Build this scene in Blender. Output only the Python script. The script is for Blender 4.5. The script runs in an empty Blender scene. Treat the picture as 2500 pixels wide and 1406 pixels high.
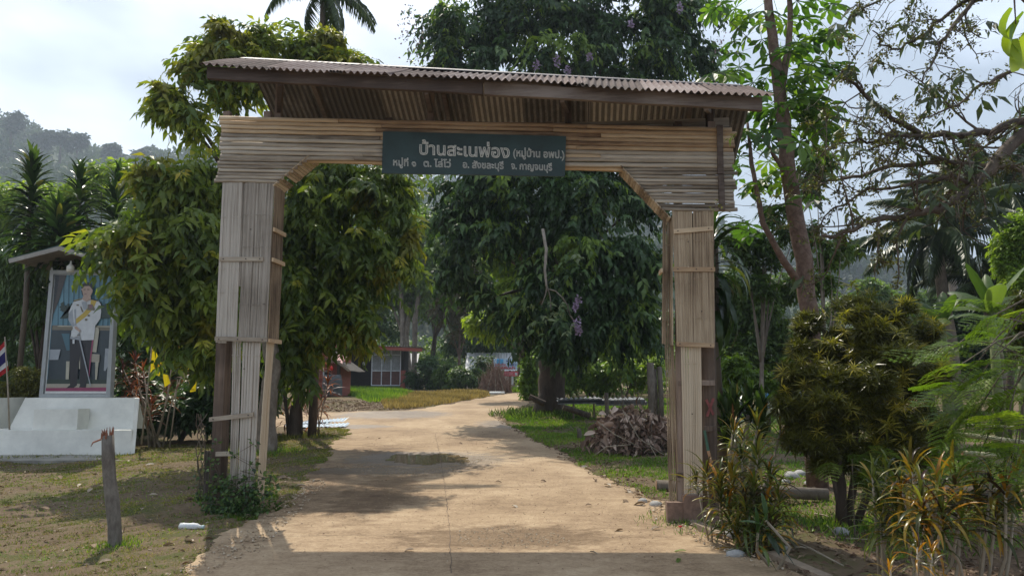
import bpy, math, random
import numpy as np
from mathutils import Vector, Matrix
R = math.radians
rng = np.random.default_rng(7); random.seed(7)
scene = bpy.context.scene
COL = scene.collection
# ------------------------------------------------ camera, sky, sun, exposure
CAM_H, FPX, PITCH = 1.6, 1800.0, R(7.34)
cd = bpy.data.cameras.new('camera'); cam = bpy.data.objects.new('camera', cd); COL.objects.link(cam)
cd.sensor_width = 36; cd.lens = 36*FPX/2500; cd.clip_end = 6000; cd.clip_start = .05
cam.location = (0, 0, CAM_H); cam.rotation_euler = (R(90)+PITCH, 0, 0); scene.camera = cam
SUN_EL, SUN_AZ = 56.0, -22.0       # azimuth clockwise from +Y
sd = bpy.data.lights.new('sun', 'SUN'); sun = bpy.data.objects.new('sun', sd); COL.objects.link(sun)
sd.energy = 3.4; sd.angle = R(.55); sd.color = (1.0, .93, .80)
sv = Vector((math.sin(R(SUN_AZ))*math.cos(R(SUN_EL)), math.cos(R(SUN_AZ))*math.cos(R(SUN_EL)), math.sin(R(SUN_EL))))
sun.rotation_euler = sv.to_track_quat('Z', 'Y').to_euler()
world = bpy.data.worlds.new('World'); scene.world = world; world.use_nodes = True
nt = world.node_tree; nt.nodes.clear(); N = nt.nodes.new; LK = nt.links.new
wo = N('ShaderNodeOutputWorld'); mx = N('ShaderNodeMixShader'); b1 = N('ShaderNodeBackground'); b2 = N('ShaderNodeBackground')
sky = N('ShaderNodeTexSky'); sky.sky_type = 'NISHITA'; sky.sun_disc = False; sky.sun_elevation = R(SUN_EL); sky.sun_rotation = R(SUN_AZ)
SKY_OFF = (.95, .2, .15)
sky.dust_density = 2.5; sky.air_density = 1.2
LK(sky.outputs[0], b1.inputs[0]); b1.inputs[1].default_value = .14
tc = N('ShaderNodeTexCoord'); mp = N('ShaderNodeMapping'); mp.inputs['Scale'].default_value = (1.5, 1.5, 3.2); mp.inputs['Location'].default_value = SKY_OFF
n1 = N('ShaderNodeTexNoise'); n1.inputs['Scale'].default_value = 1.7; n1.inputs['Detail'].default_value = 5; n1.inputs['Roughness'].default_value = .45
cr = N('ShaderNodeValToRGB'); e = cr.color_ramp.elements
e[0].position = .46; e[0].color = (.24, .28, .34, 1); e[1].position = .60; e[1].color = (.70, .77, .90, 1)
LK(tc.outputs['Generated'], mp.inputs[0]); LK(mp.outputs[0], n1.inputs[0]); LK(n1.outputs[0], cr.inputs[0]); LK(cr.outputs[0], b2.inputs[0])
b2.inputs[1].default_value = 1.0
mx.inputs[0].default_value = .78
LK(b1.outputs[0], mx.inputs[1]); LK(b2.outputs[0], mx.inputs[2]); LK(mx.outputs[0], wo.inputs[0])
vs = scene.view_settings; vs.view_transform = 'Standard'; vs.look = 'None'; vs.gamma = 1; vs.use_curve_mapping = False; vs.exposure = .78
scene.cycles.use_denoising = True; scene.cycles.max_bounces = 8; scene.cycles.transparent_max_bounces = 8
scene.cycles.sample_clamp_indirect = 6
# ------------------------------------------------ camera geometry helpers (used once to find where things stand)
cP, sP = math.cos(PITCH), math.sin(PITCH)
def ray(px, py):
    u, v = (px-1250)/FPX, (703-py)/FPX
    return Vector((u, cP - v*sP, sP + v*cP))
def at(px, py, Y):
    r = ray(px, py); return Vector((0, 0, CAM_H)) + r*(Y/r.y)
_py = [-50, 8, 20, 32, 60, 100, 400]; _pz = [0, 0, .24, .78, 1.34, 1.9, 2.2]
def prof(y): return np.interp(y, _py, _pz)
def gz(x, y):
    x = np.asarray(x, float); y = np.asarray(y, float)
    s = lambda a: a*a*(3-2*a)
    b = .03*np.sin(x*1.3+y*.7)+.02*np.sin(x*2.9-y*1.9+1)
    t = s(np.clip((x-(2.95+.02*y))/.8, 0, 1))*s(np.clip((16-y)/6, 0, 1))
    z = (prof(y-1.2)+prof(y)+prof(y+1.2))/3 - .16*t + b*np.clip(road_out(x, y), 0, 1)
    return z
def G(px, py):
    r = ray(px, py); t = 1.0
    while t < 400:
        p = Vector((0, 0, CAM_H)) + r*t
        if p.z <= float((prof(p.y-1.2)+prof(p.y)+prof(p.y+1.2))/3): return p
        t += .03 if t < 30 else .15
    return p
# road outline found from the photograph, on the ground
_L = [(430, 1406), (560, 1300), (690, 1235), (760, 1170), (810, 1090), (850, 1048), (800, 1040), (690, 1040)]
_Rr = [(690, 1010), (850, 1004), (1000, 1001), (1100, 986), (1195, 968), (1240, 960)]
_Rt = [(1380, 959), (1330, 968), (1275, 990), (1215, 1012), (1245, 1040), (1330, 1082), (1450, 1152), (1640, 1245), (1800, 1325), (1950, 1406)]
P2 = [(G(*p).x, G(*p).y) for p in _L]
P2 = [(-4.6, -8), (-3.6, 2)] + P2 + [(-16, 20.5), (-16, 27)] + [(G(*p).x, G(*p).y) for p in _Rr] + [(9, 60), (16, 60)] + [(G(*p).x, G(*p).y) for p in _Rt] + [(2.9, 2), (3.0, -8)]
ROAD = np.array(P2)
def poly_sd(x, y, P):            # signed distance: + outside
    x = np.asarray(x, float); y = np.asarray(y, float); d = np.full(x.shape, 1e9); ins = np.zeros(x.shape, bool)
    for i in range(len(P)):
        ax, ay = P[i]; bx, by = P[(i+1) % len(P)]
        ex, ey = bx-ax, by-ay; wx, wy = x-ax, y-ay
        t = np.clip((wx*ex+wy*ey)/(ex*ex+ey*ey+1e-9), 0, 1)
        d = np.minimum(d, np.hypot(wx-ex*t, wy-ey*t))
        c = ((ay > y) != (by > y)) & (x < (bx-ax)*(y-ay)/((by-ay) if abs(by-ay) > 1e-9 else 1e-9)+ax)
        ins ^= c
    return np.where(ins, -d, d)
def road_out(x, y): return poly_sd(x, y, ROAD)
# ------------------------------------------------ materials
def nmat(name):
    m = bpy.data.materials.new(name); m.use_nodes = True; t = m.node_tree
    return m, t, t.nodes['Principled BSDF'], t.nodes.new, t.links.new
def ramp(t, stops):
    r = t.nodes.new('ShaderNodeValToRGB'); el = r.color_ramp.elements
    while len(el) < len(stops): el.new(.5)
    for q, (p, c) in zip(el, stops): q.position = p; q.color = (*c, 1)
    return r
_simple = {}
def simple(c, rough=.7, metal=0, noise=.25, scale=6, bump=.15, name='paint', spec=.5):
    key = (tuple(c), rough, metal, noise, scale, bump, name)
    if key in _simple: return _simple[key]
    m, t, p, n, l = nmat(name)
    co = n('ShaderNodeTexCoord'); nz = n('ShaderNodeTexNoise'); nz.inputs['Scale'].default_value = scale; nz.inputs['Detail'].default_value = 8; nz.inputs['Roughness'].default_value = .65
    l(co.outputs['Object'], nz.inputs[0])
    r = ramp(t, [(.3, [v*(1-noise) for v in c]), (.7, [min(1, v*(1+noise)) for v in c])]); l(nz.outputs[0], r.inputs[0]); l(r.outputs[0], p.inputs['Base Color'])
    p.inputs['Roughness'].default_value = rough; p.inputs['Metallic'].default_value = metal; p.inputs['Specular IOR Level'].default_value = spec
    if bump:
        bp = n('ShaderNodeBump'); bp.inputs['Strength'].default_value = bump; bp.inputs['Distance'].default_value = .02; l(nz.outputs[0], bp.inputs['Height']); l(bp.outputs[0], p.inputs['Normal'])
    _simple[key] = m; return m
def leafmat(name, stops, trans=.45, rough=.42, objr=.35, tcol=(1.25, 1.35, .55), spec=.45):
    m, t, p, n, l = nmat(name)
    a = n('ShaderNodeAttribute'); a.attribute_name = 'tint'; oi = n('ShaderNodeObjectInfo')
    m1 = n('ShaderNodeMath'); m1.operation = 'MULTIPLY'; m1.inputs[1].default_value = 1-objr; l(a.outputs['Fac'], m1.inputs[0])
    m2 = n('ShaderNodeMath'); m2.operation = 'MULTIPLY_ADD'; m2.inputs[1].default_value = objr; l(oi.outputs['Random'], m2.inputs[0]); l(m1.outputs[0], m2.inputs[2])
    r = ramp(t, stops); l(m2.outputs[0], r.inputs[0]); l(r.outputs[0], p.inputs['Base Color'])
    p.inputs['Roughness'].default_value = rough; p.inputs['Specular IOR Level'].default_value = spec
    tr = n('ShaderNodeBsdfTranslucent'); mc = n('ShaderNodeVectorMath'); mc.operation = 'MULTIPLY'; mc.inputs[1].default_value = tcol; l(r.outputs[0], mc.inputs[0]); l(mc.outputs[0], tr.inputs[0])
    ms = n('ShaderNodeMixShader'); ms.inputs[0].default_value = trans; l(p.outputs[0], ms.inputs[1]); l(tr.outputs[0], ms.inputs[2])
    l(ms.outputs[0], t.nodes['Material Output'].inputs[0]); return m
def woodmat(name, stops, axis='Z', scale=9, stretch=.06, rough=.8, bump=.4, rings=0, objr=.4, blotch=.5):
    m, t, p, n, l = nmat(name)
    co = n('ShaderNodeTexCoord'); mp = n('ShaderNodeMapping'); sc = [1, 1, 1]; sc['XYZ'.index(axis)] = stretch; mp.inputs['Scale'].default_value = sc
    oi = n('ShaderNodeObjectInfo'); ad = n('ShaderNodeVectorMath'); ad.operation = 'MULTIPLY_ADD'; ad.inputs[1].default_value = (1, 1, 1)
    cx = n('ShaderNodeCombineXYZ'); mm = n('ShaderNodeMath'); mm.operation = 'MULTIPLY'; mm.inputs[1].default_value = 37; l(oi.outputs['Random'], mm.inputs[0])
    for k in range(3): l(mm.outputs[0], cx.inputs[k])
    l(co.outputs['Object'], mp.inputs[0]); l(mp.outputs[0], ad.inputs[0]); l(cx.outputs[0], ad.inputs[2])
    nz = n('ShaderNodeTexNoise'); nz.inputs['Scale'].default_value = scale*3; nz.inputs['Detail'].default_value = 9; nz.inputs['Roughness'].default_value = .7; l(ad.outputs[0], nz.inputs[0])
    n2 = n('ShaderNodeTexNoise'); n2.inputs['Scale'].default_value = 1.6; n2.inputs['Detail'].default_value = 5; l(co.outputs['Object'], n2.inputs[0])
    f = n('ShaderNodeMath'); f.operation = 'MULTIPLY_ADD'; f.inputs[1].default_value = blotch; l(n2.outputs[0], f.inputs[0]); 
    f1 = n('ShaderNodeMath'); f1.operation = 'MULTIPLY'; f1.inputs[1].default_value = 1-blotch; l(nz.outputs[0], f1.inputs[0]); l(f1.outputs[0], f.inputs[2])
    f2 = n('ShaderNodeMath'); f2.operation = 'MULTIPLY_ADD'; f2.inputs[1].default_value = objr; l(oi.outputs['Random'], f2.inputs[0]); 
    f3 = n('ShaderNodeMath'); f3.operation = 'SUBTRACT'; f3.inputs[1].default_value = objr/2; l(f.outputs[0], f3.inputs[0]); l(f3.outputs[0], f2.inputs[2])
    r = ramp(t, stops); l(f2.outputs[0], r.inputs[0]); l(r.outputs[0], p.inputs['Base Color']); p.inputs['Roughness'].default_value = rough; p.inputs['Specular IOR Level'].default_value = .3
    bp = n('ShaderNodeBump'); bp.inputs['Strength'].default_value = bump; bp.inputs['Distance'].default_value = .01; l(nz.outputs[0], bp.inputs['Height']); l(bp.outputs[0], p.inputs['Normal'])
    return m
BAMB_TAN = [(.22, (.17, .105, .06)), (.40, (.40, .275, .165)), (.55, (.52, .385, .24)), (.75, (.62, .49, .33))]
BAMB_GRY = [(.22, (.12, .095, .07)), (.40, (.28, .235, .18)), (.55, (.40, .345, .27)), (.75, (.54, .48, .39))]
M = dict(
 bam_h=woodmat('tan_bamboo', BAMB_TAN, 'X'), bam_hg=woodmat('weathered_bamboo', BAMB_GRY, 'X'),
 bam_v=woodmat('tan_bamboo_board', [(.28, (.07, .045, .028)), (.40, (.27, .20, .13)), (.52, (.43, .335, .225)), (.68, (.56, .46, .33))], 'Z', 16, .02, bump=1, blotch=.3),
 bam_vg=woodmat('grey_bamboo_board', [(.30, (.045, .036, .028)), (.41, (.17, .145, .115)), (.52, (.30, .265, .22)), (.66, (.46, .42, .36))], 'Z', 16, .02, bump=1, blotch=.3),
 wood=woodmat('old_timber', [(.28, (.045, .032, .024)), (.48, (.16, .115, .085)), (.72, (.34, .265, .21))], 'Z', 8, .05, bump=.7),
 woodh=woodmat('old_beam_timber', [(.28, (.03, .02, .017)), (.5, (.088, .064, .052)), (.72, (.22, .18, .15))], 'X', 8, .08, bump=.7),
 bark=woodmat('bark', [(.3, (.022, .016, .011)), (.52, (.075, .055, .04)), (.75, (.19, .15, .11))], 'Z', 5, .25, bump=1, objr=.15),
 bark_pale=woodmat('pale_bark', [(.3, (.07, .055, .04)), (.52, (.19, .155, .12)), (.75, (.40, .36, .30))], 'Z', 3.5, .5, bump=.8, objr=.15),
 bark_red=woodmat('red_brown_bark', [(.3, (.06, .035, .025)), (.52, (.15, .095, .07)), (.70, (.22, .16, .12)), (.74, (.42, .38, .33))], 'Z', 4, .9, bump=.7, objr=.1, blotch=.2),
 stem=simple((.10, .075, .05), name='stem'), stem_pale=simple((.30, .25, .18), name='pale_stem'),
 white=simple((.72, .72, .68), .8, noise=.10, scale=3, name='white_paint'), cream=simple((.76, .75, .68), .85, noise=.14, scale=2.2, name='stained_whitewash'),
)
def G_(n, a, b, c): return leafmat(n, [(.1, a), (.5, b), (.9, c)])
LM = dict(
 ylang=leafmat('ylang_leaf', [(.1, (0.01867, 0.03504, 0.007508)), (.45, (0.09425, 0.1456, 0.02457)), (.72, (0.2262, 0.273, 0.03003)), (.90, (0.4524, 0.4004, 0.04095)), (.97, (0.6, 0.3413, 0.05119))]),
 dark=leafmat('dark_leaf', [(.1, (0.0125, 0.0275, 0.01)), (.5, (0.0625, 0.1225, 0.0375)), (.9, (0.1688, 0.25, 0.075))], .36),
 mid=leafmat('mid_leaf', [(.1, (0.02393, 0.04435, 0.009702)), (.5, (0.0957, 0.1596, 0.0315)), (.9, (0.261, 0.357, 0.063))]),
 bright=leafmat('bright_leaf', [(.1, (0.03988, 0.0693, 0.008663)), (.5, (0.145, 0.238, 0.02625)), (.9, (0.3625, 0.4375, 0.0525))], .5),
 olive=leafmat('olive_leaf', [(.1, (0.0335, 0.03665, 0.008085)), (.5, (0.1583, 0.1607, 0.02646)), (.9, (0.4822, 0.4043, 0.0588))], .4, .32),
 papaya=leafmat('palmate_leaf', [(.1, (0.0319, 0.07, 0.0168)), (.6, (0.07975, 0.168, 0.0231)), (.9, (0.174, 0.266, 0.0315))], .55, .4, .8),
 drac=leafmat('dracaena_leaf', [(.1, (0.01053, 0.02372, 0.007623)), (.6, (0.04785, 0.0924, 0.02541)), (.85, (0.0957, 0.154, 0.03465)), (.97, (0.3987, 0.2695, 0.05775))], .3, .27, .8),
 croton=leafmat('croton_leaf', [(.05, (.05, .02, .018)), (.3, (.06, .09, .02)), (.55, (.17, .16, .025)), (.78, (.34, .20, .02)), (.95, (.40, .15, .02))], .45, .3, .85, (1.2, 1.1, .5)),
 croton2=leafmat('olive_croton_leaf', [(.05, (.04, .04, .016)), (.35, (.08, .12, .025)), (.7, (.20, .21, .04)), (.93, (.38, .24, .04))], .4, .3, .85),
 ti=leafmat('ti_leaf', [(.1, (.06, .02, .02)), (.5, (.15, .05, .03)), (.9, (.38, .14, .03))], .4, .4, .5, (1.2, .9, .5)),
 palm=leafmat('palm_leaf', [(.1, (0.01436, 0.02464, 0.008085)), (.6, (0.06525, 0.1008, 0.0294)), (.95, (0.2175, 0.2275, 0.05906))], .35, .35),
 banana=leafmat('banana_leaf', [(.1, (.05, .09, .02)), (.6, (.09, .15, .03)), (.95, (.16, .21, .05))], .5, .4, .7),
 dry=leafmat('dry_leaf', [(.1, (.13, .08, .06)), (.5, (.36, .25, .19)), (.9, (.60, .47, .38))], .15, .7, .7, (1, .9, .7), .2),
 litter=leafmat('fallen_leaf', [(.1, (.10, .06, .04)), (.5, (.24, .17, .11)), (.9, (.52, .45, .36))], .1, .8, .5, (1, .9, .7), .2),
 grass=leafmat('grass_blade', [(.1, (0.06525, 0.084, 0.0168)), (.5, (0.145, 0.175, 0.02625)), (.9, (0.3045, 0.28, 0.05775))], .4, .5, 0),
 grassg=leafmat('green_grass_blade', [(.1, (0.058, 0.119, 0.01575)), (.5, (0.1305, 0.238, 0.02625)), (.9, (0.261, 0.35, 0.042))], .45, .5, 0),
 grassy=leafmat('dry_grass_blade', [(.1, (.16, .13, .05)), (.5, (.32, .25, .09)), (.9, (.46, .37, .16))], .4, .6, 0, (1.1, 1, .6)),
 hill=leafmat('far_foliage', [(.1, (.012, .026, .014)), (.5, (.032, .058, .026)), (.9, (.075, .11, .04))], .2, .7),
 flower=simple((.36, .27, .38), .6, noise=.2, bump=0, name='purple_petals'),
)
# ------------------------------------------------ mesh tools
def npmesh(name, V, F, tint=None, smooth=False):
    V = np.asarray(V, np.float32); F = np.asarray(F, np.int32); me = bpy.data.meshes.new(name)
    k = F.shape[1]; me.vertices.add(len(V)); me.vertices.foreach_set('co', V.ravel())
    me.loops.add(F.size); me.loops.foreach_set('vertex_index', F.ravel()); me.polygons.add(len(F))
    me.polygons.foreach_set('loop_start', np.arange(0, F.size, k, dtype=np.int32)); me.polygons.foreach_set('loop_total', np.full(len(F), k, np.int32))
    if tint is not None:
        a = me.attributes.new('tint', 'FLOAT', 'POINT'); a.data.foreach_set('value', np.asarray(tint, np.float32))
    me.update(calc_edges=True); me.polygons.foreach_set('use_smooth', np.full(len(F), smooth)); return me
class MB:
    def __init__(s): s.v = []; s.f = []; s.mi = []
    def add(s, vs, fs, mi=0):
        b = len(s.v); s.v += [tuple(p) for p in vs]; s.f += [tuple(i+b for i in q) for q in fs]; s.mi += [mi]*len(fs); return s
    def box(s, a, b, mi=0):
        x0, y0, z0 = a; x1, y1, z1 = b
        return s.add([(x0,y0,z0),(x1,y0,z0),(x1,y1,z0),(x0,y1,z0),(x0,y0,z1),(x1,y0,z1),(x1,y1,z1),(x0,y1,z1)], [(0,3,2,1),(4,5,6,7),(0,1,5,4),(1,2,6,5),(2,3,7,6),(3,0,4,7)], mi)
    def hexa(s, p, mi=0):         # 8 points: bottom 4 / top 4
        return s.add(p, [(0,3,2,1),(4,5,6,7),(0,1,5,4),(1,2,6,5),(2,3,7,6),(3,0,4,7)], mi)
    def bar(s, a, b, w, h, mi=0, up=(0, 0, 1)):
        a = Vector(a); b = Vector(b); d = (b-a).normalized(); u = Vector(up)
        if abs(d.dot(u)) > .95: u = Vector((0, 1, 0))
        r = d.cross(u).normalized()*w/2; q = r.cross(d).normalized()*h/2
        return s.hexa([a-r-q, a+r-q, b+r-q, b-r-q, a-r+q, a+r+q, b+r+q, b-r+q], mi)
    def tube(s, pts, rad, n=8, mi=0, cap=True, wob=0):
        pts = [Vector(p) for p in pts]; k = len(pts); rad = list(rad) if hasattr(rad, '__len__') else [rad]*k; vs = []; pr = None
        for i, p in enumerate(pts):
            d = (pts[min(i+1, k-1)]-pts[max(i-1, 0)]).normalized()
            if pr is None: pr = d.orthogonal().normalized()
            pr = (pr - d*pr.dot(d)).normalized(); q = d.cross(pr)
            for j in range(n):
                a = 2*math.pi*j/n; rr = rad[i]*(1+(random.uniform(-wob, wob) if wob else 0)); vs.append(p+pr*(math.cos(a)*rr)+q*(math.sin(a)*rr))
        fs = [(i*n+j, i*n+(j+1) % n, (i+1)*n+(j+1) % n, (i+1)*n+j) for i in range(k-1) for j in range(n)]
        if cap: fs += [tuple(range(n))[::-1], tuple((k-1)*n+j for j in range(n))]
        return s.add(vs, fs, mi)
    def mesh(s, name='mesh', off=(0, 0, 0), smooth=False):
        me = bpy.data.meshes.new(name); o = Vector(off); me.from_pydata([tuple(Vector(p)-o) for p in s.v], [], s.f)
        me.polygons.foreach_set('material_index', s.mi); me.update()
        if smooth: me.polygons.foreach_set('use_smooth', [True]*len(me.polygons))
        return me
    def build(s, name, mats, parent=None, smooth=False):
        off = parent_off(parent); return obj(name, s.mesh(name, off, smooth), mats, parent)
def parent_off(p):
    o = Vector((0, 0, 0))
    while p is not None: o += p.location; p = p.parent
    return o
def obj(name, me, mats=None, parent=None, loc=None, rot=None, scale=None):
    o = bpy.data.objects.new(name, me); COL.objects.link(o)
    if mats is not None and not me.materials:
        for m in (mats if isinstance(mats, (list, tuple)) else [mats]): me.materials.append(m)
    if parent: o.parent = parent
    if loc is not None: o.location = Vector(loc) - parent_off(parent)
    if rot is not None:
        if len(rot) == 4: o.rotation_mode = 'QUATERNION'; o.rotation_quaternion = rot
        else: o.rotation_euler = rot
    if scale is not None: o.scale = (scale,)*3 if not hasattr(scale, '__len__') else scale
    return o
def tag(o, label=None, cat=None, group=None, kind=None):
    if label: o['label'] = label
    if cat: o['category'] = cat
    if group: o['group'] = group
    if kind: o['kind'] = kind
    return o
def holder(name, parent, loc=None):
    o = bpy.data.objects.new(name, None); COL.objects.link(o); o.parent = parent; o.empty_display_size = .2; return o
def thing(name, label, cat, loc=(0, 0, 0), group=None):
    o = bpy.data.objects.new(name, None); COL.objects.link(o); o.location = loc; o.empty_display_size = .2
    return tag(o, label, cat, group)
def npart(name, V, F, tint, mat, parent, smooth=False):
    V = np.asarray(V) - np.array(parent_off(parent)); return obj(name, npmesh(name, V, F, tint, smooth), mat, parent)
def nrm(a): return a/(np.linalg.norm(a, axis=-1, keepdims=True)+1e-9)
def leaves(P, D, Nn, L, W, tint, fold=.12, curl=.15, lo=.42):
    n = len(P); D = nrm(D); S = nrm(np.cross(D, Nn)); U = np.cross(S, D); L = np.broadcast_to(L, (n,))[:, None]; W = np.broadcast_to(W, (n,))[:, None]
    V = np.empty((n, 5, 3)); V[:, 0] = P
    V[:, 1] = P+D*lo*L+S*W/2+U*fold*W; V[:, 2] = P+D*.5*L; V[:, 3] = P+D*lo*L-S*W/2+U*fold*W; V[:, 4] = P+D*L-U*curl*L
    b = (np.arange(n)*5)[:, None, None]; F = np.array([[0, 1, 2], [0, 2, 3], [1, 4, 2], [2, 4, 3]])[None]+b
    return V.reshape(-1, 3), F.reshape(-1, 3), np.repeat(tint, 5)
def leaves2(P, D, Nn, L, W, tint):
    n = len(P); D = nrm(D); S = nrm(np.cross(D, Nn)); L = np.broadcast_to(L, (n,))[:, None]; W = np.broadcast_to(W, (n,))[:, None]
    V = np.stack([P, P+D*.5*L+S*W/2, P+D*L, P+D*.45*L-S*W/2], 1); b = (np.arange(n)*4)[:, None, None]; F = np.array([[0, 1, 2], [0, 2, 3]])[None]+b
    return V.reshape(-1, 3), F.reshape(-1, 3), np.repeat(tint, 4)
def cat(parts):
    V, F, T = [], [], []; b = 0
    for v, f, t in parts: V.append(v); F.append(f+b); T.append(t); b += len(v)
    return np.concatenate(V), np.concatenate(F), np.concatenate(T)
def sprays(P, A, m, L, W, droop, spread, sl, tintb=None, seed=0):
    """twigs with m leaves each: P starts, A axes, sl twig length"""
    r = np.random.default_rng(seed); n = len(P); A = nrm(A); up = np.array([0, 0, 1.]); S = nrm(np.cross(A, up)+1e-3)
    tb = r.random(n) if tintb is None else tintb
    out = []; k = np.arange(m)
    t = (.15+.85*k/(m-1 if m > 1 else 1))[None, :, None]; side = np.where(k % 2 == 0, 1, -1)[None, :, None]
    sag = np.zeros((n, m, 3)); sag[..., 2] = -(t[..., 0]**2)*droop*sl*.6
    sl_ = (np.broadcast_to(sl, (n,))*r.uniform(.7, 1.2, n))[:, None, None]
    PP = P[:, None]+A[:, None]*t*sl_+sag
    DD = A[:, None]*r.uniform(.3, .8, (n, m, 1))+S[:, None]*side*spread*r.uniform(.6, 1.2, (n, m, 1)); DD[..., 2] -= droop*r.uniform(.5, 1.3, (n, m)); DD += r.normal(0, .15, (n, m, 3))
    NN = np.zeros((n, m, 3)); NN[..., 2] = 1; NN += r.normal(0, .45, (n, m, 3))
    LL = L*r.uniform(.5, 1.25, (n*m)); tt = np.clip(tb[:, None]*.65+r.random((n, m))*.35, 0, 1).ravel()
    v, f, tt = leaves(PP.reshape(-1, 3), DD.reshape(-1, 3), NN.reshape(-1, 3), LL, LL*W/L, tt, curl=.12+.2*droop)
    # twig stems as thin ribbons
    q = np.stack([P, P+S*.006*3, P+A*sl_[:, 0]*.95+sag[:, -1]], 1).reshape(-1, 3); fq = (np.arange(n)*3)[:, None]+np.array([[0, 1, 2]])
    return cat([(v, f, tt), (q, fq, np.repeat(tb*.3, 3))])
def clump_pts(cl, n, r, shell=.5):
    w = np.array([c[3]*c[5] for c in cl]); idx = r.choice(len(cl), n, p=w/w.sum()); C = np.array(cl)[idx]
    o = nrm(r.normal(size=(n, 3))); rr = (shell+(1-shell)*r.random((n, 1)))**.8
    return C[:, :3]+o*rr*C[:, 3:6], o, idx
def C(px, py, d, rpx, rpy=None, rd=None):
    p = at(px, py, d); rx = rpx*d/FPX; rz = (rpy or rpx)*d/FPX; return (p.x, p.y, p.z, rx, rd or rx, rz)
def crown(parent, cl, n, m, L, W, mat, droop=.5, spread=.7, sl=None, seed=0, name='crown', yellow=0, shell=.5):
    r = np.random.default_rng(seed+11); sub = []
    for c in cl:
        for _ in range(5):
            q = nrm(r.normal(size=3))*r.uniform(.35, .85); k = r.uniform(.30, .60); sub.append((c[0]+q[0]*c[3], c[1]+q[1]*c[4], c[2]+q[2]*c[5], c[3]*k, c[4]*k, c[5]*k))
    cl = sub; P, o, idx = clump_pts(cl, n, r, shell); sl = sl or L*2
    A = o+r.normal(0, .35, (n, 3)); A[:, 2] -= droop*.4
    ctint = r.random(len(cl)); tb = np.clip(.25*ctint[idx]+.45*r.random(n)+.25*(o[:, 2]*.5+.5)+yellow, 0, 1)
    v, f, t = sprays(P-nrm(A)*sl*.5, A, m, L, W, droop, spread, sl, tb, seed); return npart(name, v, f, t, mat, parent)
def limbs(parent, start, cl, r0, mat, k=1, seed=0, name='branch', n=6):
    rd = random.Random(seed)
    for c in cl[::k]:
        e = Vector(c[:3]); s = Vector(start); mid = s.lerp(e, .5)+Vector((rd.uniform(-.2, .2), rd.uniform(-.2, .2), rd.uniform(.0, .35)))*(e-s).length*.4
        b = MB(); pts = [s.lerp(mid, t).lerp(mid.lerp(e, t), t) for t in (0, .2, .4, .6, .8, 1)]; b.tube(pts, [r0*(1-.82*t) for t in (0, .2, .4, .6, .8, 1)], n, wob=.08)
        b.build(name, mat, parent, smooth=True)
def trunk(parent, pts, rad, mat, n=12, name='trunk', wob=.1):
    k = []; rr = []
    for i in range(len(pts)-1):
        for t in (0, .34, .67): k.append(Vector(pts[i]).lerp(Vector(pts[i+1]), t)+Vector((random.gauss(0, 1), random.gauss(0, 1), 0))*rad[i]*.06); rr.append(rad[i]*(1-t)+rad[i+1]*t)
    k.append(Vector(pts[-1])); rr.append(rad[-1]); MB().tube(k, rr, n, wob=wob).build(name, mat, parent, smooth=True)
def spray_templates(name, m, L, W, droop, spread, sl, mat, k=4, seed=5):
    out = []
    for i in range(k):
        v, f, t = sprays(np.zeros((1, 3)), np.array([[1., 0, .15]]), m, L, W, droop, spread, sl, np.array([.3+.15*i]), seed+i)
        me = npmesh(name, v, f, t); me.materials.append(mat); out.append(me)
    return out
def twigs(parent, cl, n, tmpl, seed=0, name='leafy_twig', front=True):
    """single twigs one can pick out on the near side of the crown, meshes shared"""
    r = np.random.default_rng(seed+3); P, o, _ = clump_pts(cl, n*3, r, .92); off = parent_off(parent); k = 0
    for p, q in zip(P, o):
        if front and q[1] > .35: continue
        az = math.atan2(q[1], q[0])+r.normal(0, .4); el = math.asin(max(-1, min(1, q[2])))*.5-.25
        obj(name, tmpl[k % len(tmpl)], None, parent, loc=p, rot=(r.normal(0, .3), -el, az), scale=float(r.uniform(.8, 1.25))); k += 1
        if k >= n: break
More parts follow.
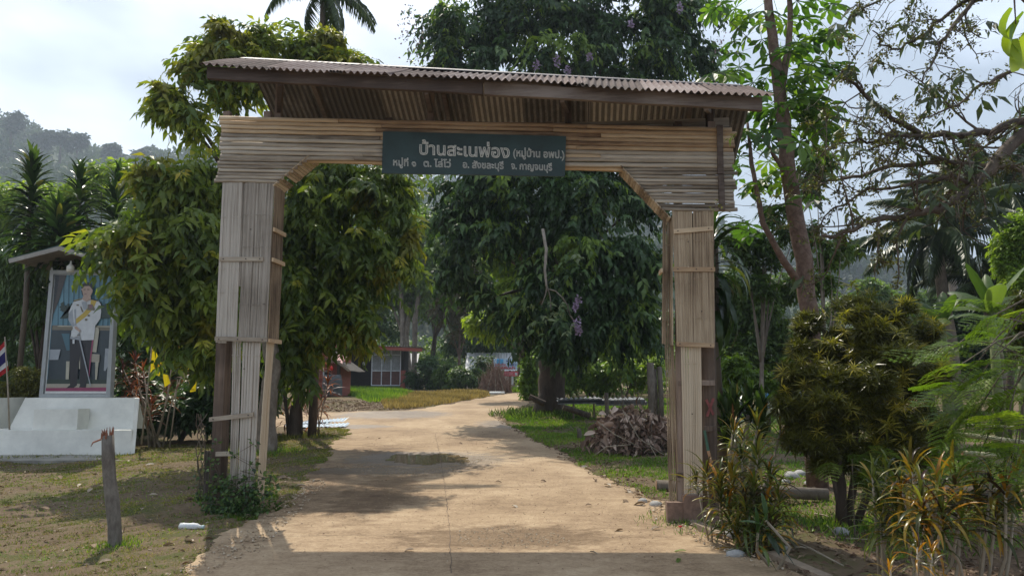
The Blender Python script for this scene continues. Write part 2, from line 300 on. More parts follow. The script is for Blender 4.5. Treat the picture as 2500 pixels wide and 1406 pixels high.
# ================================================= GROUND
def grid_mesh(xs, ys, zf):
    X, Y = np.meshgrid(xs, ys); Z = zf(X, Y); V = np.stack([X, Y, Z], -1).reshape(-1, 3); nx = len(xs); ny = len(ys)
    i = (np.arange(ny-1)[:, None]*nx+np.arange(nx-1)[None]).ravel(); return V, np.stack([i, i+1, i+nx+1, i+nx], 1)
def ground_mat():
    m, t, p, n, l = nmat('lawn_and_dirt'); co = n('ShaderNodeTexCoord')
    def nz(s, d=8, r=.6):
        q = n('ShaderNodeTexNoise'); q.inputs['Scale'].default_value = s; q.inputs['Detail'].default_value = d; q.inputs['Roughness'].default_value = r; l(co.outputs['Object'], q.inputs[0]); return q
    a = nz(.9, 6); b = nz(9, 10, .75); g = n('ShaderNodeMath'); g.operation = 'MULTIPLY_ADD'; g.inputs[1].default_value = .45; l(b.outputs[0], g.inputs[0])
    h = n('ShaderNodeMath'); h.operation = 'MULTIPLY'; h.inputs[1].default_value = .55; l(a.outputs[0], h.inputs[0]); l(h.outputs[0], g.inputs[2])
    r = ramp(t, [(.30, (.05, .037, .024)), (.42, (.125, .09, .056)), (.50, (.17, .125, .078)), (.56, (.10, .095, .038)), (.64, (.085, .10, .03)), (.74, (.20, .16, .10))]); l(g.outputs[0], r.inputs[0])
    sx = n('ShaderNodeSeparateXYZ'); l(co.outputs['Object'], sx.inputs[0])          # garden soil to the right of the road
    mr = n('ShaderNodeMapRange'); mr.inputs[1].default_value = 2.6; mr.inputs[2].default_value = 3.6; l(sx.outputs[0], mr.inputs[0])
    my = n('ShaderNodeMapRange'); my.inputs[1].default_value = 10; my.inputs[2].default_value = 7; l(sx.outputs[1], my.inputs[0])
    mm = n('ShaderNodeMath'); mm.operation = 'MULTIPLY'; l(mr.outputs[0], mm.inputs[0]); l(my.outputs[0], mm.inputs[1])
    r2 = ramp(t, [(.3, (.04, .027, .018)), (.55, (.13, .085, .052)), (.75, (.22, .16, .10))]); l(b.outputs[0], r2.inputs[0])
    mx = n('ShaderNodeMixRGB'); l(mm.outputs[0], mx.inputs[0]); l(r.outputs[0], mx.inputs[1]); l(r2.outputs[0], mx.inputs[2])
    l(mx.outputs[0], p.inputs['Base Color']); p.inputs['Roughness'].default_value = .95; p.inputs['Specular IOR Level'].default_value = .15
    bp = n('ShaderNodeBump'); bp.inputs['Strength'].default_value = .8; bp.inputs['Distance'].default_value = .04; l(b.outputs[0], bp.inputs['Height']); l(bp.outputs[0], p.inputs['Normal']); return m
ys = [-12.]
while ys[-1] < 70: ys.append(ys[-1]+max(.12, abs(ys[-1])*.014) if ys[-1] > 2 else ys[-1]+.5)
while ys[-1] < 2500: ys.append(ys[-1]*1.12)
xs = np.concatenate([-np.geomspace(2500, 14, 30), np.arange(-13.5, 13.5, .16), np.geomspace(14, 2500, 30)])
def gz_ground(x, y):
    sdv = road_out(x, y); t = np.clip(-sdv/.35+.25, 0, 1)
    mic = .018*np.sin(x*11+3*np.sin(y*2.3))*np.sin(y*9+2*np.sin(x*3.1))+.012*np.sin(x*23+y*17)
    near = np.clip((40-y)/20, 0, 1)*(np.abs(x) < 14)
    return gz(x, y)+mic*near*(sdv > -.2)-.07*t*(y < 75)
V, F = grid_mesh(xs, np.array(ys), gz_ground)
tag(npart('ground', V, F, None, ground_mat(), None, True), kind='structure')
def road_mat():
    m, t, p, n, l = nmat('dusty_concrete'); co = n('ShaderNodeTexCoord')
    def nz(s, d=8, r=.6, sc=(1, 1, 1)):
        q = n('ShaderNodeTexNoise'); q.inputs['Scale'].default_value = s; q.inputs['Detail'].default_value = d; q.inputs['Roughness'].default_value = r
        mp = n('ShaderNodeMapping'); mp.inputs['Scale'].default_value = sc; l(co.outputs['Object'], mp.inputs[0]); l(mp.outputs[0], q.inputs[0]); return q
    a = nz(.55, 7, .6, (1, .8, 1)); b = nz(28, 8, .75); c = nz(3.2, 8, .7, (1, 1.6, 1))
    def mth(op, x, y=None, z=None):
        q = n('ShaderNodeMath'); q.operation = op
        for i, v in enumerate((x, y, z)):
            if v is None: continue
            if isinstance(v, (int, float)): q.inputs[i].default_value = v
            else: l(v, q.inputs[i])
        return q.outputs[0]
    f = mth('ADD', mth('MULTIPLY', a.outputs[0], .38), mth('ADD', mth('MULTIPLY', b.outputs[0], .34), mth('MULTIPLY', c.outputs[0], .28)))
    r = ramp(t, [(.36, (.14, .088, .050)), (.45, (.265, .180, .105)), (.52, (.37, .262, .158)), (.60, (.48, .36, .23))]); l(f, r.inputs[0])
    sx = n('ShaderNodeSeparateXYZ'); l(co.outputs['Object'], sx.inputs[0])
    def blob(cx, cy, rx, ry, soft=.35, wob=.9, w=None):
        dx = mth('DIVIDE', mth('SUBTRACT', sx.outputs[0], cx), rx); dy = mth('DIVIDE', mth('SUBTRACT', sx.outputs[1], cy), ry)
        d = mth('SQRT', mth('ADD', mth('MULTIPLY', dx, dx), mth('MULTIPLY', dy, dy)))
        d = mth('ADD', d, mth('MULTIPLY', mth('SUBTRACT', (w or c).outputs[0], .5), wob*2))
        q = n('ShaderNodeMapRange'); q.inputs[1].default_value = 1+soft/2; q.inputs[2].default_value = 1-soft/2; l(d, q.inputs[0]); return q.outputs[0]
    def gp(px, py): q = G(px, py); return q.x, q.y
    x1, y1 = gp(1040, 1122); x2, y2 = gp(900, 1150); x3, y3 = gp(1240, 1315); x4, y4 = gp(960, 1012); x5, y5 = gp(1240, 1035); x6, y6 = gp(870, 1042); x7, y7 = gp(1100, 1050)
    wet = mth('MAXIMUM', blob(x1, y1, 1.55, 1.3), mth('MAXIMUM', blob(x2, y2, 1.7, .45), mth('MAXIMUM', blob(x4, y4, 1.9, 1.6), mth('MAXIMUM', blob(x5, y5, .9, 1.3), blob(x6, y6, 1.0, .5)))))
    damp = mth('MAXIMUM', blob(x3, y3, 1.05, .55, .5, .8), mth('MAXIMUM', blob(-1.9, 10.8, .55, 1.9, .6), mth('MULTIPLY', blob(-2.9, 12.5, .9, 4, .8), .7)))
    mw = n('ShaderNodeMixRGB'); mw.blend_type = 'MULTIPLY'; mw.inputs[2].default_value = (.46, .45, .46, 1); l(mth('MULTIPLY', wet, .85), mw.inputs[0]); l(r.outputs[0], mw.inputs[1])
    md = n('ShaderNodeMixRGB'); md.blend_type = 'MULTIPLY'; md.inputs[2].default_value = (.50, .46, .42, 1); l(mth('MULTIPLY', damp, .85), md.inputs[0]); l(mw.outputs[0], md.inputs[1])
    # red-brown soil washed on to the two edges
    l(md.outputs[0], p.inputs['Base Color'])
    rg = mth('SUBTRACT', .92, mth('MULTIPLY', wet, .5)); l(rg, p.inputs['Roughness']); p.inputs['Specular IOR Level'].default_value = .4
    vo = n('ShaderNodeTexVoronoi'); vo.inputs['Scale'].default_value = 38; l(co.outputs['Object'], vo.inputs[0])
    bp = n('ShaderNodeBump'); bp.inputs['Strength'].default_value = .55; bp.inputs['Distance'].default_value = .012
    l(mth('ADD', b.outputs[0], mth('MULTIPLY', vo.outputs[0], mth('ADD', .25, mth('MULTIPLY', mth('ADD', mth('MULTIPLY', damp, .9), mth('MULTIPLY', wet, 1.8)), 1.0)))), bp.inputs['Height']); l(bp.outputs[0], p.inputs['Normal']); return m
def sheet(name, inside, y0, y1, x0, x1, zoff, mat, kind='structure', step=.075, grow=.2):
    yy = [y0]
    while yy[-1] < y1: yy.append(yy[-1]+max(step, yy[-1]*.009))
    xx = np.arange(x0, x1, step); V, F = grid_mesh(xx, np.array(yy), lambda x, y: gz(x, y)*0)
    s = inside(V[:, 0], V[:, 1]); V[:, 2] = (prof(V[:, 1]-1.2)+prof(V[:, 1])+prof(V[:, 1]+1.2))/3+zoff(s)
    keep = (s[F] < grow).any(1); F = F[keep]; u, inv = np.unique(F, return_inverse=True); V = V[u]; F = inv.reshape(-1, 4)
    return tag(npart(name, V, F, None, mat, None, True), kind=kind)
def wobble(x, y): return .10*np.sin(x*3.1+y*1.7)+.07*np.sin(y*5.3-x*2)+.05*np.sin(y*13+x*9)
ROADM = road_mat()
sheet('road', lambda x, y: road_out(x, y)+wobble(x, y), -8, 62, -15.5, 15.5, lambda s: np.where(s < 0, np.minimum(.0, 0)+.015*np.clip(-s/.8, 0, 1), -s*.35), ROADM)
# slab joint of the road and a cross crack (thin strips of dark grit)
def strip(name, pts, w, mat, z=.004, jit=.01):
    b = MB(); P = []
    for i in range(len(pts)-1):
        a, c = Vector(pts[i]), Vector(pts[i+1]); k = max(2, int((c-a).length/.12))
        for j in range(k): q = a.lerp(c, j/k); P.append((q.x+random.gauss(0, jit), q.y+random.gauss(0, jit)))
    P.append(tuple(pts[-1])[:2]); vs = []
    for i, (x, y) in enumerate(P):
        a = P[max(i-1, 0)]; c = P[min(i+1, len(P)-1)]; dx, dy = c[0]-a[0], c[1]-a[1]; q = math.hypot(dx, dy) or 1; ww = w*random.uniform(.4, 1.2)
        z0 = float((prof(y-1.2)+prof(y)+prof(y+1.2))/3)+.015+z
        vs += [(x-dy/q*ww/2, y+dx/q*ww/2, z0), (x+dy/q*ww/2, y-dx/q*ww/2, z0)]
    b.add(vs, [(2*i, 2*i+1, 2*i+3, 2*i+2) for i in range(len(P)-1)]); return tag(b.build(name, mat), kind='structure')
grit = simple((.14, .10, .07), .95, name='dark_grit')
def gp2(px, py): q = G(px, py); return Vector((q.x, q.y))
strip('road_joint', [gp2(1102, 1406), gp2(1098, 1300), gp2(1085, 1180), gp2(1073, 1110), gp2(1062, 1060)], .008, grit, jit=.006)
strip('road_crack', [gp2(820, 1212), gp2(930, 1190), gp2(1090, 1194), gp2(1250, 1192), gp2(1400, 1186)], .010, grit, jit=.02)
strip('road_crack', [gp2(690, 1313), gp2(830, 1312), gp2(960, 1308)], .008, grit, jit=.02)
# puddle
pm, pt, pp, pn, pl = nmat('muddy_water'); pp.inputs['Base Color'].default_value = (.23, .165, .085, 1); pp.inputs['Roughness'].default_value = .05; pp.inputs['Specular IOR Level'].default_value = .3
_c = G(1035, 1122); 
pud = lambda x, y: (np.hypot((x-_c.x)/.8, (y-_c.y)/.7)-1)*.5+.10*np.sin(x*7+y*3)+.05*np.sin(x*15-y*9)
sheet('puddle', pud, _c.y-1.4, _c.y+1.4, _c.x-1.7, _c.x+1.7, lambda s: .0175+0*s, pm, step=.03, grow=0)
# kerb pieces along the right edge
kb = simple((.26, .20, .14), .9, noise=.3, scale=9, name='kerb_concrete')
for q0, q1 in (((1655, 1262), (1760, 1312)), ((1880, 1358), (2020, 1420))):
    a, c = G(*q0), G(*q1); MBk = MB().bar((a.x, a.y, a.z+.005), (c.x, c.y, c.z+.005), .11, .09); tag(MBk.build('kerb', kb), kind='structure')
# ================================================= HILLS
def canopy_hill(name, ridge, d0, d1, depthk, seed, ntree, tr, mat):
    """ridge: (px,py) skyline at distance d1; slope falls to the ground at d0"""
    rx = np.array([at(p[0], p[1], d1).x for p in ridge]); rz = np.array([at(p[0], p[1], d1).z for p in ridge]); r = np.random.default_rng(seed)
    def zf(x, y):
        t = np.clip((y-d0)/(d1-d0), 0, 1); top = np.interp(x*d1/np.maximum(y, 1)**1 if False else x, rx, rz); back = np.clip((y-d1)/(d1*.5), 0, 1)
        z = prof(y)+(top-prof(y)-tr*1.0)*(t**.85)*(1-back**2)
        return z+4*np.sin(x*.05+y*.04)*t*(1-t)+2.2*np.sin(x*.11-y*.07)*t-.8
    V, F = grid_mesh(np.linspace(rx[0], rx[-1], 90), np.linspace(d0, d1*1.5, 60), zf)
    tag(npart(name, V, F, None, mat, None, True), kind='structure')
    # tree canopy
    x = r.uniform(rx[0], rx[-1], ntree); y = d0+(d1*1.06-d0)*r.random(ntree)**.8; z = zf(x, y)
    outs = []; k = 130
    rr = tr*r.uniform(.6, 1.35, ntree); o = nrm(r.normal(size=(ntree, k, 3))*np.array([1, 1, .9])); o[..., 2] = np.abs(o[..., 2])*1.25-.25
    P = np.stack([x, y, z+rr*.75], -1)[:, None]+o*rr[:, None, None]*r.uniform(.55, 1.05, (ntree, k, 1))
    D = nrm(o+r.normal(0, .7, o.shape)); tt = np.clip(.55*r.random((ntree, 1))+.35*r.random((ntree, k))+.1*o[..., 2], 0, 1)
    L = (rr[:, None]*r.uniform(.2, .42, (ntree, k))).ravel(); v, f, t = leaves2(P.reshape(-1, 3), D.reshape(-1, 3), (o+r.normal(0, .6, o.shape)).reshape(-1, 3), L, L*.7, tt.ravel())
    return v, f, t
hm = simple((.045, .065, .03), .95, scale=.2, bump=0, name='hill_undergrowth')
HL = canopy_hill('hill', [(-900, 60), (-300, 190), (0, 284), (100, 330), (180, 348), (300, 392), (420, 385), (540, 380), (700, 430), (950, 470), (1200, 520), (1500, 560)], 150, 430, 1, 3, 1700, 5.6, hm)
HC = canopy_hill('hill', [(500, 430), (800, 380), (1000, 425), (1100, 450), (1300, 440), (1500, 500), (1700, 590), (1900, 640), (2300, 800)], 200, 620, 1, 5, 900, 9, hm)
HR = canopy_hill('hill', [(1300, 560), (1500, 520), (1700, 560), (1840, 592), (1960, 630), (2090, 690), (2200, 700), (2400, 660), (2700, 640), (3200, 600)], 400, 900, 1, 9, 700, 12, hm)
for q in (HL, HC, HR):
    tag(npart('forest', *q, LM['hill'], None), 'dense misty forest covering the hillside', None, kind='stuff')
# single trees one can pick out on the left ridge
for i, (px, py, w, lab) in enumerate([(270, 372, 34, 'dark round tree standing alone low on the misty ridge'), (190, 345, 44, 'misty tree on the ridge left of the lone dark one'), (105, 335, 40, 'misty spreading tree on the ridge above the tall dracaena'),
        (30, 300, 40, 'pale misty tree at the top left end of the ridge'), (350, 375, 26, 'small pale tree on the ridge beside the big flowering-leaved crown'), (150, 335, 26, 'small misty tree between two wider ridge trees')]):
    d = 380; p = at(px, py, d); t = thing('ridge_tree', lab, 'tree', (p.x, p.y, p.z-18), 'trees along the misty ridge'); wm = w*d/FPX
    cl = [(p.x+random.uniform(-.5, .5)*wm, p.y, p.z+random.uniform(-.3, .3)*wm, wm*.5, wm*.5, wm*.33) for _ in range(6)]
    MB().tube([(p.x, p.y, p.z-20), (p.x, p.y, p.z)], [.9, .4], 6).build('trunk', M['bark'], t); crown(t, cl, 190, 5, 2.4, 1.7, LM['hill'], .2, .8, 2.6, i)
# ================================================= THE GATE
gl, gr = G(590, 1240), G(1695, 1262)
GA = Vector((at(540, 1240, 9.25).x, 9.25)); GB = Vector((at(1795, 1265, 8.72).x, 8.72)); gd = (GB-GA).normalized(); gn = Vector((-gd.y, gd.x))   # gn points away from the camera
if gn.y < 0: gn = -gn
def gp(px, py, off=0.0):
    r = ray(px, py); o = Vector((0, 0)); A = GA+gn*off; rr = Vector((r.x, r.y)); t = (A.x*gd.y-A.y*gd.x)/(rr.x*gd.y-rr.y*gd.x); return Vector((0, 0, CAM_H))+r*t
gate = thing('village_gate', 'weathered bamboo village gate with corrugated roof spanning the road', 'gate', (0, 9.0, 0))
gn3 = Vector((gn.x, gn.y, 0)); gd3 = Vector((gd.x, gd.y, 0))
def solid(pts, depth, b=None, mi=0):       # quad (tl,tr,br,bl) pushed back by depth
    b = b or MB(); tl, tr, br, bl = pts; g = gn3*depth
    return b.hexa([bl, br, br+g, bl+g, tl, tr, tr+g, tl+g], mi)
def board(q, off, mat, strips=6, parent=None, name='board', thick=.012, jag=.02, gap=.045, seed=0):
    """flattened bamboo culm: narrow strips side by side, split apart and uneven"""
    rd = random.Random(seed); tl, tr, br, bl = [gp(*p, off) for p in q]; strips = int(strips*1.35); b = MB(); e = [0]
    for i in range(strips): e.append(e[-1]+rd.uniform(.7, 1.3))
    e = [x/e[-1] for x in e]; seg = 7
    nodes = [rd.uniform(.08, .3)+i*.3 for i in range(3)]
    for i in range(strips):
        a, c = e[i], e[i+1]; gpw = (c-a)*gap*rd.uniform(.2, 1.6); do = rd.uniform(-.004, .004); j0 = rd.uniform(0, jag); j1 = rd.uniform(-jag, jag*1.5); vs = []
        bow = rd.uniform(-.006, .006)
        for k in range(seg+1):
            t = k/seg; tt = t*(1-j0*.2)-0; L = tl.lerp(bl, t); Rr = tr.lerp(br, t); zo = Vector((0, 0, -j1*(t == 1)))
            g = gn3*(do+bow*math.sin(t*math.pi)); pinch = gpw*(1+.8*math.sin(t*6+i))
            p0 = L.lerp(Rr, a+pinch/2)+g+zo; p1 = L.lerp(Rr, c-pinch/2)+g+zo; pm_ = (p0+p1)/2-gn3*.004
            vs += [p0, pm_, p1, p1+gn3*thick, p0+gn3*thick]
        fs = []
        for k in range(seg):
            x, y = k*5, k*5+5; fs += [(x+w, x+(w+1) % 5, y+(w+1) % 5, y+w) for w in range(5)]
        fs += [(0, 4, 3, 2, 1), tuple(seg*5+w for w in range(5))]; b.add(vs, fs)
    for tn in nodes:      # raised growth rings across the board
        L = tl.lerp(bl, tn); Rr = tr.lerp(br, tn); 
        for i in range(strips):
            a, c = e[i]+.005, e[i+1]-.005; z = Vector((0, 0, rd.uniform(-.004, .004))); b.bar(L.lerp(Rr, a)-gn3*.006+z, L.lerp(Rr, c)-gn3*.006+z, .006, .009)
    return b.build(name, mat, parent or gate)
def batten(a, c, off, w=.055, mat=None, name='batten', d=.025):
    p, q = gp(*a, off), gp(*c, off); b = MB(); dv = (q-p).normalized(); up = Vector((0, 0, 1))*w/2
    sgn = [random.uniform(-.004, .004) for _ in range(4)]
    b.hexa([p-up+up*sgn[0], q-up*1.0, q-up+gn3*d, p-up+gn3*d, p+up, q+up*.9, q+up+gn3*d, p+up+gn3*d]); return b.build(name, mat or M['bam_hg'], gate)
def side_board(q, off0, off1, mat, strips=3, seed=0, name='board'):
    """board on the inner side of a post: runs back from the front face; q = front top px, front bottom px; offs = depths"""
    (a, c) = q; rd = random.Random(seed); tl = gp(*a, off0); bl = gp(*c, off0); sgn = 1; b = MB(); e = [i/strips for i in range(strips+1)]
    for i in range(strips):
        o0, o1 = off0+(off1-off0)*e[i]+.003, off0+(off1-off0)*e[i+1]-.003; x = rd.uniform(-.006, .006); vs = []
        for k in range(6):
            t = k/5; p = tl.lerp(bl, t); w = gd3*(x+.004*math.sin(t*9+i)); g0, g1 = gn3*(o0-off0), gn3*(o1-off0); th = gd3*.012
            vs += [p+g0+w, p+g1+w, p+g1+w+th, p+g0+w+th]
        fs = [(k*4+j, k*4+(j+1) % 4, k*4+4+(j+1) % 4, k*4+4+j) for k in range(5) for j in range(4)]+[(0, 3, 2, 1), (20, 21, 22, 23)]; b.add(vs, fs)
    return b.build(name, mat, gate)
W_, WH = M['wood'], M['woodh']
# --- left post
gate0 = gate; gate = holder('post', gate0)
board([(543, 446), (592, 446), (577, 832), (526, 832)], .0, M['bam_vg'], 5, seed=1)
board([(599, 446), (669, 446), (651, 832), (581, 832)], -.004, M['bam_vg'], 8, seed=2)
board([(590, 446), (602, 446), (592, 700), (583, 700)], .02, M['bam_vg'], 2, seed=3)
board([(567, 832), (588, 832), (579, 1215), (560, 1215)], .02, M['bam_vg'], 3, seed=4, gap=.2)
board([(592, 835), (636, 835), (620, 1215), (580, 1215)], .012, M['bam_vg'], 5, seed=5, gap=.16)
side_board([(669, 450), (652, 832)], .015, .36, M['bam_v'], 4, 6)
side_board([(651, 834), (625, 1225)], .02, .22, M['bam_v'], 3, 7)
board([(500, 1100), (515, 1100), (507, 1205), (496, 1205)], -.05, M['bam_vg'], 1, seed=8)
for a, c, o in (((535, 632), (642, 632), -.03), ((524, 826), (652, 829), -.035), ((510, 1024), (618, 1011), -.03), ((526, 1108), (565, 1107), .01)): batten(a, c, o)
def side_batten(p, o0, o1, mat=None):
    a = gp(*p, o0)-gd3*(-.012); c = a+gn3*(o1-o0); b = MB().bar(a+gd3*.012, c+gd3*.012, .022, .05); return b.build('batten', mat or M['bam_h'], gate)
for p in ((653+8, 634), (652, 831), (664, 560)): side_batten(p, -.02, .36)
def timber(top, bot, off, w, mat=None, name='timber_post', d=None):
    a, c = gp(*top, off), gp(*bot, off); c.z = min(c.z, -.15); b = MB(); rd = random.Random(int(top[0])); K = 9; vs = []; d = d or w
    for k in range(K+1):
        p = a.lerp(c, k/K)
        for sx, sy in ((-1, 0), (-.7, -.7), (0, -.9), (.7, -.8), (1, 0), (.8, .9), (-.8, .9)): vs.append(p+gd3*(sx*w/2*rd.uniform(.93, 1.05))+gn3*(sy*d/2*rd.uniform(.92, 1.05)+d/2))
    n = 7; fs = [(k*n+j, k*n+(j+1) % n, (k+1)*n+(j+1) % n, (k+1)*n+j) for k in range(K) for j in range(n)]+[tuple(range(n))[::-1], tuple(K*n+j for j in range(n))]
    b.add(vs, fs); return b.build(name, mat or W_, gate)
timber((556, 440), (519, 1235), .10, .20)
timber((615, 440), (600, 1235), .10, .14)
# --- right post
gate = holder('post', gate0)
board([(1641, 514), (1690, 514), (1692, 838), (1652, 838)], 0, M['bam_v'], 6, seed=11)
board([(1692, 514), (1743, 514), (1745, 842), (1693, 842)], -.003, M['bam_v'], 6, seed=12)
board([(1662, 846), (1712, 846), (1716, 1232), (1671, 1232)], .01, M['bam_v'], 7, seed=13, gap=.12)
side_board([(1641, 528), (1642, 842)], .015, .27, M['bam_v'], 4, 14)
board([(1622, 842), (1645, 842), (1663, 1244), (1634, 1240)], .14, M['bam_v'], 4, seed=15, gap=.25)
board([(1618, 530), (1640, 530), (1643, 842), (1616, 842)], .20, M['bam_v'], 4, seed=16, gap=.2)
for a, c, o in (((1645, 565), (1741, 557), -.03), ((1644, 657), (1746, 657), -.03), ((1652, 839), (1744, 843), -.035)): batten(a, c, o, mat=M['bam_h'])
for a, c, o in (((1655, 936), (1746, 934), .03), ((1718, 1047), (1748, 1045), .03), ((1654, 1160), (1672, 1160), .03)): batten(a, c, o, .06, W_)
side_batten((1611, 660), .02, .27)
timber((1722, 500), (1738, 1262), .08, .20); timber((1660, 500), (1664, 1262), .12, .12); timber((1700, 520), (1700, 1262), .25, .14)
# red paint smear on the timber
b = MB()
for a, c in (((1724, 975), (1742, 1012)), ((1742, 972), (1726, 1016))):
    p, q = gp(*a, .055), gp(*c, .055); b.bar(p, q, .03, .004, up=(0, 1, 0))
tag(b.build('paint_mark', simple((.17, .05, .045), .9, noise=.6, name='faded_red_paint'), gate), 'faded red cross mark')
gate = holder('lintel', gate0)
# --- bamboo slats across the top (half culms), each one a part
def slat(a, c, w, off, mat, seed, d=None):
    rd = random.Random(seed); p, q = gp(*a, off), gp(*c, off); L = (q-p).length; b = MB(); dv = (q-p)/L; up = Vector((0, 0, 1)); k = max(3, int(L/.28)); vs = []
    ts = sorted([0, 1]+[min(.98, max(.02, (i+rd.uniform(.3, .7))/k)) for i in range(k)]); T = []
    for t in ts:
        if 0 < t < 1: T += [(t-.012/L, 0), (t, 1), (t+.012/L, 0)]
        else: T.append((t, 0))
    sag = rd.uniform(-.010, .006); A = (-1, -.6, 0, .6, 1); yo = rd.uniform(-.006, .006)
    for t, nd in T:
        m_ = p.lerp(q, t)+up*(sag*math.sin(math.pi*t)+.003*math.sin(t*17+seed))
        for s in A: vs.append(m_+up*s*w/2*(1+.05*nd)-gn3*(math.sqrt(max(0, 1-s*s))*w*.30*(1+.13*nd)+yo))
        
    n = 5; K = len(T); fs = [(i*n+j, (i+1)*n+j, (i+1)*n+j+1, i*n+j+1) for i in range(K-1) for j in range(n-1)]+[(i*n+4, (i+1)*n+4, (i+1)*n, i*n) for i in range(K-1)]+[(0, 1, 2, 3, 4), tuple((K-1)*n+j for j in (4, 3, 2, 1, 0))]
    b.add(vs, fs); o = b.build('slat', mat, gate); o.data.polygons.foreach_set('use_smooth', [len(f.vertices) == 4 for f in o.data.polygons]); return o
def top_y(x): return 284+(x-540)*(311-284)/(1795-540)
def bot_main(x): return 389+(x-760)*(411-389)/(1515-760)     # lower edge of the straight part
rows = 10
for i in range(rows):
    t = (i+.5)/rows; yL = 284+t*103; yM1 = top_y(760)+t*(bot_main(760)-top_y(760)); yM2 = top_y(1515)+t*(bot_main(1515)-top_y(1515)); yR = 313+t*98
    wpx = 10.8; w = wpx*9.3/FPX*1.10; x0 = 538+random.uniform(-3, 4); x1 = 1792+random.uniform(-6, 6); grey = i > 5
    X = [x0, random.choice([880, 930, 1010])+random.uniform(-60, 60), random.choice([1330, 1430])+random.uniform(-60, 60), x1]
    def Y(x): return float(np.interp(x, [540, 760, 1515, 1795], [yL, yM1, yM2, yR]))
    for j in range(3):
        off = 0 if j % 2 == 0 else .010
        slat((X[j]-(12 if j else 0), Y(X[j])), (X[j+1], Y(X[j+1])), w, off, M['bam_hg'] if (grey and j != 1) or (i > 7) or (j == 0 and i > 3) else M['bam_h'], i*7+j)
hl = [(752, 390), (671, 450)]; hr = [(1518, 411), (1630, 524)]
for i in range(7):
    y0 = 392+i*8.6; xe = float(np.interp(y0, [390, 450], [750, 672])); slat((532+random.uniform(-6, 8)-(3 if i > 4 else 0), y0-2), (xe+2, y0+.5), 9.6*9.3/FPX, .0, M['bam_hg'], 100+i)
for i in range(12):
    y1 = 413.5+i*8.75+2; y0 = y1-2; xs_ = float(np.interp(y0, [411, 524], [1520, 1632])); slat((xs_-2, y0), (1796+random.uniform(-8, 5), y1-1+i*.1), 9.6*8.8/FPX, .0, M['bam_hg'], 130+i)
batten((1754, 308+98), (1755, 308), -.05) if False else None
b = MB(); p, q = gp(1757, 307, -.045), gp(1759, 425, -.045); b.bar(p, q, .07, .03, up=(0, 1, 0)); b.build('batten', M['woodh'], gate)
b = MB(); p, q = gp(1760, 427, -.045), gp(1763, 513, -.045); b.bar(p, q, .07, .03, up=(0, 1, 0)); b.build('batten', M['woodh'], gate)
# --- underside culms and the slatted undersides of the two haunches
for i, (ya, off) in enumerate(((390, .06), (391, .15), (391, .24), (392, .33))):
    slat((748, 390), (1522, 412), .085, off, M['bam_h'], 200+i)
def haunch(pf, pb, n, seed, z):
    rd = random.Random(seed); a, c = gp(*pf, .0), gp(*pb, .0); L = (c-a).length; dv = (c-a)/L
    for i in range(n):
        if (seed == 1 and i == n-5): continue
        s0 = a+dv*(L*i/n+.003); s1 = a+dv*(L*(i+1)/n-.003); f = -gn3*(.02+rd.uniform(0, .01)); g = gn3*(.36+rd.uniform(-.01, .01)); th = Vector((-dv.z, 0, dv.x))*.012
        if th.z < 0: th = -th
        MB().hexa([s0+f, s1+f, s1+g, s0+g, s0+f+th, s1+f+th, s1+g+th, s0+g+th]).build('bamboo_strip', M['bam_v'], gate)
haunch((756, 381), (668, 455), 15, 1, 0); haunch((1514, 406), (1636, 534), 22, 2, 0)
# back wall of the gate, seen from behind and between the slats
b = MB(); zt = gp(760, 300).z
for i in range(9):
    zz = gp(760, 385, .36).z+i*(zt-gp(760, 385, .36).z)/9+.03; a = gp(545, 300, .36); c = gp(1780, 315, .36); a.z = c.z = zz; b2_ = MB().bar(a, c, .05, .06); b2_.build('slat', M['bam_hg'], gate)
for (x0, x1, y0, y1) in ((545, 665, 390, 450), (1640, 1775, 420, 512)):
    for i in range(5):
        a = gp(x0, y0+(y1-y0)*i/4, .36); c = gp(x1, y0+(y1-y0)*i/4, .36); c.z = a.z; MB().bar(a, c, .05, .055).build('slat', M['bam_hg'], gate)
for x, y0, y1 in ((556, 275, 450), (655, 275, 450), (1655, 300, 515), (1735, 300, 515), (950, 290, 385), (1340, 300, 400)):
    MB().bar(gp(x, y0, .2), gp(x, y1, .2), .09, .1, up=(0, 1, 0)).build('timber_post', W_, gate)
# --- roof
gate = holder('roof', gate0)
TL, TR = at(505, 177, 8.25), at(1861, 254, 7.85)       # front fascia centre line
rdv = (TR-TL); rl = rdv.length; rdir = rdv/rl; back = Vector((gn.x, gn.y, 0))
fh = at(505, 163, 8.25).z-at(505, 191, 8.25).z
SL = .50; DEP = 1.05                                      # roof rises SL per metre back
eave0 = TL+Vector((0, 0, fh/2+.015))-back*.05; eave1 = TR+Vector((0, 0, fh/2+.015))-back*.05
b = MB()
m1_, m2_ = TL.lerp(TR, .51), TL.lerp(TR, .513)
for i, (a, c) in enumerate(((TL, m1_), (m2_, TR))):
    bb = MB(); K = 10; vs = []
    for k in range(K+1):
        p = a.lerp(c, k/K); h = fh/2*(1+.05*math.sin(k*1.3+i)); vs += [p+Vector((0, 0, -h)), p+Vector((0, 0, h)), p+Vector((0, 0, h))+back*.06, p+Vector((0, 0, -h))+back*.06]
    bb.add(vs, [(k*4+j, k*4+(j+1) % 4, k*4+4+(j+1) % 4, k*4+4+j) for k in range(K) for j in range(4)]+[(0, 3, 2, 1), tuple(K*4+j for j in range(4))]); bb.build('fascia_beam', WH, gate)
rust = woodmat('rusted_tin', [(.30, (.05, .032, .028)), (.45, (.115, .075, .066)), (.58, (.17, .12, .108)), (.8, (.30, .25, .235))], 'Y', 5, .3, rough=.9, bump=.15, objr=.5)
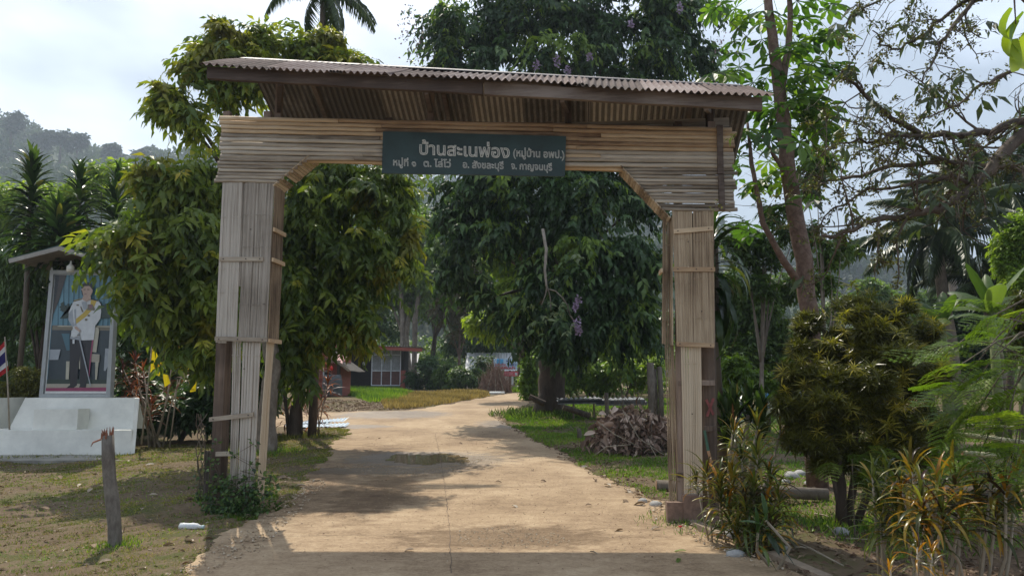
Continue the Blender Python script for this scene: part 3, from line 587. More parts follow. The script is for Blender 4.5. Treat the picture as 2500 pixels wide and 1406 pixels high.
tin = woodmat('old_grey_tin', [(.30, (.17, .165, .16)), (.45, (.34, .33, .32)), (.6, (.50, .49, .48)), (.8, (.66, .65, .64))], 'Y', 12, .05, rough=.55, bump=.15, objr=.5)
for mm_, lo_ in ((tin, .30),):     # rib shading put into the tin colour: valleys of the sheets darker
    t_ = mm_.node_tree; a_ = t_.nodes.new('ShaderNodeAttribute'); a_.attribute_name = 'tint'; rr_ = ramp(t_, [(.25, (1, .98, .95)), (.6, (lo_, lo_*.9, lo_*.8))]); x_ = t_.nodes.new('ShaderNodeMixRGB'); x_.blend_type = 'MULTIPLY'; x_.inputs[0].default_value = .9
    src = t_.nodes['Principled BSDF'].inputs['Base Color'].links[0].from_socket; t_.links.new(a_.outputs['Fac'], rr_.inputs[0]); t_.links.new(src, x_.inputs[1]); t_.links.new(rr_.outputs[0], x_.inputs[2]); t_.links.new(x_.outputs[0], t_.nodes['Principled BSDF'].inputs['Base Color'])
def corr(name, o, u, wv, width, length, mats, per=.078, amp=.017, seed=0, parent=None, skew=0):
    """corrugated sheet: o corner, u across the ridges, wv down the slope"""
    n_ = u.cross(wv).normalized(); n_ = n_ if n_.z > 0 else -n_; K = int(width/per*8); rd = random.Random(seed); ph = rd.random()*6; seg = 5; vs = []
    for k in range(K+1):
        x = width*k/K; h = amp*math.sin(2*math.pi*x/per+ph)
        for j in range(seg+1): t = j/seg; vs.append(o+u*(x+skew*t*length)+wv*(t*length)+n_*(h+.012*math.sin(x*2.1+t*3+seed)))
    b = MB(); s = seg+1; b.add(vs, [(k*s+j, (k+1)*s+j, (k+1)*s+j+1, k*s+j+1) for k in range(K) for j in range(seg)]); o_ = b.build(name, mats, parent or gate, smooth=True)
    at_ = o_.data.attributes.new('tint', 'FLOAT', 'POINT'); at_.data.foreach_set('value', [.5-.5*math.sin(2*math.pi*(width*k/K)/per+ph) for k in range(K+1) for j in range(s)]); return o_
ridge0 = eave0+back*DEP+Vector((0, 0, DEP*SL)); ridge1 = eave1+back*DEP+Vector((0, 0, DEP*SL))
fs_dir = (-back+Vector((0, 0, -SL))).normalized(); bs_dir = (back+Vector((0, 0, -SL))).normalized(); slope_len = DEP*math.sqrt(1+SL*SL)
W = [0]; 
for i in range(9): W.append(W[-1]+random.uniform(.8, 1.15))
W = [x/W[-1]*(rl+.12) for x in W]
for i in range(9):
    w = W[i+1]-W[i]+.07; corr('roof_sheet', ridge0+rdir*(W[i]-.09)+Vector((0, 0, .006*(i % 3))), rdir, fs_dir, w, slope_len+.08+random.uniform(-.05, .06), rust, seed=i, skew=random.uniform(-.05, .05), per=random.choice([.078, .082, .09]))
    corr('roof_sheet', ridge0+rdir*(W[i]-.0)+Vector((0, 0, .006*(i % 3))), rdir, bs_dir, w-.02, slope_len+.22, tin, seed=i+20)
b = MB(); P0, P1 = ridge0-rdir*.02+Vector((0, 0, .02)), ridge1+rdir*(-.02)+Vector((0, 0, .02))
for s in (fs_dir, bs_dir):
    b.add([P0, P1, P1+s*.20, P0+s*.20, P0+Vector((0, 0, .012)), P1+Vector((0, 0, .012)), P1+s*.20+Vector((0, 0, .012)), P0+s*.20+Vector((0, 0, .012))], [(0, 1, 2, 3), (4, 7, 6, 5), (0, 4, 5, 1), (2, 6, 7, 3), (1, 5, 6, 2), (0, 3, 7, 4)])
b.build('ridge_cap', simple((.10, .085, .085), .6, noise=.4, name='dark_tin'), gate)
MB().bar(ridge0-Vector((0, 0, .07)), ridge1-Vector((0, 0, .07)), .06, .10).build('ridge_beam', WH, gate)
rb0, rb1 = ridge0+bs_dir*(slope_len)-Vector((0, 0, .06)), ridge1+bs_dir*slope_len-Vector((0, 0, .06)); MB().bar(rb0, rb1, .05, .09).build('eave_beam', WH, gate)
for px in (668, 1040, 1375, 1720):
    t = ((at(px, 200, 8.1)-TL).dot(rdir))/rl; f = TL.lerp(TR, t)+back*.06+Vector((0, 0, .0)); r_ = ridge0.lerp(ridge1, t)-Vector((0, 0, .14)); k_ = r_+bs_dir*slope_len*.98
    MB().bar(f, r_, .055, .10).build('rafter', WH, gate); MB().bar(r_, k_, .055, .10).build('rafter', WH, gate)
    g0 = gp(px+12, 285, .2); top = g0.copy(); top.z = max(g0.z+.5, r_.z-.05); MB().bar(g0-Vector((0, 0, .3)), Vector((g0.x, g0.y, min(top.z, r_.z))), .08, .09, up=(0, 1, 0)).build('king_post', W_, gate)
    MB().bar(f-Vector((0, 0, .05)), Vector((g0.x, g0.y, g0.z+.08)), .05, .08).build('brace', WH, gate)
gate = gate0
nm_ = simple((.06, .045, .04), .7, bump=0, name='rusty_nail')
NM = MB().tube([(0, -.006, 0), (0, .004, 0)], .008, 6).mesh('nail'); NM.materials.append(nm_)
for (x, y, o) in ((545, 632, -.034), (600, 632, -.034), (634, 632, -.034), (534, 828, -.04), (580, 828, -.04), (640, 829, -.04), (520, 1023, -.034), (606, 1013, -.034), (1655, 564, -.034), (1730, 558, -.034), (1655, 657, -.034), (1700, 657, -.034), (1737, 657, -.034), (1660, 839, -.04), (1735, 843, -.04), (1757, 330, -.065), (1758, 400, -.065), (1762, 450, -.065), (1763, 500, -.065), (612, 560, -.012), (645, 742, -.012), (596, 900, 0), (1680, 590, -.012), (1713, 760, -.01), (1690, 1010, 0)):
    obj('nail', NM, None, gate0, loc=gp(x, y, o))
# --- base bricks beside the right post
bk = simple((.20, .13, .095), .9, noise=.35, scale=12, name='old_brick')
for i, (px, py, w, h) in enumerate(((1690, 1235, .22, .36), (1722, 1262, .30, .28), (1648, 1236, .2, .15))):
    p = gp(px, py, -.06); q = p.copy(); zb = float(gz(p.x, p.y))-.05; tag(MB().box((p.x-w/2, p.y-.05, zb), (p.x+w/2, p.y+.05, p.z+.0+h*.35)).build('brick', bk), ['upright brown block leaning against the foot of the right gate post', 'lower brown block in front of the right gate post foot', 'small brown block at the inner foot of the right gate post'][i], 'block', 'blocks around the right gate post')
# ================================================= SIGNBOARD (hung on the gate)
q = [gp(935, 321, -.075), gp(1382, 333, -.075), gp(1379, 431, -.075), gp(932, 423, -.075)]
ctr = (q[0]+q[2])/2; sb = thing('signboard', 'long dark green name board with pale hand painted lettering on gate', 'signboard', ctr)
b = MB(); b.hexa([q[3], q[2], q[2]+gn3*.03, q[3]+gn3*.03, q[0], q[1], q[1]+gn3*.03, q[0]+gn3*.03]); b.build('board', simple((.020, .044, .044), .6, noise=.4, scale=3, bump=.1, name='green_board_paint'), sb)
lm = simple((.66, .67, .63), .8, noise=.25, scale=30, name='pale_lettering')
def text_part(s, x0, y0, x1, y1, hgt, P, mat, parent, bold=.024, off=.004, name='lettering', shear=.0, fill=False):
    """P(px,py) -> point of the board plane; text runs from (x0,y0) to (x1,y1) baseline with glyph height hgt px"""
    c = bpy.data.curves.new('text', 'FONT'); c.body = s; c.size = 1; c.shear = shear
    if not fill: c.fill_mode = 'NONE'; c.bevel_depth = bold; c.bevel_resolution = 0
    else: c.extrude = .005
    o = bpy.data.objects.new('text', c); COL.objects.link(o); dg = bpy.context.evaluated_depsgraph_get(); me = bpy.data.meshes.new_from_object(o.evaluated_get(dg))
    n = len(me.vertices); co = np.empty(n*3, np.float32); me.vertices.foreach_get('co', co); co = co.reshape(-1, 3); bpy.data.objects.remove(o)
    X0, X1 = co[:, 0].min(), co[:, 0].max(); A, B_ = P(x0, y0), P(x1, y1); ux = (B_-A)/(X1-X0); up = (P(x0, y0-hgt)-A)/.72
    nn = ux.cross(up).normalized(); nn = nn if nn.y < 0 else -nn; off3 = parent_off(parent)
    zz = co[:, 2]; zs = .004/max(1e-6, np.abs(zz).max())
    V = np.array(A)+np.outer(co[:, 0]-X0, ux)+np.outer(co[:, 1], up)+np.outer(zz*zs+off, nn)-np.array(off3)
    me.vertices.foreach_set('co', V.astype(np.float32).ravel()); me.materials.clear(); me.materials.append(mat); me.update(); return obj(name, me, None, parent)
SP = lambda x, y: gp(x, y, -.075)
text_part("บ้านสะเนพ่อง", 1024, 377, 1245, 386, 30, SP, lm, sb, .030)
text_part("(หมู่บ้าน อพป.)", 1253, 382, 1378, 387, 18, SP, lm, sb, .026)
text_part("หมู่ที่ ๑", 960, 404, 1016, 407, 16.5, SP, lm, sb, .026)
text_part("ต. ไล่โว่", 1034, 407, 1101, 409, 16.5, SP, lm, sb, .026)
text_part("อ. สังขละบุรี", 1130, 410, 1230, 413, 16.5, SP, lm, sb, .026)
text_part("จ. กาญจนบุรี", 1248, 413, 1348, 417, 16.5, SP, lm, sb, .026)
# ================================================= TREES
gnd = lambda x, y: float(gz(x, y))
# --- the tree of drooping compound leaves behind the left post (nearer, pale trunk)
def Gp(px, py): p = G(px, py); return p
T1 = Gp(650, 1105); tA = thing('flowering_tree', 'big tree of drooping yellow green leaves behind the left gate post, pale trunk', 'tree', T1, 'drooping trees beside the left gate post')
Dp = T1.y
trunk(tA, [T1-Vector((0, 0, .1)), at(652, 1000, Dp), at(668, 900, Dp), at(650, 780, Dp), at(620, 640, Dp), at(600, 480, Dp+.2)], [.24, .18, .16, .14, .11, .08], M['bark_pale'])
clA = [C(570, 130, 14.5, 70, 52), C(640, 115, 14.8, 50, 42), C(520, 135, 14.2, 42, 34), C(610, 190, 14.6, 60, 32), C(545, 220, 14.4, 30, 30), C(430, 235, 13.8, 46, 32), C(455, 280, 13.8, 30, 22), C(400, 250, 13.8, 26, 18), C(478, 315, 13.7, 12, 20),
 C(770, 115, 15.5, 60, 46), C(720, 135, 15.5, 40, 30), C(835, 148, 15.3, 40, 20), C(780, 165, 15.4, 50, 14), C(545, 320, 14, 14, 16),
 C(440, 450, 13.2, 76, 44, .8), C(375, 445, 12.9, 34, 32, .5), C(500, 440, 13.6, 56, 50, .8), C(430, 540, 13.0, 90, 50, 1), C(345, 560, 12.8, 55, 30, .7), C(310, 600, 12.8, 42, 34, .5), C(480, 560, 13.4, 80, 80, .8),
 C(370, 640, 12.9, 55, 54, .7), C(430, 660, 13.2, 84, 66, 1), C(500, 700, 13.8, 66, 80, .8), C(395, 725, 12.9, 44, 34, .6), C(465, 765, 13.3, 62, 38, .8), C(505, 845, 13.1, 26, 22, .5), C(505, 840, 13.6, 46, 44, .6), C(492, 875, 13.1, 12, 14, .3), C(330, 690, 12.8, 26, 26, .4)]
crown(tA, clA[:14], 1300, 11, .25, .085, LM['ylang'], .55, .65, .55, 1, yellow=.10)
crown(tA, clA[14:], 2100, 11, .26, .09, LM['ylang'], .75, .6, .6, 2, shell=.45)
yel = leafmat('young_yellow_leaf', [(.1, (.10, .12, .02)), (.5, (.26, .25, .035)), (.85, (.42, .32, .05)), (.95, (.45, .20, .04))], .5)
crown(tA, [C(355, 420, 12.6, 26, 20, .3), C(395, 400, 12.8, 30, 14, .3), C(300, 585, 12.5, 34, 22, .3), C(350, 575, 12.5, 36, 18, .3), C(345, 660, 12.5, 22, 26, .3), C(500, 110, 14, 34, 26, .3), C(560, 75, 14.2, 36, 22, .3), C(460, 160, 14, 20, 26, .3), C(400, 215, 13.6, 24, 14, .3), C(800, 85, 15.2, 34, 24, .3), C(855, 150, 15.1, 28, 12, .3), C(505, 800, 13.2, 24, 24, .3)], 330, 10, .24, .085, yel, .6, .65, .5, 71, name='young_leaves')
limbs(tA, at(600, 480, Dp+.2), [clA[0], clA[3], clA[5], clA[8], clA[4]], .085, M['bark'], 1, 1)
limbs(tA, at(640, 740, Dp), clA[14::3], .09, M['bark'], 1, 2)
TWY = spray_templates('ylang_twig', 11, .26, .09, .6, .65, .55, LM['ylang'], 5, 40)
twigs(tA, clA[14:], 180, TWY, 1); twigs(tA, clA[:14], 80, TWY, 2)
# --- second one, dark trunk beside the sheet metal
T2 = Gp(722, 1068); tB = thing('flowering_tree', 'drooping dark leaved tree with a thin black trunk beside the metal sheets on the ground', 'tree', T2, 'drooping trees beside the left gate post')
Dq = T2.y
trunk(tB, [T2-Vector((0, 0, .1)), at(724, 1000, Dq), at(738, 930, Dq), at(735, 820, Dq), at(745, 700, Dq), at(735, 560, Dq)], [.19, .15, .13, .12, .10, .07], M['bark'])
MB().tube([T2+Vector((-.15, 0, -.1)), at(700, 1000, Dq), at(692, 940, Dq)], [.06, .05, .04], 7).build('trunk', M['bark'], tB, True)
clB = [C(720, 410, 16.8, 50, 34, .8), C(800, 410, 17, 60, 30, .8), C(890, 415, 17.2, 60, 30, .8), C(980, 430, 17.3, 34, 30, .6), C(730, 490, 16.8, 60, 50, 1), C(820, 480, 17, 80, 50, 1.2), C(915, 490, 17.2, 66, 50, 1.2), C(975, 500, 17.2, 26, 50, .8), C(750, 590, 16.8, 80, 70, 1.3), C(855, 600, 17.2, 80, 66, 1.2), C(935, 610, 17.2, 60, 50, 1), C(985, 620, 17.3, 22, 36, .6),
 C(730, 700, 16.8, 70, 80, 1.2), C(825, 700, 17, 74, 54, 1.1), C(895, 680, 17.2, 40, 44, .8), C(780, 770, 16.8, 70, 40, 1), C(865, 770, 16.9, 42, 30, .6), C(710, 820, 16.6, 50, 56, .9), C(755, 845, 16.6, 26, 26, .5), C(725, 880, 16.5, 34, 28, .5), C(690, 620, 16.6, 40, 140, .8), C(905, 820, 16.8, 18, 14, .3)]
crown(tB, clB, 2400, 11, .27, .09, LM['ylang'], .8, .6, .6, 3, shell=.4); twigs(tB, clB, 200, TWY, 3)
crown(tB, [C(900, 470, 16.8, 40, 20, .3), C(1000, 560, 16.9, 14, 40, .3), C(950, 640, 16.8, 30, 20, .3), C(870, 800, 16.6, 26, 22, .3), C(760, 800, 16.5, 26, 30, .3), C(905, 830, 16.6, 18, 14, .2)], 150, 10, .25, .085, yel, .7, .6, .5, 72, name='young_leaves')
limbs(tB, at(745, 700, Dq), clB[::2], .08, M['bark'], 1, 4)
# --- the great dark tree in the middle
T3 = Gp(1342, 1012); tC = thing('rain_tree', 'huge dense dark green tree with a thick furrowed trunk behind the middle of the gate', 'tree', T3)
Dc = T3.y; dk = 18/25.
trunk(tC, [T3-Vector((0, 0, .3)), at(1342, 985, Dc), at(1346, 930, Dc), at(1348, 870, Dc), at(1345, 700, Dc), at(1370, 500, Dc), at(1385, 380, Dc)], [.72, .50, .43, .41, .36, .30, .22], M['bark'], 18, wob=.14)
trunk(tC, [at(1330, 750, Dc), at(1260, 600, Dc), at(1180, 450, Dc+.5), at(1150, 250, Dc)], [.28, .22, .16, .1], M['bark'], name='branch')
trunk(tC, [at(1350, 720, Dc), at(1450, 560, Dc), at(1540, 400, Dc+.5), at(1560, 200, Dc)], [.28, .22, .16, .1], M['bark'], name='branch')
clC = [C(1100, 60, 24, 90, 70), C(1200, 50, 24, 100, 80), C(1330, 20, 24, 120, 90), C(1470, 20, 24.5, 120, 90), C(1600, 40, 25, 110, 85), C(1690, 20, 25, 70, 60), C(1090, 130, 24, 70, 45), C(1220, 140, 23.5, 110, 60), C(1350, 140, 23.5, 120, 60), C(1480, 140, 24, 110, 60), C(1600, 150, 24.5, 100, 50), C(1700, 130, 25, 50, 50), C(1745, 170, 25, 30, 34),
 C(1130, 250, 25, 90, 80), C(1280, 260, 24, 110, 80), C(1450, 260, 24, 110, 80), C(1600, 270, 25, 100, 80), C(1250, -90, 25, 150, 100), C(1450, -110, 25, 160, 100), C(1620, -80, 26, 110, 90), C(1090, 200, 24.5, 70, 60)]
clC2 = [C(1090, 440, 24, 60, 40), C(1180, 420, 23.5, 70, 40), C(1270, 400, 23.5, 70, 40), C(1370, 400, 23, 80, 40), C(1460, 410, 23, 80, 50), C(1540, 430, 23.5, 60, 50), C(1560, 500, 23, 50, 60), C(1150, 480, 24, 80, 60), C(1090, 520, 24, 55, 60), C(1240, 470, 23, 90, 55), C(1340, 460, 22.5, 80, 50), C(1430, 500, 22, 80, 70), C(1160, 580, 23.5, 70, 60), C(1110, 640, 24, 50, 50), C(1160, 690, 24, 42, 40), C(1230, 570, 23, 60, 50), C(1330, 560, 22.5, 70, 60), C(1420, 600, 21.5, 80, 60), C(1520, 600, 22, 72, 80),
 C(1580, 640, 22, 42, 70), C(1310, 660, 23, 50, 60), C(1390, 690, 21.5, 60, 60), C(1480, 690, 21.5, 80, 60), C(1560, 730, 22, 55, 70), C(1250, 765, 23, 44, 40), C(1300, 760, 22.5, 50, 50), C(1305, 830, 23, 30, 20), C(1350, 800, 22, 60, 50), C(1430, 780, 21.5, 70, 50), C(1510, 800, 22, 60, 46), C(1200, 730, 23.5, 26, 30), C(1400, 840, 22, 60, 30), C(1370, 860, 22.3, 40, 22), C(1580, 820, 22.5, 40, 32)]
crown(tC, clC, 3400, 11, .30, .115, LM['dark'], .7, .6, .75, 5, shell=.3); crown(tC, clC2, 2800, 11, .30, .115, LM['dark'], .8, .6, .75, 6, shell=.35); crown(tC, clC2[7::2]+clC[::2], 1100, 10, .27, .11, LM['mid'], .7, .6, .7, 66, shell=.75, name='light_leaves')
TWC = spray_templates('dark_twig', 9, .31, .125, .7, .6, .8, LM['dark'], 5, 60); twigs(tC, clC2, 190, TWC, 5); twigs(tC, clC, 90, TWC, 6)
limbs(tC, at(1348, 700, Dc), clC2[::3], .12, M['bark'], 1, 7); limbs(tC, at(1370, 450, Dc), clC[::3], .16, M['bark'], 1, 8)
# hanging broken bough with pale leaves, and its purple flowers
pale = leafmat('pale_leaf', [(.1, (.09, .12, .05)), (.6, (.16, .20, .09)), (.9, (.22, .25, .13))], .3)
trunk(tC, [at(1325, 560, 20.8), at(1334, 610, 20.6), at(1330, 660, 20.5), at(1336, 710, 20.4)], [.05, .045, .04, .03], M['bark_pale'], 7, 'branch')
for i, (a, c) in enumerate((((1336, 700), (1322, 745)), ((1336, 705), (1372, 725)), ((1372, 725), (1392, 770)), ((1392, 770), (1402, 800)), ((1336, 700), (1345, 760)))): trunk(tC, [at(*a, 20.4), at((a[0]+c[0])/2+3, (a[1]+c[1])/2-4, 20.35), at(*c, 20.3)], [.022, .018, .012], M['bark_pale'], 5, 'branch')
TWP = spray_templates('pale_twig', 8, .22, .085, .4, .6, .4, pale, 3, 77)
for (px, py) in ((1404, 620), (1420, 628), (1362, 680), (1345, 758), (1320, 770), (1312, 785), (1350, 762), (1370, 740), (1382, 760), (1395, 790), (1388, 806), (1340, 735), (1310, 742)):
    p = at(px, py, 20.2); obj('leafy_twig', random.choice(TWP), None, tC, loc=p, rot=(random.gauss(0, .4), .3, random.uniform(-3.1, 0)), scale=random.uniform(.7, 1.1))
fl = rng
for k, (px, py, w) in enumerate(((1412, 733, 7), (1408, 790, 12), (1412, 805, 8), (1405, 750, 6), (1360, 150, 10), (1310, 160, 9), (1440, 140, 8), (1660, 20, 8), (1540, 60, 8), (1385, 175, 9))):
    d = 20.2 if py > 300 else 22.3; n = 60; o = nrm(fl.normal(size=(n, 3))); P = np.array(at(px, py, d))+o*fl.uniform(.2, 1, (n, 1))*w*d/FPX*np.array([.8, .8, 1.6]); v, f, t = leaves(P, o, fl.normal(size=(n, 3)), .07, .06, fl.random(n)); npart('flower_cluster', v, f, t, M['white'] if False else LM['flower'], tC)
# pinkish flower sprays at the upper left rim
for (px, py) in ((990, 80), (1010, 60), (1025, 150), (1030, 110), (1000, 45), (1760, 130), (1770, 100)):
    n = 40; P = np.array(at(px, py, 24))+fl.normal(size=(n, 3))*np.array([.22, .2, .3]); v, f, t = leaves(P, fl.normal(size=(n, 3)), fl.normal(size=(n, 3)), .09, .06, fl.random(n)); npart('flower_cluster', v, f, t, simple((.30, .20, .21), .8, bump=0, name='faded_pink_petals'), tC)
# --- generic trees, each one a thing
def tree(name, label, base, top_cl, n, L, W, mat, tr=.12, bark=None, droop=.4, m=7, sl=None, seed=0, group=None, cat_='tree', shell=.3, start=.35, two=False, ntw=0):
    base = Vector(base); base.z = gnd(base.x, base.y); t = thing(name, label, cat_, base, group); tc_ = np.mean([c[:3] for c in top_cl], 0); top = Vector(tc_)
    bm = bark or M['bark']; trunk(t, [base-Vector((0, 0, .2)), base.lerp(top, .3), base.lerp(top, .65), top], [tr, tr*.8, tr*.6, tr*.35], bm, 8)
    crown(t, top_cl, n, m, L, W, mat, droop, .7, sl, seed, shell=shell); limbs(t, base.lerp(top, start), top_cl[:6], tr*.45, bm, 1, seed); return t
# seen through the gate and around: (label, base px, depth, clumps px)
def TT(name, label, bx, d, cl, n, L, mat, tr=.12, bark=None, seed=0, W=None, group='trees beyond the gate', **k):
    b = at(bx, 900, d); return tree(name, label, (b.x, d, 0), [C(x, y, d+o, r, q) for (x, y, r, q, o) in cl], n, L, W or L*.42, mat, tr, bark, seed=seed, group=group, **k)
TT('white_barked_tree', 'pale trunked tree rising right behind the barred hall', 1000, 57, [(960, 560, 80, 70, 0), (1010, 660, 70, 60, 0), (950, 700, 60, 60, 1), (1040, 600, 60, 60, 1), (905, 640, 50, 80, 2), (1000, 740, 50, 40, 0)], 1800, .5, LM['mid'], .34, M['bark_pale'], 21)
for i, (x0, x1, lab) in enumerate(((983, 975, 'first slim pale trunk left of the thick pale one behind the barred hall'), (1012, 1035, 'slim pale trunk leaning right behind the barred hall roof end'))):
    b0 = at(x0, 900, 56); t = thing('white_barked_tree', lab, 'tree', (b0.x, 56, gnd(b0.x, 56)), 'trees beyond the gate'); trunk(t, [(b0.x, 56, gnd(b0.x, 56)-.2), at(x0, 780, 56), at(x1, 660, 56), at(x1+random.uniform(-9, 9), 560, 56)], [.22, .18, .13, .06], M['bark_pale'], 8); crown(t, [C(x1, 590, 56, 60, 50), C(x1-10, 680, 56, 40, 34)], 500, 7, .45, .2, LM['mid'], .4, .7, .9, 30+i)
TT('brown_tree', 'thin brown twiggy tree between the hall and the white house', 1120, 52, [(1110, 700, 60, 60, 0), (1140, 780, 50, 50, 0), (1090, 780, 42, 50, 0), (1150, 690, 50, 60, 1)], 700, .35, leafmat('brownish_leaf', [(.1, (.05, .035, .02)), (.6, (.10, .085, .035)), (.9, (.14, .13, .05))], .4), .12, M['bark_red'], 22)
TT('green_tree', 'sunlit yellow green tree showing through the gap left of the thick trunk', 1310, 34, [(1230, 640, 45, 40, 0), (1240, 700, 40, 40, 0), (1200, 790, 45, 34, -1), (1225, 800, 22, 18, 0), (1235, 580, 40, 40, 0)], 1500, .30, LM['bright'], .12, None, 23)
TT('green_tree', 'hazy green tree filling the gap between the two big crowns under the signboard', 1050, 66, [(1040, 560, 80, 70, 0), (1060, 650, 70, 60, 0), (1090, 730, 80, 60, -3), (1130, 600, 70, 80, 3), (1000, 500, 50, 30, 3), (1180, 680, 60, 80, 0)], 2200, .5, LM['mid'], .25, None, 24)
TT('green_tree', 'tall dark tree standing behind the barred hall at its left', 900, 62, [(870, 700, 80, 90, 0), (930, 780, 60, 50, 0), (820, 760, 70, 80, 0), (760, 650, 90, 120, 3)], 2000, .5, LM['dark'], .25, None, 25)
TT('green_tree', 'dark tree above the white roofed house beyond the road end', 1180, 70, [(1150, 790, 70, 60, 0), (1230, 760, 70, 60, 0), (1290, 800, 60, 70, 0), (1200, 820, 90, 34, -2)], 2000, .5, LM['dark'], .25, None, 26)
TT('green_tree', 'dark leafy tree right of the thick trunk behind the low metal bench', 1480, 38, [(1460, 800, 80, 60, 0), (1540, 790, 70, 60, 0), (1600, 800, 60, 70, 0), (1420, 860, 50, 40, 1), (1560, 860, 60, 40, 0)], 2600, .34, LM['dark'], .18, None, 27)
TT('yellow_green_shrub', 'sunlit yellow green bush right beside the thick trunk', 1440, 33, [(1420, 890, 46, 36, 0), (1470, 900, 50, 36, 0), (1400, 930, 30, 30, 0), (1450, 940, 60, 24, 0)], 1300, .24, LM['bright'], .05, None, 28, group='bushes beyond the gate', cat_='bush')
TT('yellow_green_shrub', 'yellow leaved bush below the dark tree crown near the stumps', 1520, 32, [(1520, 900, 40, 40, 0), (1555, 920, 40, 30, 0), (1590, 870, 40, 30, 0)], 1000, .22, LM['bright'], .05, None, 29, group='bushes beyond the gate', cat_='bush')
TT('green_shrub', 'dark green bush just left of the brown twig pile', 1140, 47, [(1130, 925, 40, 26, 0), (1165, 915, 30, 26, 1), (1100, 915, 34, 34, 1)], 1300, .26, LM['mid'], .05, None, 31, group='bushes beyond the gate', cat_='bush')
TT('green_shrub', 'broad leaved dark bush at the right end of the barred hall', 1040, 50, [(1045, 910, 46, 40, 0), (1010, 925, 26, 26, 0), (1075, 890, 30, 30, 1)], 1300, .26, LM['dark'], .05, None, 32, group='bushes beyond the gate', cat_='bush')
TT('green_shrub', 'pale leaved bush in front of the white house', 1170, 55, [(1165, 880, 40, 26, 0), (1205, 890, 20, 16, 0)], 180, .3, LM['mid'], .05, None, 33, group='bushes beyond the gate', cat_='bush')
TT('green_shrub', 'bright bush under the big crown left of the thick trunk', 1300, 34, [(1295, 930, 26, 40, 0), (1300, 880, 24, 30, 0)], 500, .24, LM['bright'], .05, None, 34, group='bushes beyond the gate', cat_='bush')
# closing mass of far undergrowth, uncountable
def thicket(px0, px1, d, y0, y1, n, L, mat, label, seed, dd=3):
    r = np.random.default_rng(seed); px = r.uniform(px0, px1, n); py = y0+(y1-y0)*r.random(n); a = np.array([at(x, y, d+z) for x, y, z in zip(px, py, r.uniform(-dd, dd, n))])
    A = r.normal(size=(n, 3)); v, f, t = sprays(a, A, 6, L, L*.45, .4, .7, L*1.6, np.clip(r.random(n)*.8, 0, 1), seed); o = npart('undergrowth', v, f, t, mat, None); tag(o, label, None, kind='stuff')
thicket(640, 1350, 74, 830, 945, 2600, .5, LM['mid'], 'dense undergrowth beyond the road end', 1, 4)
thicket(1380, 2700, 44, 800, 965, 3600, .36, LM['mid'], 'dense green undergrowth beyond the garden', 2, 5)
thicket(-500, 700, 32, 700, 1010, 3200, .30, LM['dark'], 'dark undergrowth behind the portrait', 3, 3)
# --- left side behind the portrait
def TL_(*a, **k): return TT(*a, group='trees and bushes behind the portrait', **k)
TL_('dark_bush', 'glossy dark bush at the left edge below the dracaenas', 20, 19, [(10, 720, 80, 60, 0), (40, 800, 70, 70, 0), (-60, 760, 90, 120, 0), (30, 880, 60, 50, 0), (60, 680, 50, 40, 1), (-40, 980, 90, 60, 0), (60, 1010, 60, 50, 0), (-200, 800, 120, 150, 1), (-200, 980, 120, 80, 0)], 5200, .17, LM['dark'], .08, None, 41, cat_='bush', droop=.6)
TL_('dark_bush', 'tall dark hedge mass directly behind the portrait frame', 200, 20, [(150, 650, 90, 60, 0), (230, 700, 80, 90, 0), (120, 760, 60, 100, 1), (300, 800, 60, 120, 0), (380, 760, 60, 90, 1), (160, 900, 90, 70, 1), (250, 980, 90, 70, 0), (360, 1010, 60, 50, 0), (330, 900, 60, 90, 0), (420, 860, 60, 80, 1)], 5600, .18, LM['dark'], .1, None, 42, cat_='bush')
TL_('yellow_bush', 'small round yellow green bush between the striped flag and the portrait', 68, 17.2, [(68, 925, 42, 40, 0), (50, 950, 36, 34, 0), (90, 950, 30, 30, 0)], 1500, .10, LM['olive'], .04, None, 43, cat_='bush', W=.022)
TL_('dark_bush', 'dark shady hedge behind the two yellow flags', 440, 18, [(400, 980, 70, 50, 0), (480, 970, 60, 70, 0), (340, 960, 46, 70, 0), (540, 960, 50, 90, 0), (460, 1010, 90, 36, 0), (600, 930, 60, 90, 1), (560, 1020, 60, 40, 1), (620, 850, 60, 80, 1), (660, 930, 40, 80, 2)], 5600, .19, LM['dark'], .08, None, 44, cat_='bush')
TL_('green_tree', 'yellow green bamboo like tree rising behind the dracaenas', 320, 34, [(300, 420, 70, 30, 0), (250, 430, 50, 34, 0), (350, 470, 60, 60, 0), (200, 480, 90, 60, 1), (100, 520, 120, 80, 2), (10, 560, 80, 80, 2)], 3000, .3, LM['bright'], .12, None, 45)
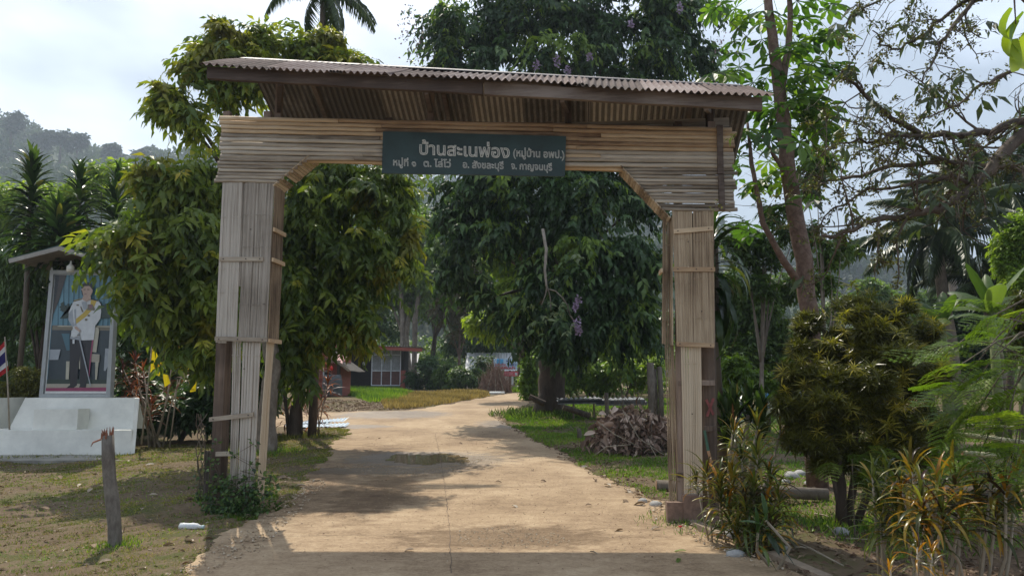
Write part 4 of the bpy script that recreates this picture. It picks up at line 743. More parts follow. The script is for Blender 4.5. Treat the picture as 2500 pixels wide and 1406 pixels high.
# dracaena: tall stems clothed in strap leaves, every leaf a part
def strap(L, W, arch, fold=.18, seg=6, name='strap_leaf', mat=None, tint=.5, tipw=.0, up=.9):
    vs = []; 
    for k in range(seg+1):
        t = k/seg; x = L*(t*math.cos(arch*t*.6)); z = L*(up*t*.55-arch*t*t*.75); w = W*math.sin(math.pi*min(1, (t*.86+.12)))**.8*(1 if t < 1 else .05)
        vs += [(x, -w/2, z+fold*w), (x, 0, z), (x, w/2, z+fold*w)]
    fs = [(3*k+j, 3*k+3+j, 3*k+4+j, 3*k+1+j) for k in range(seg) for j in (0, 1)]; me = npmesh(name, vs, fs, np.full(len(vs), tint), True); me.materials.append(mat); return me
DRT = [strap(.66, .10, a, mat=LM['drac'], tint=t) for a, t in ((.45, .3), (.7, .45), (.95, .35), (.6, .6))]
def rosette_col(parent, base, top, n, tmpl, s=1.0, seed=0, el0=1.2, el1=-.5, name='leaf', twist=2.399):
    r = random.Random(seed); base = Vector(base); top = Vector(top)
    for i in range(n):
        t = i/(n-1); p = base.lerp(top, t); el = el1+(el0-el1)*t**1.6+r.gauss(0, .12)
        obj(name, r.choice(tmpl), None, parent, loc=p, rot=(r.gauss(0, .15), -el, i*twist+r.gauss(0, .2)), scale=s*(r.uniform(.85, 1.15))*(1-.15*t))
dg_ = 'dark dracaenas behind the portrait'
for i, (tx, ty, by, d, n, lab, s) in enumerate(((78, 410, 610, 17.5, 190, 'tallest dracaena column at the far left with a brown dead leaf', 1.2), (195, 430, 600, 17.8, 140, 'slimmer dracaena column right of the tallest one', 1.0),
        (145, 545, 650, 16.9, 190, 'wide low dracaena crown just above the portrait roof', 1.45), (285, 460, 640, 18.2, 150, 'dracaena crown half hidden by the yellow green tree', 1.3))):
    top = at(tx, ty, d); b_ = Vector((top.x+.1, d, gnd(top.x, d))); t = thing('dracaena', lab, 'plant', b_, dg_); MB().tube([b_-Vector((0, 0, .1)), b_.lerp(top, .5)+Vector((.08, 0, 0)), top], [.07, .06, .05], 8).build('stem', M['stem'], t, True)
    rosette_col(t, at(tx, by, d), top, n, DRT, s, i)
TL_('dark_bush', 'dark drooping foliage around the lower dracaena stems', 90, 18.6, [(60, 640, 60, 60, 0), (180, 620, 70, 60, 0), (280, 600, 60, 60, 0), (100, 700, 60, 60, 0), (20, 600, 30, 50, 0)], 2200, .26, LM['drac'], .08, None, 46, cat_='bush', W=.05, droop=.9)
# --- cordylines (narrow orange red leaves)
TIT = [strap(.34, .028, a, mat=LM['ti'], tint=t) for a, t in ((.5, .3), (.8, .7), (1.0, .9))]
def rosettes(name, label, cat_, group, base, heads, n, tmpl, s, stemm=None, seed=0, el0=1.25, el1=-.3, hgt=.18, stemr=.014, leafname='leaf'):
    base = Vector(base); base.z = gnd(base.x, base.y); t = thing(name, label, cat_, base, group); r = random.Random(seed)
    for j, h in enumerate(heads):
        h = Vector(h); foot = base+Vector((r.gauss(0, .08), r.gauss(0, .08), -.05)); mid = foot.lerp(h, .5)+Vector((r.gauss(0, .05), r.gauss(0, .05), 0))
        MB().tube([foot, mid, h], [stemr*1.4, stemr*1.2, stemr], 5).build('stem', stemm or M['stem_pale'], t, True); rosette_col(t, h-Vector((0, 0, hgt)), h, n, tmpl, s*r.uniform(.85, 1.15), seed*31+j, el0, el1, leafname)
    return t
cg = 'orange red cordylines on the left'
rosettes('cordyline', 'bronze orange cordyline clump behind the left yellow flag', 'plant', cg, (at(390, 900, 16.6).x, 16.6, 0), [at(x, y, 16.6+random.uniform(-.2, .2)) for x, y in ((300, 900), (330, 880), (350, 905), (425, 850), (335, 940), (410, 950), (320, 950), (450, 900), (300, 985), (370, 985))], 26, TIT, 1.2, seed=1, hgt=.35)
rosettes('cordyline', 'orange cordyline standing right of the thin black trunk', 'plant', cg, (at(770, 900, 20).x, 20, 0), [at(x, y, 20+random.uniform(-.2, .2)) for x, y in ((762, 850), (785, 870), (760, 905), (745, 985), (770, 1000), (785, 975), (700, 1000), (800, 930), (768, 830))], 26, TIT, 1.4, seed=2, hgt=.4)
# --- palm top rising behind the roof, with drooping fronds
def frond_mesh(name, L, nl, ll, w, arch, droop, mat, hang=.6, tint=.4, seed=0):
    r = np.random.default_rng(seed); t = np.linspace(.12, 1, nl); x = L*(t-.18*arch*t**2.2); z = L*(.35*t-arch*t*t*.62)
    dx = np.gradient(x); dz = np.gradient(z); D0 = nrm(np.stack([dx, 0*dx, dz], 1)); P = np.stack([x, 0*x, z], 1); out = []
    for s in (-1, 1):
        D = D0*.75+np.array([0, s*.85, -hang])*1.0+r.normal(0, .07, (nl, 3)); le = ll*np.sin(np.pi*(t*.8+.14))**.7*r.uniform(.85, 1.1, nl); out.append(leaves(P, D, np.array([[0, 0, 1.]])+0*D, le, w, np.clip(tint+r.normal(0, .12, nl), 0, 1), .05, droop, .3))
    n = 8; tt = np.linspace(0, 1, n); cx = L*(tt-.18*arch*tt**2.2); cz = L*(.35*tt-arch*tt*tt*.62); ww = .022*L/2*(1-.8*tt); V = []
    for i in range(n): V += [(cx[i], -ww[i], cz[i]), (cx[i], 0, cz[i]-ww[i]), (cx[i], ww[i], cz[i]), (cx[i], 0, cz[i]+ww[i]*.6)]
    F = []
    for i in range(n-1):
        for j in range(4): a, b, c, d = i*4+j, i*4+(j+1) % 4, i*4+4+(j+1) % 4, i*4+4+j; F += [(a, b, c), (a, c, d)]
    out.append((np.array(V), np.array(F), np.full(n*4, .85))); v, f, tn = cat(out); me = npmesh(name, v, f, tn); me.materials.append(mat); return me
FR = [frond_mesh('palm_frond', 3.4, 44, .85, .075, a, .35, LM['palm'], h, .35, i) for i, (a, h) in enumerate(((.55, .5), (.9, .7), (1.25, .9), (.75, .5)))]
def palm(label, top, n, s, grp, tr=.16, el=(1.1, -.6), seed=0, tm=FR, name='coconut_palm', nuts=True, lean=.4):
    top = Vector(top); b = Vector((top.x+lean, top.y, gnd(top.x+lean, top.y))); t = thing(name, label, 'palm', b, grp); r = random.Random(seed)
    trunk(t, [b-Vector((0, 0, .2)), b.lerp(top, .4)+Vector((.1, 0, 0)), b.lerp(top, .8), top], [tr*1.2, tr, tr*.85, tr*.8], M['bark_pale'] if nuts else M['bark'], 10, wob=.04)
    for i in range(n):
        q = i/n; obj('frond', r.choice(tm), None, t, loc=top+Vector((0, 0, .1*s*(1-q))), rot=(r.gauss(0, .15), -(el[0]+(el[1]-el[0])*q+r.gauss(0, .1)), i*2.399+r.gauss(0, .15)), scale=s*r.uniform(.85, 1.1))
    if nuts:
        for i in range(7): a = i*.9; b2 = bpy.data.meshes.new('c'); bb = MB(); c0 = top+Vector((math.cos(a)*.24, math.sin(a)*.24, -.22)); bb.tube([c0+Vector((0, 0, z)) for z in (-.13, -.09, 0, .09, .13)], [.03, .09, .12, .09, .03], 8); bb.build('coconut', simple((.13, .15, .04), .5, name='coconut_husk'), t, True)
    return t
palm('slender palm with long drooping fronds rising behind the left half of the gate roof', at(790, -30, 19), 12, .62, None, .09, (.5, -1.0), 3, FR[1:3], 'areca_palm', False, .1)
gc = 'coconut palms on the right'
palm('coconut palm with yellow green nuts against pale sky right of the leaning tree', at(2285, 575, 24), 22, .95, gc, .2, (1.15, -.75), 4, lean=.2)
palm('tall coconut palm at the right edge partly behind the mossy bough', at(2440, 480, 27), 24, 1.05, gc, .2, (1.2, -.5), 5)
palm('smaller coconut crown between the two large palm crowns', at(2300, 500, 36), 18, .9, gc, .2, (1.2, -.3), 6)
palm('dark low palm crown behind the banana plants', at(2400, 690, 24), 16, .7, gc, .16, (1.1, -.6), 7)
palm('small young palm standing low against the hills', at(2300, 690, 40), 14, .7, gc, .14, (1.2, -.4), 8, nuts=False)
# --- palmate leaved tree right of the gate: every leaf a part
def palmate(lobes=7, L=.34, seed=0, tint=.5):
    r = random.Random(seed); V = []; F = []; T = []
    for i in range(lobes):
        a = (i-(lobes-1)/2)*.72+r.gauss(0, .05); l = L*(1-.10*abs(i-(lobes-1)/2))*r.uniform(.92, 1.08); w = l*.40; b = len(V); D = Vector((math.cos(a), math.sin(a), 0)); S = Vector((-math.sin(a), math.cos(a), 0)); dr = .35
        pts = ((0, 0), (.35, .16), (.62, .5), (.85, .32), (1, 0)); 
        for t, ww in pts:
            p = D*l*t; z = -dr*l*t*t
            V += [p+S*w*ww+Vector((0, 0, z+.02*ww)), p+Vector((0, 0, z-.012)), p-S*w*ww+Vector((0, 0, z+.02*ww))]
        for k in range(4):
            for j in (0, 1): x = b+3*k+j; F += [(x, x+3, x+4), (x, x+4, x+1)]
        T += [tint]*15
    b = len(V); V += [(0, .006, 0), (0, -.006, 0), (-.5, -.006, .05), (-.5, .006, .05)]; F += [(b, b+1, b+2), (b, b+2, b+3)]; T += [.8]*4      # long stalk
    me = npmesh('palmate_leaf', [tuple(v) for v in V], F, T); me.materials.append(LM['papaya']); return me
PT = [palmate(7, .36, i, t) for i, t in enumerate((.3, .45, .6, .5))]+[palmate(5, .34, 9, .4)]
d = 12.; b0 = at(1990, 1100, d); b0.z = gnd(b0.x, d)
tp = thing('palmate_tree', 'tall slightly leaning tree with big hand shaped leaves just right of the gate', 'tree', b0)
TP = [(1990, 1100), (1985, 880), (1975, 760), (1962, 640), (1940, 520), (1925, 420), (1915, 330), (1905, 230), (1890, 130), (1875, 0), (1865, -120)]
trunk(tp, [b0-Vector((0, 0, .2))]+[at(x, y, d) for x, y in TP[1:]], [.17, .155, .145, .14, .135, .13, .12, .105, .09, .07, .05], M['bark_red'], 12, wob=.05)
trunk(tp, [at(1955, 700, d), at(1915, 640, d-.2), at(1862, 545, d-.3), at(1850, 480, d-.3), at(1835, 400, d-.3), at(1825, 300, d-.3)], [.07, .055, .045, .04, .035, .02], M['bark_red'], 8, 'branch')
trunk(tp, [at(1925, 430, d), at(1890, 380, d-.2), at(1860, 330, d-.3)], [.05, .035, .02], M['bark_red'], 8, 'branch')
trunk(tp, [at(1905, 230, d), at(1925, 120, d+.1), at(1930, 40, d+.1), at(1925, -30, d)], [.07, .06, .05, .04], M['bark_red'], 8, 'branch')
r = random.Random(5)
for (px, py, n, sp) in ((1800, 40, 6, 40), (1760, 25, 3, 20), (1850, 60, 8, 50), (1960, 30, 5, 40), (1965, 110, 9, 50), (2015, 85, 5, 30), (2000, 20, 4, 30), (1845, 150, 8, 50), (1800, 180, 5, 40), (1985, 170, 6, 38), (2030, 170, 4, 20), (1900, 200, 5, 50), (1830, 215, 7, 40), (1960, 245, 7, 45), (2010, 265, 6, 35), (1850, 290, 7, 45), (1900, 290, 8, 50), (1980, 300, 7, 40), (1860, 340, 6, 30), (2030, 305, 3, 20), (1890, 440, 5, 40), (1850, 460, 6, 40), (1925, 480, 4, 30), (1800, 400, 4, 20), (1815, 560, 3, 20), (1965, 340, 4, 30)):
    for i in range(n):
        q = at(px+r.gauss(0, sp*.7), py+r.gauss(0, sp*.5), d+r.gauss(0, .5)); tx = float(np.interp(py, [p[1] for p in TP[::-1]], [p[0] for p in TP[::-1]])); cx = at(tx, py+20, d); v = q-cx
        obj('leaf', r.choice(PT), None, tp, loc=q, rot=(r.gauss(0, .3), .25+r.gauss(0, .3), math.atan2(v.y, v.x)+r.gauss(0, .5)), scale=r.uniform(.75, 1.15))
# thin wires / creepers across
for a, c in (((1745, 20), (1960, 190)), ((1810, 335), (1990, 440)), ((1830, 230), (2010, 180)), ((1775, 300), (1905, 410))): MB().tube([at(*a, d-.4), at((a[0]+c[0])/2, (a[1]+c[1])/2+12, d-.3), at(*c, d-.2)], .006, 4).build('creeper', M['stem'], tp)
# slim trees behind it
TR_ = lambda *a, **k: TT(*a, group='trees beyond the garden', **k)
TR_('slim_tree', 'slim grey tree with small leaves just behind the right gate post', 1850, 19, [(1830, 600, 50, 50, 0), (1790, 580, 36, 40, 0), (1850, 680, 50, 50, 0), (1890, 520, 36, 36, 0), (1870, 620, 36, 36, 0), (1950, 560, 50, 60, 1)], 900, .17, LM['mid'], .07, M['bark_pale'], 51)
TR_('slim_tree', 'slender tree with pale tufts of leaves between the leaning trunk and the palms', 2010, 18, [(2020, 620, 50, 40, 0), (2010, 680, 50, 30, 0), (2050, 590, 30, 30, 0), (1990, 400, 40, 50, 0), (1960, 440, 40, 50, 0)], 800, .17, LM['mid'], .06, M['bark_pale'], 52)
TR_('green_tree', 'leafy mid green tree left of the leaning trunk beyond the shrubs', 1850, 26, [(1830, 740, 70, 50, 0), (1880, 780, 60, 60, 0), (1800, 800, 60, 60, 0), (1770, 720, 50, 60, 0), (1900, 700, 50, 50, 0), (1850, 860, 90, 50, 0), (1940, 870, 60, 60, 0)], 3200, .24, LM['mid'], .12, None, 53)
TR_('green_tree', 'bright green low tree right of the right gate post foot', 1870, 20, [(1850, 930, 60, 40, 0), (1900, 960, 60, 50, 0), (1800, 900, 50, 50, 0), (1940, 900, 40, 60, 0)], 1800, .18, LM['bright'], .08, None, 54)
TR_('green_tree', 'hazy rounded tree on the horizon between the leaning trunk and the first palm', 2120, 48, [(2120, 700, 40, 32, 0), (2100, 740, 50, 34, 0), (2180, 720, 50, 40, 1), (2050, 750, 50, 34, 0), (2240, 740, 50, 50, 0)], 1500, .4, LM['mid'], .15, None, 55)
TR_('green_tree', 'feathery green tree at the right below the palm crowns', 2440, 17, [(2480, 620, 50, 50, 0), (2480, 560, 50, 60, 0), (2500, 650, 50, 40, 0), (2470, 680, 60, 50, 0), (2520, 600, 60, 80, 0)], 3200, .14, LM['bright'], .1, None, 56, W=.05)
TR_('green_tree', 'dark tree mass at the right edge behind the banana leaves', 2450, 27, [(2440, 760, 80, 60, 0), (2350, 780, 60, 60, 0), (2520, 740, 80, 90, 0), (2280, 800, 60, 60, 0), (2400, 860, 120, 50, 0), (2200, 830, 60, 60, 0)], 3000, .26, LM['dark'], .15, None, 57)
TR_('yellow_green_shrub', 'yellow orange flecked shrub at the right edge of the view', 2500, 9, [(2500, 780, 36, 60, 0), (2530, 850, 40, 60, 0)], 900, .12, LM['olive'], .03, None, 58, W=.03, cat_='bush')
# banana plants
def banana_leaf(L=1.5, W=.42, arch=.7, tint=.5, seed=0):
    r = random.Random(seed); V = []; F = []; seg = 12
    for k in range(seg+1):
        t = k/seg; x = L*t*math.cos(arch*t*.5); z = L*(.45*t-arch*t*t*.6); w = W*(math.sin(math.pi*min(1, t*.93+.06))**.55)*(0 if t == 1 else 1)/2
        for s in (-1, -.5, 0, .5, 1): V.append((x-abs(s)*.03, s*w, z-abs(s)*w*.35+r.uniform(-.012, .012)*abs(s)))
    F = [(5*k+j, 5*k+5+j, 5*k+6+j, 5*k+1+j) for k in range(seg) for j in range(4)]; me = npmesh('banana_leaf', V, F, np.full(len(V), tint), True); me.materials.append(LM['banana']); return me
BL = [banana_leaf(1.5, .4, a, t, i) for i, (a, t) in enumerate(((.5, .4), (.8, .6), (1.1, .5)))]
for i, (px, py, d_, n, s, lab) in enumerate(((2300, 790, 15, 8, .62, 'banana plant left of the others with bright upright leaves'), (2420, 760, 15, 9, .8, 'banana plant with the longest arching leaves at the right'), (2490, 850, 13, 7, .62, 'banana plant at the far right edge behind the feathery leaves'), (2260, 830, 17, 7, .6, 'small banana plant just behind the round olive shrub'))):
    top = at(px, py, d_); b = Vector((top.x, d_, gnd(top.x, d_))); t = thing('banana_plant', lab, 'plant', b, 'banana plants'); r = random.Random(i)
    MB().tube([b-Vector((0, 0, .1)), b.lerp(top, .5), top], [.12, .10, .06], 9).build('stem', simple((.14, .16, .06), .6, name='banana_stem'), t, True)
    for j in range(n): obj('leaf', r.choice(BL), None, t, loc=top, rot=(r.gauss(0, .2), -(1.0-j*.13+r.gauss(0, .1)), j*2.4+i), scale=s*r.uniform(.8, 1.1))
# --- the round olive shrub with narrow leaves
clS = [C(2080, 740, 9.6, 42, 34, .4), C(2150, 760, 9.8, 60, 46, .5), C(2030, 800, 9.5, 70, 50, .5), C(2130, 830, 9.4, 90, 60, .7), C(2210, 820, 9.8, 62, 60, .6), C(2000, 870, 9.4, 62, 50, .5), C(2080, 920, 9.2, 100, 70, .8), C(2190, 910, 9.4, 90, 70, .8), C(2250, 900, 9.9, 46, 60, .5), C(1950, 920, 9.3, 50, 40, .4), C(1930, 980, 9.3, 42, 34, .4),
 C(2000, 990, 9.2, 70, 50, .6), C(2100, 1010, 9.2, 90, 60, .7), C(2200, 1000, 9.4, 80, 60, .7), C(2050, 1060, 9.3, 60, 46, .5), C(2150, 1080, 9.4, 70, 46, .5), C(2240, 1040, 9.8, 46, 50, .5), C(1965, 1040, 9.2, 36, 34, .3), C(2090, 1120, 9.3, 50, 34, .3)]
bs = at(2060, 1200, 9.3); bs.z = gnd(bs.x, bs.y)
ts = thing('olive_shrub', 'large rounded yellow olive shrub of narrow leaves right of the leaning tree', 'shrub', bs)
def star(n, L, W, seed, mat, tint=.5):
    r = np.random.default_rng(seed); a = np.arange(n)*2.4; el = r.uniform(-.35, 1.2, n); D = np.stack([np.cos(a)*np.cos(el), np.sin(a)*np.cos(el), np.sin(el)], 1)
    v, f, t = leaves(np.zeros((n, 3))+np.array([0, 0, .04])*r.random((n, 1)), D, np.array([[0, 0, 1.]])+r.normal(0, .2, (n, 3)), L*r.uniform(.7, 1.15, n), W, np.clip(tint+r.normal(0, .15, n), 0, 1), .1, .28, .35); return v, f, t
def star_crown(parent, cl, n, k, L, W, mat, seed, name='crown', shell=.6):
    r = np.random.default_rng(seed); sub = []
    for c in cl:
        for _ in range(5): q = nrm(r.normal(size=3))*r.uniform(.4, 1.0); k_ = r.uniform(.28, .5); sub.append((c[0]+q[0]*c[3], c[1]+q[1]*c[4], c[2]+q[2]*c[5], c[3]*k_, c[4]*k_, c[5]*k_))
    P, o, idx = clump_pts(sub, n, r, shell); outs = []
    a = np.tile(np.arange(k)*2.4, n)+np.repeat(r.random(n)*6, k); el = r.uniform(-.5, 1.3, n*k); D = np.stack([np.cos(a)*np.cos(el), np.sin(a)*np.cos(el), np.sin(el)], 1)+.45*np.repeat(o, k, 0)
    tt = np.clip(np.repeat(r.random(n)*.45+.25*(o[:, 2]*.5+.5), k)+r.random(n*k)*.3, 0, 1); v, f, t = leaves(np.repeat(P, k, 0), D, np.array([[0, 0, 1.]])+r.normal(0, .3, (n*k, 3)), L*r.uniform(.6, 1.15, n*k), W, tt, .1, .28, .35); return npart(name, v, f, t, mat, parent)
star_crown(ts, clS+[C(1930, 1010, 9.2, 46, 40, .4), C(2010, 1110, 9.2, 60, 44, .4), C(2180, 1130, 9.4, 60, 46, .4), C(2100, 1150, 9.3, 60, 40, .4), C(1960, 1070, 9.2, 40, 40, .3), C(2250, 1100, 9.5, 40, 50, .4)], 4700, 14, .14, .017, LM['olive'], 5, shell=.35)
STm = []
for i in range(4):
    v, f, t = star(18, .15, .018, i, LM['olive'], .55+.08*i); me = npmesh('leaf_rosette', v, f, t); me.materials.append(LM['olive']); STm.append(me)
P, o, _ = clump_pts(clS, 600, np.random.default_rng(3), .95); k = 0
for p, q in zip(P, o):
    if q[1] > .2 or k >= 220: continue
    obj('leaf_rosette', STm[k % 4], None, ts, loc=p, rot=(q[1]*-.6, q[0]*.6, random.random()*6), scale=random.uniform(.8, 1.25)); k += 1
for x0, y0, x1, y1, rr in ((2050, 1215, 2035, 1060, .075), (2060, 1215, 2090, 1040, .055), (2075, 1220, 2160, 1060, .05), (2160, 1235, 2150, 1080, .035), (2055, 1210, 2000, 1050, .035)):
    dd = 9.3; a = at(x0, y0, dd); a.z = gnd(a.x, dd)-.1; c = at(x1, y1, dd); MB().tube([a, a.lerp(c, .5)+Vector((.04, 0, 0)), c], [rr, rr*.85, rr*.6], 8, wob=.1).build('stem', M['bark'], ts, True)
# --- mossy half bare tree, trunk just outside the frame on the right
base = Vector((7.6, 8.2, gnd(7.6, 8.2))); tm_ = thing('mossy_tree', 'gnarled half bare mossy tree reaching in from the right with twisting boughs', 'tree', base)
trunk(tm_, [base-Vector((0, 0, .2)), base+Vector((-.1, 0, 1.2)), base+Vector((-.3, .1, 2.4)), base+Vector((-.5, 0, 3.6)), base+Vector((-.4, 0, 5.2))], [.28, .24, .2, .17, .12], M['bark'], 12, wob=.12)
moss = leafmat('moss_tuft', [(.1, (.03, .03, .012)), (.6, (.10, .10, .025)), (.9, (.22, .22, .06))], .3)
LV = leafmat('bough_leaf', [(.1, (.022, .030, .018)), (.6, (.06, .085, .03)), (.9, (.13, .17, .045))], .42)
twm = MB(); mossP = []; leafP = []; rt = random.Random(12)
def bough(pts, rad, d0, d1, sub=2, dens=1.0):
    k = len(pts); P_ = [at(x, y, d0+(d1-d0)*i/(k-1)) for i, (x, y) in enumerate(pts)]
    Q = []
    for i in range(k-1):
        for t in (0, .33, .66): Q.append(P_[i].lerp(P_[i+1], t)+Vector([rt.gauss(0, 1) for _ in range(3)])*.015)
    Q.append(P_[-1]); n = len(Q); rr = [rad*(1-.8*i/(n-1)) for i in range(n)]; MB().tube(Q, rr, 8, wob=.12).build('branch', M['bark'], tm_, True)
    for i in range(1, n-1):
        dv = (Q[i+1]-Q[i]).normalized()
        if rt.random() < .9: mossP.append((Q[i], rr[i]))
        if rt.random() < .62*dens: side(Q[i], dv, rr[i]*.5, rt.uniform(.35, .95)*dens, sub)
def side(p, dv, r0, L, sub):
    d_ = (dv*rt.uniform(.2, .9)+Vector((rt.gauss(0, .6), rt.gauss(0, .5), rt.gauss(.05, .6)))).normalized(); Q = [p]; n = 5
    for i in range(n): d_ = (d_+Vector((rt.gauss(0, .25), rt.gauss(0, .25), rt.gauss(0, .22)))).normalized(); Q.append(Q[-1]+d_*L/n)
    r0 = max(.0035, min(r0, .014)); twm.tube(Q, [r0*(1-.7*i/n) for i in range(n+1)], 4, cap=False)
    if rt.random() < .5: mossP.append((Q[2], r0))
    if sub > 0:
        for i in (1, 2, 3, 4):
            if rt.random() < .45: side(Q[i], d_, r0*.6, L*rt.uniform(.35, .7), sub-1)
    if rt.random() < .22: leafP.append((Q[-1], d_))
R_ = lambda *p: [x for x in p]
bough([(2640, 250), (2500, 330), (2440, 375), (2400, 430), (2350, 480), (2290, 505), (2230, 518), (2160, 535), (2080, 560), (2010, 575)], .075, 7.6, 6.6)
bough([(2640, 240), (2500, 292), (2420, 322), (2330, 332), (2250, 330), (2180, 290), (2120, 240), (2070, 190), (2055, 175)], .050, 7.6, 6.8)
bough([(2640, 400), (2500, 412), (2400, 408), (2300, 395), (2200, 402), (2110, 425), (2020, 440), (1960, 470)], .042, 7.6, 6.9)
bough([(2280, 330), (2200, 330), (2120, 345), (2050, 345), (2000, 385)], .022, 7.1, 6.8, 2)
bough([(2330, 402), (2250, 360), (2180, 350), (2120, 360), (2070, 400)], .02, 7.2, 7.0, 2)
bough([(2620, -80), (2480, -20), (2375, 0), (2330, 60), (2295, 110), (2285, 140), (2250, 200)], .034, 7.6, 7.0, 2, .8)
bough([(2560, -90), (2400, -30), (2300, 50), (2240, 90), (2200, 120), (2150, 110), (2130, 75)], .026, 7.6, 7.1, 2, .8)
bough([(2640, 130), (2500, 140), (2430, 190), (2380, 225), (2320, 260), (2250, 290)], .028, 7.6, 7.1, 2, .8)
bough([(2620, -60), (2420, -60), (2250, -30), (2130, 10), (2080, 40), (2060, 80)], .022, 7.6, 7.2, 2, .7)
bough([(2380, 450), (2330, 430), (2280, 440), (2200, 455), (2120, 460), (2060, 500), (2010, 530), (1985, 600)], .024, 7.2, 6.9, 2)
bough([(2230, 520), (2200, 560), (2190, 620), (2195, 680), (2190, 710)], .014, 6.8, 6.8, 1, .4)
bough([(2145, 535), (2140, 590), (2142, 640), (2140, 690)], .014, 6.8, 6.8, 1, .3)
twm.build('twigs', M['bark'], tm_); tm_.children[-1]['kind'] = 'stuff'
r = np.random.default_rng(8); P = np.array([p for p, q in mossP for _ in range(16)]); O = nrm(r.normal(size=P.shape)); rr = np.repeat([q for p, q in mossP], 16); P = P+O*rr[:, None]+r.normal(0, .03, P.shape)*.8
v, f, t = leaves(P, O+np.array([0, 0, -.2]), r.normal(size=P.shape), r.uniform(.02, .05, len(P)), .022, r.random(len(P))); mo = npart('moss', v, f, t, moss, tm_); mo['kind'] = 'stuff'
LT = []
for i in range(4):
    v, f, t = sprays(np.zeros((1, 3)), np.array([[1., 0, -.1]]), 3+i % 2, .15, .045, .55, .6, .10, np.array([.2+.2*i]), 90+i); me = npmesh('leaf_spray', v, f, t); me.materials.append(LV); LT.append(me)
for i, (p, dv) in enumerate(leafP[:290]): obj('leaf_spray', rt.choice(LT), None, tm_, loc=p, rot=(rt.gauss(0, .4), rt.uniform(-.1, .7), math.atan2(dv.y, dv.x)), scale=rt.uniform(.6, 1.3))
if len(leafP) > 290:
    P = np.array([p for p, _ in leafP[290:]]); A = np.array([q for _, q in leafP[290:]]); v, f, t = sprays(P, A, 3, .13, .04, .55, .6, .1, None, 3); o_ = npart('leaves', v, f, t, LV, tm_); o_['kind'] = 'stuff'
# --- feathery leaves close by at the right edge (each compound leaf a part)
def bipinnate(L=.42, np_=9, tint=.6, seed=0):
    r = np.random.default_rng(seed); out = []; k = 15; t = np.linspace(.2, 1, np_)
    for s in (-1, 1):
        for q in t:
            pl = L*.42*math.sin(math.pi*(q*.75+.12))*r.uniform(.9, 1.1); o0 = np.array([L*q, 0, .10*L*math.sin(q*3)-L*.22*q*q]); D = nrm(np.array([.55, s*.85, -.12+r.normal(0, .05)])); tt = np.linspace(.1, 1, k); P = o0+D*(tt[:, None]*pl); P[:, 2] -= .12*pl*tt**2
            for s2 in (-1, 1):
                S = np.cross(D, [0, 0, 1.])*s2; out.append(leaves2(P, np.repeat((S+D*.35)[None], k, 0), np.array([[0, 0, 1.]])+r.normal(0, .15, (k, 3)), .026, .0085, np.clip(tint+r.normal(0, .12, k), 0, 1)))
    V = np.array([(0, -.004, 0), (0, .004, 0), (L, 0, -L*.2)]); out.append((V, np.array([[0, 1, 2]]), np.full(3, .3))); v, f, tn = cat(out); me = npmesh('feathery_leaf', v, f, tn); me.materials.append(LM['bright']); return me
BP = [bipinnate(.42, 9, t, i) for i, t in enumerate((.35, .5, .65))]
bf = Vector((4.55, 5.6, gnd(4.55, 5.6))); tf = thing('feathery_shrub', 'feathery leaved sapling close by at the right edge', 'shrub', bf)
r = random.Random(9); hub = [at(x, y, dd) for x, y, dd in ((2560, 700, 5.6), (2540, 800, 5.5), (2520, 880, 5.4), (2520, 960, 5.4), (2540, 1050, 5.5), (2560, 1100, 5.5))]
MB().tube([bf-Vector((0, 0, .1)), bf+Vector((0, 0, .7)), hub[3]+Vector((.1, 0, 0)), hub[1]+Vector((.1, 0, 0)), hub[0]], [.03, .025, .02, .015, .01], 7).build('trunk', M['bark_pale'], tf, True)
for j, (px, py) in enumerate(((2400, 790), (2350, 830), (2440, 860), (2330, 900), (2380, 940), (2440, 940), (2310, 980), (2400, 1010), (2460, 1020), (2350, 1060), (2440, 1090), (2480, 1140), (2300, 870), (2470, 760), (2420, 980), (2470, 900), (2400, 900), (2390, 1110), (2460, 1180), (2345, 960))):
    q = at(px, py, 5.4+r.gauss(0, .25)); h = r.choice(hub); c = h+(q-h)*.1; v = q-h; az = math.atan2(v.y, v.x)
    for e_ in range(3): obj('leaf', r.choice(BP), None, tf, loc=q-Vector((math.cos(az)*.2, math.sin(az)*.2, 0))+Vector((r.gauss(0, .08), r.gauss(0, .08), r.gauss(0, .06))), rot=(r.gauss(0, .3), .1+r.gauss(0, .25), az+r.gauss(0, .45)), scale=r.uniform(.75, 1.1))
    MB().tube([h, h.lerp(q, .5)+Vector((0, 0, .05)), q], [.008, .006, .003], 4).build('branch', M['stem'], tf)
# --- crotons in front (every blade a part)
CR = [strap(.43, .034, a, .2, 7, mat=LM['croton'], tint=t) for a, t in ((.55, .25), (.8, .5), (1.1, .65), (.9, .35), (.7, .8), (1.25, .15))]
CR2 = [strap(.36, .03, a, .2, 7, mat=LM['croton2'], tint=t) for a, t in ((.5, .2), (.8, .5), (1.1, .6), (.9, .35))]
CRs = [strap(.24, .018, a, .2, 5, mat=LM['croton'], tint=t) for a, t in ((.4, .2), (.7, .45), (1.0, .6), (.6, .1))]
gcr = 'yellow and orange crotons along the right kerb'
rosettes('croton', 'largest croton with glowing orange arching leaves at the lower right', 'plant', gcr, (at(2290, 1300, 5.2).x, 5.2, 0), [at(x, y, dd) for x, y, dd in ((2225, 1150, 5.3), (2290, 1190, 5.1), (2330, 1165, 5.4), (2250, 1210, 5.0), (2200, 1190, 5.4), (2300, 1250, 5.0), (2260, 1270, 5.1), (2345, 1240, 5.2))], 30, CR+CR2[:1], .76, seed=11, hgt=.16, stemr=.010)
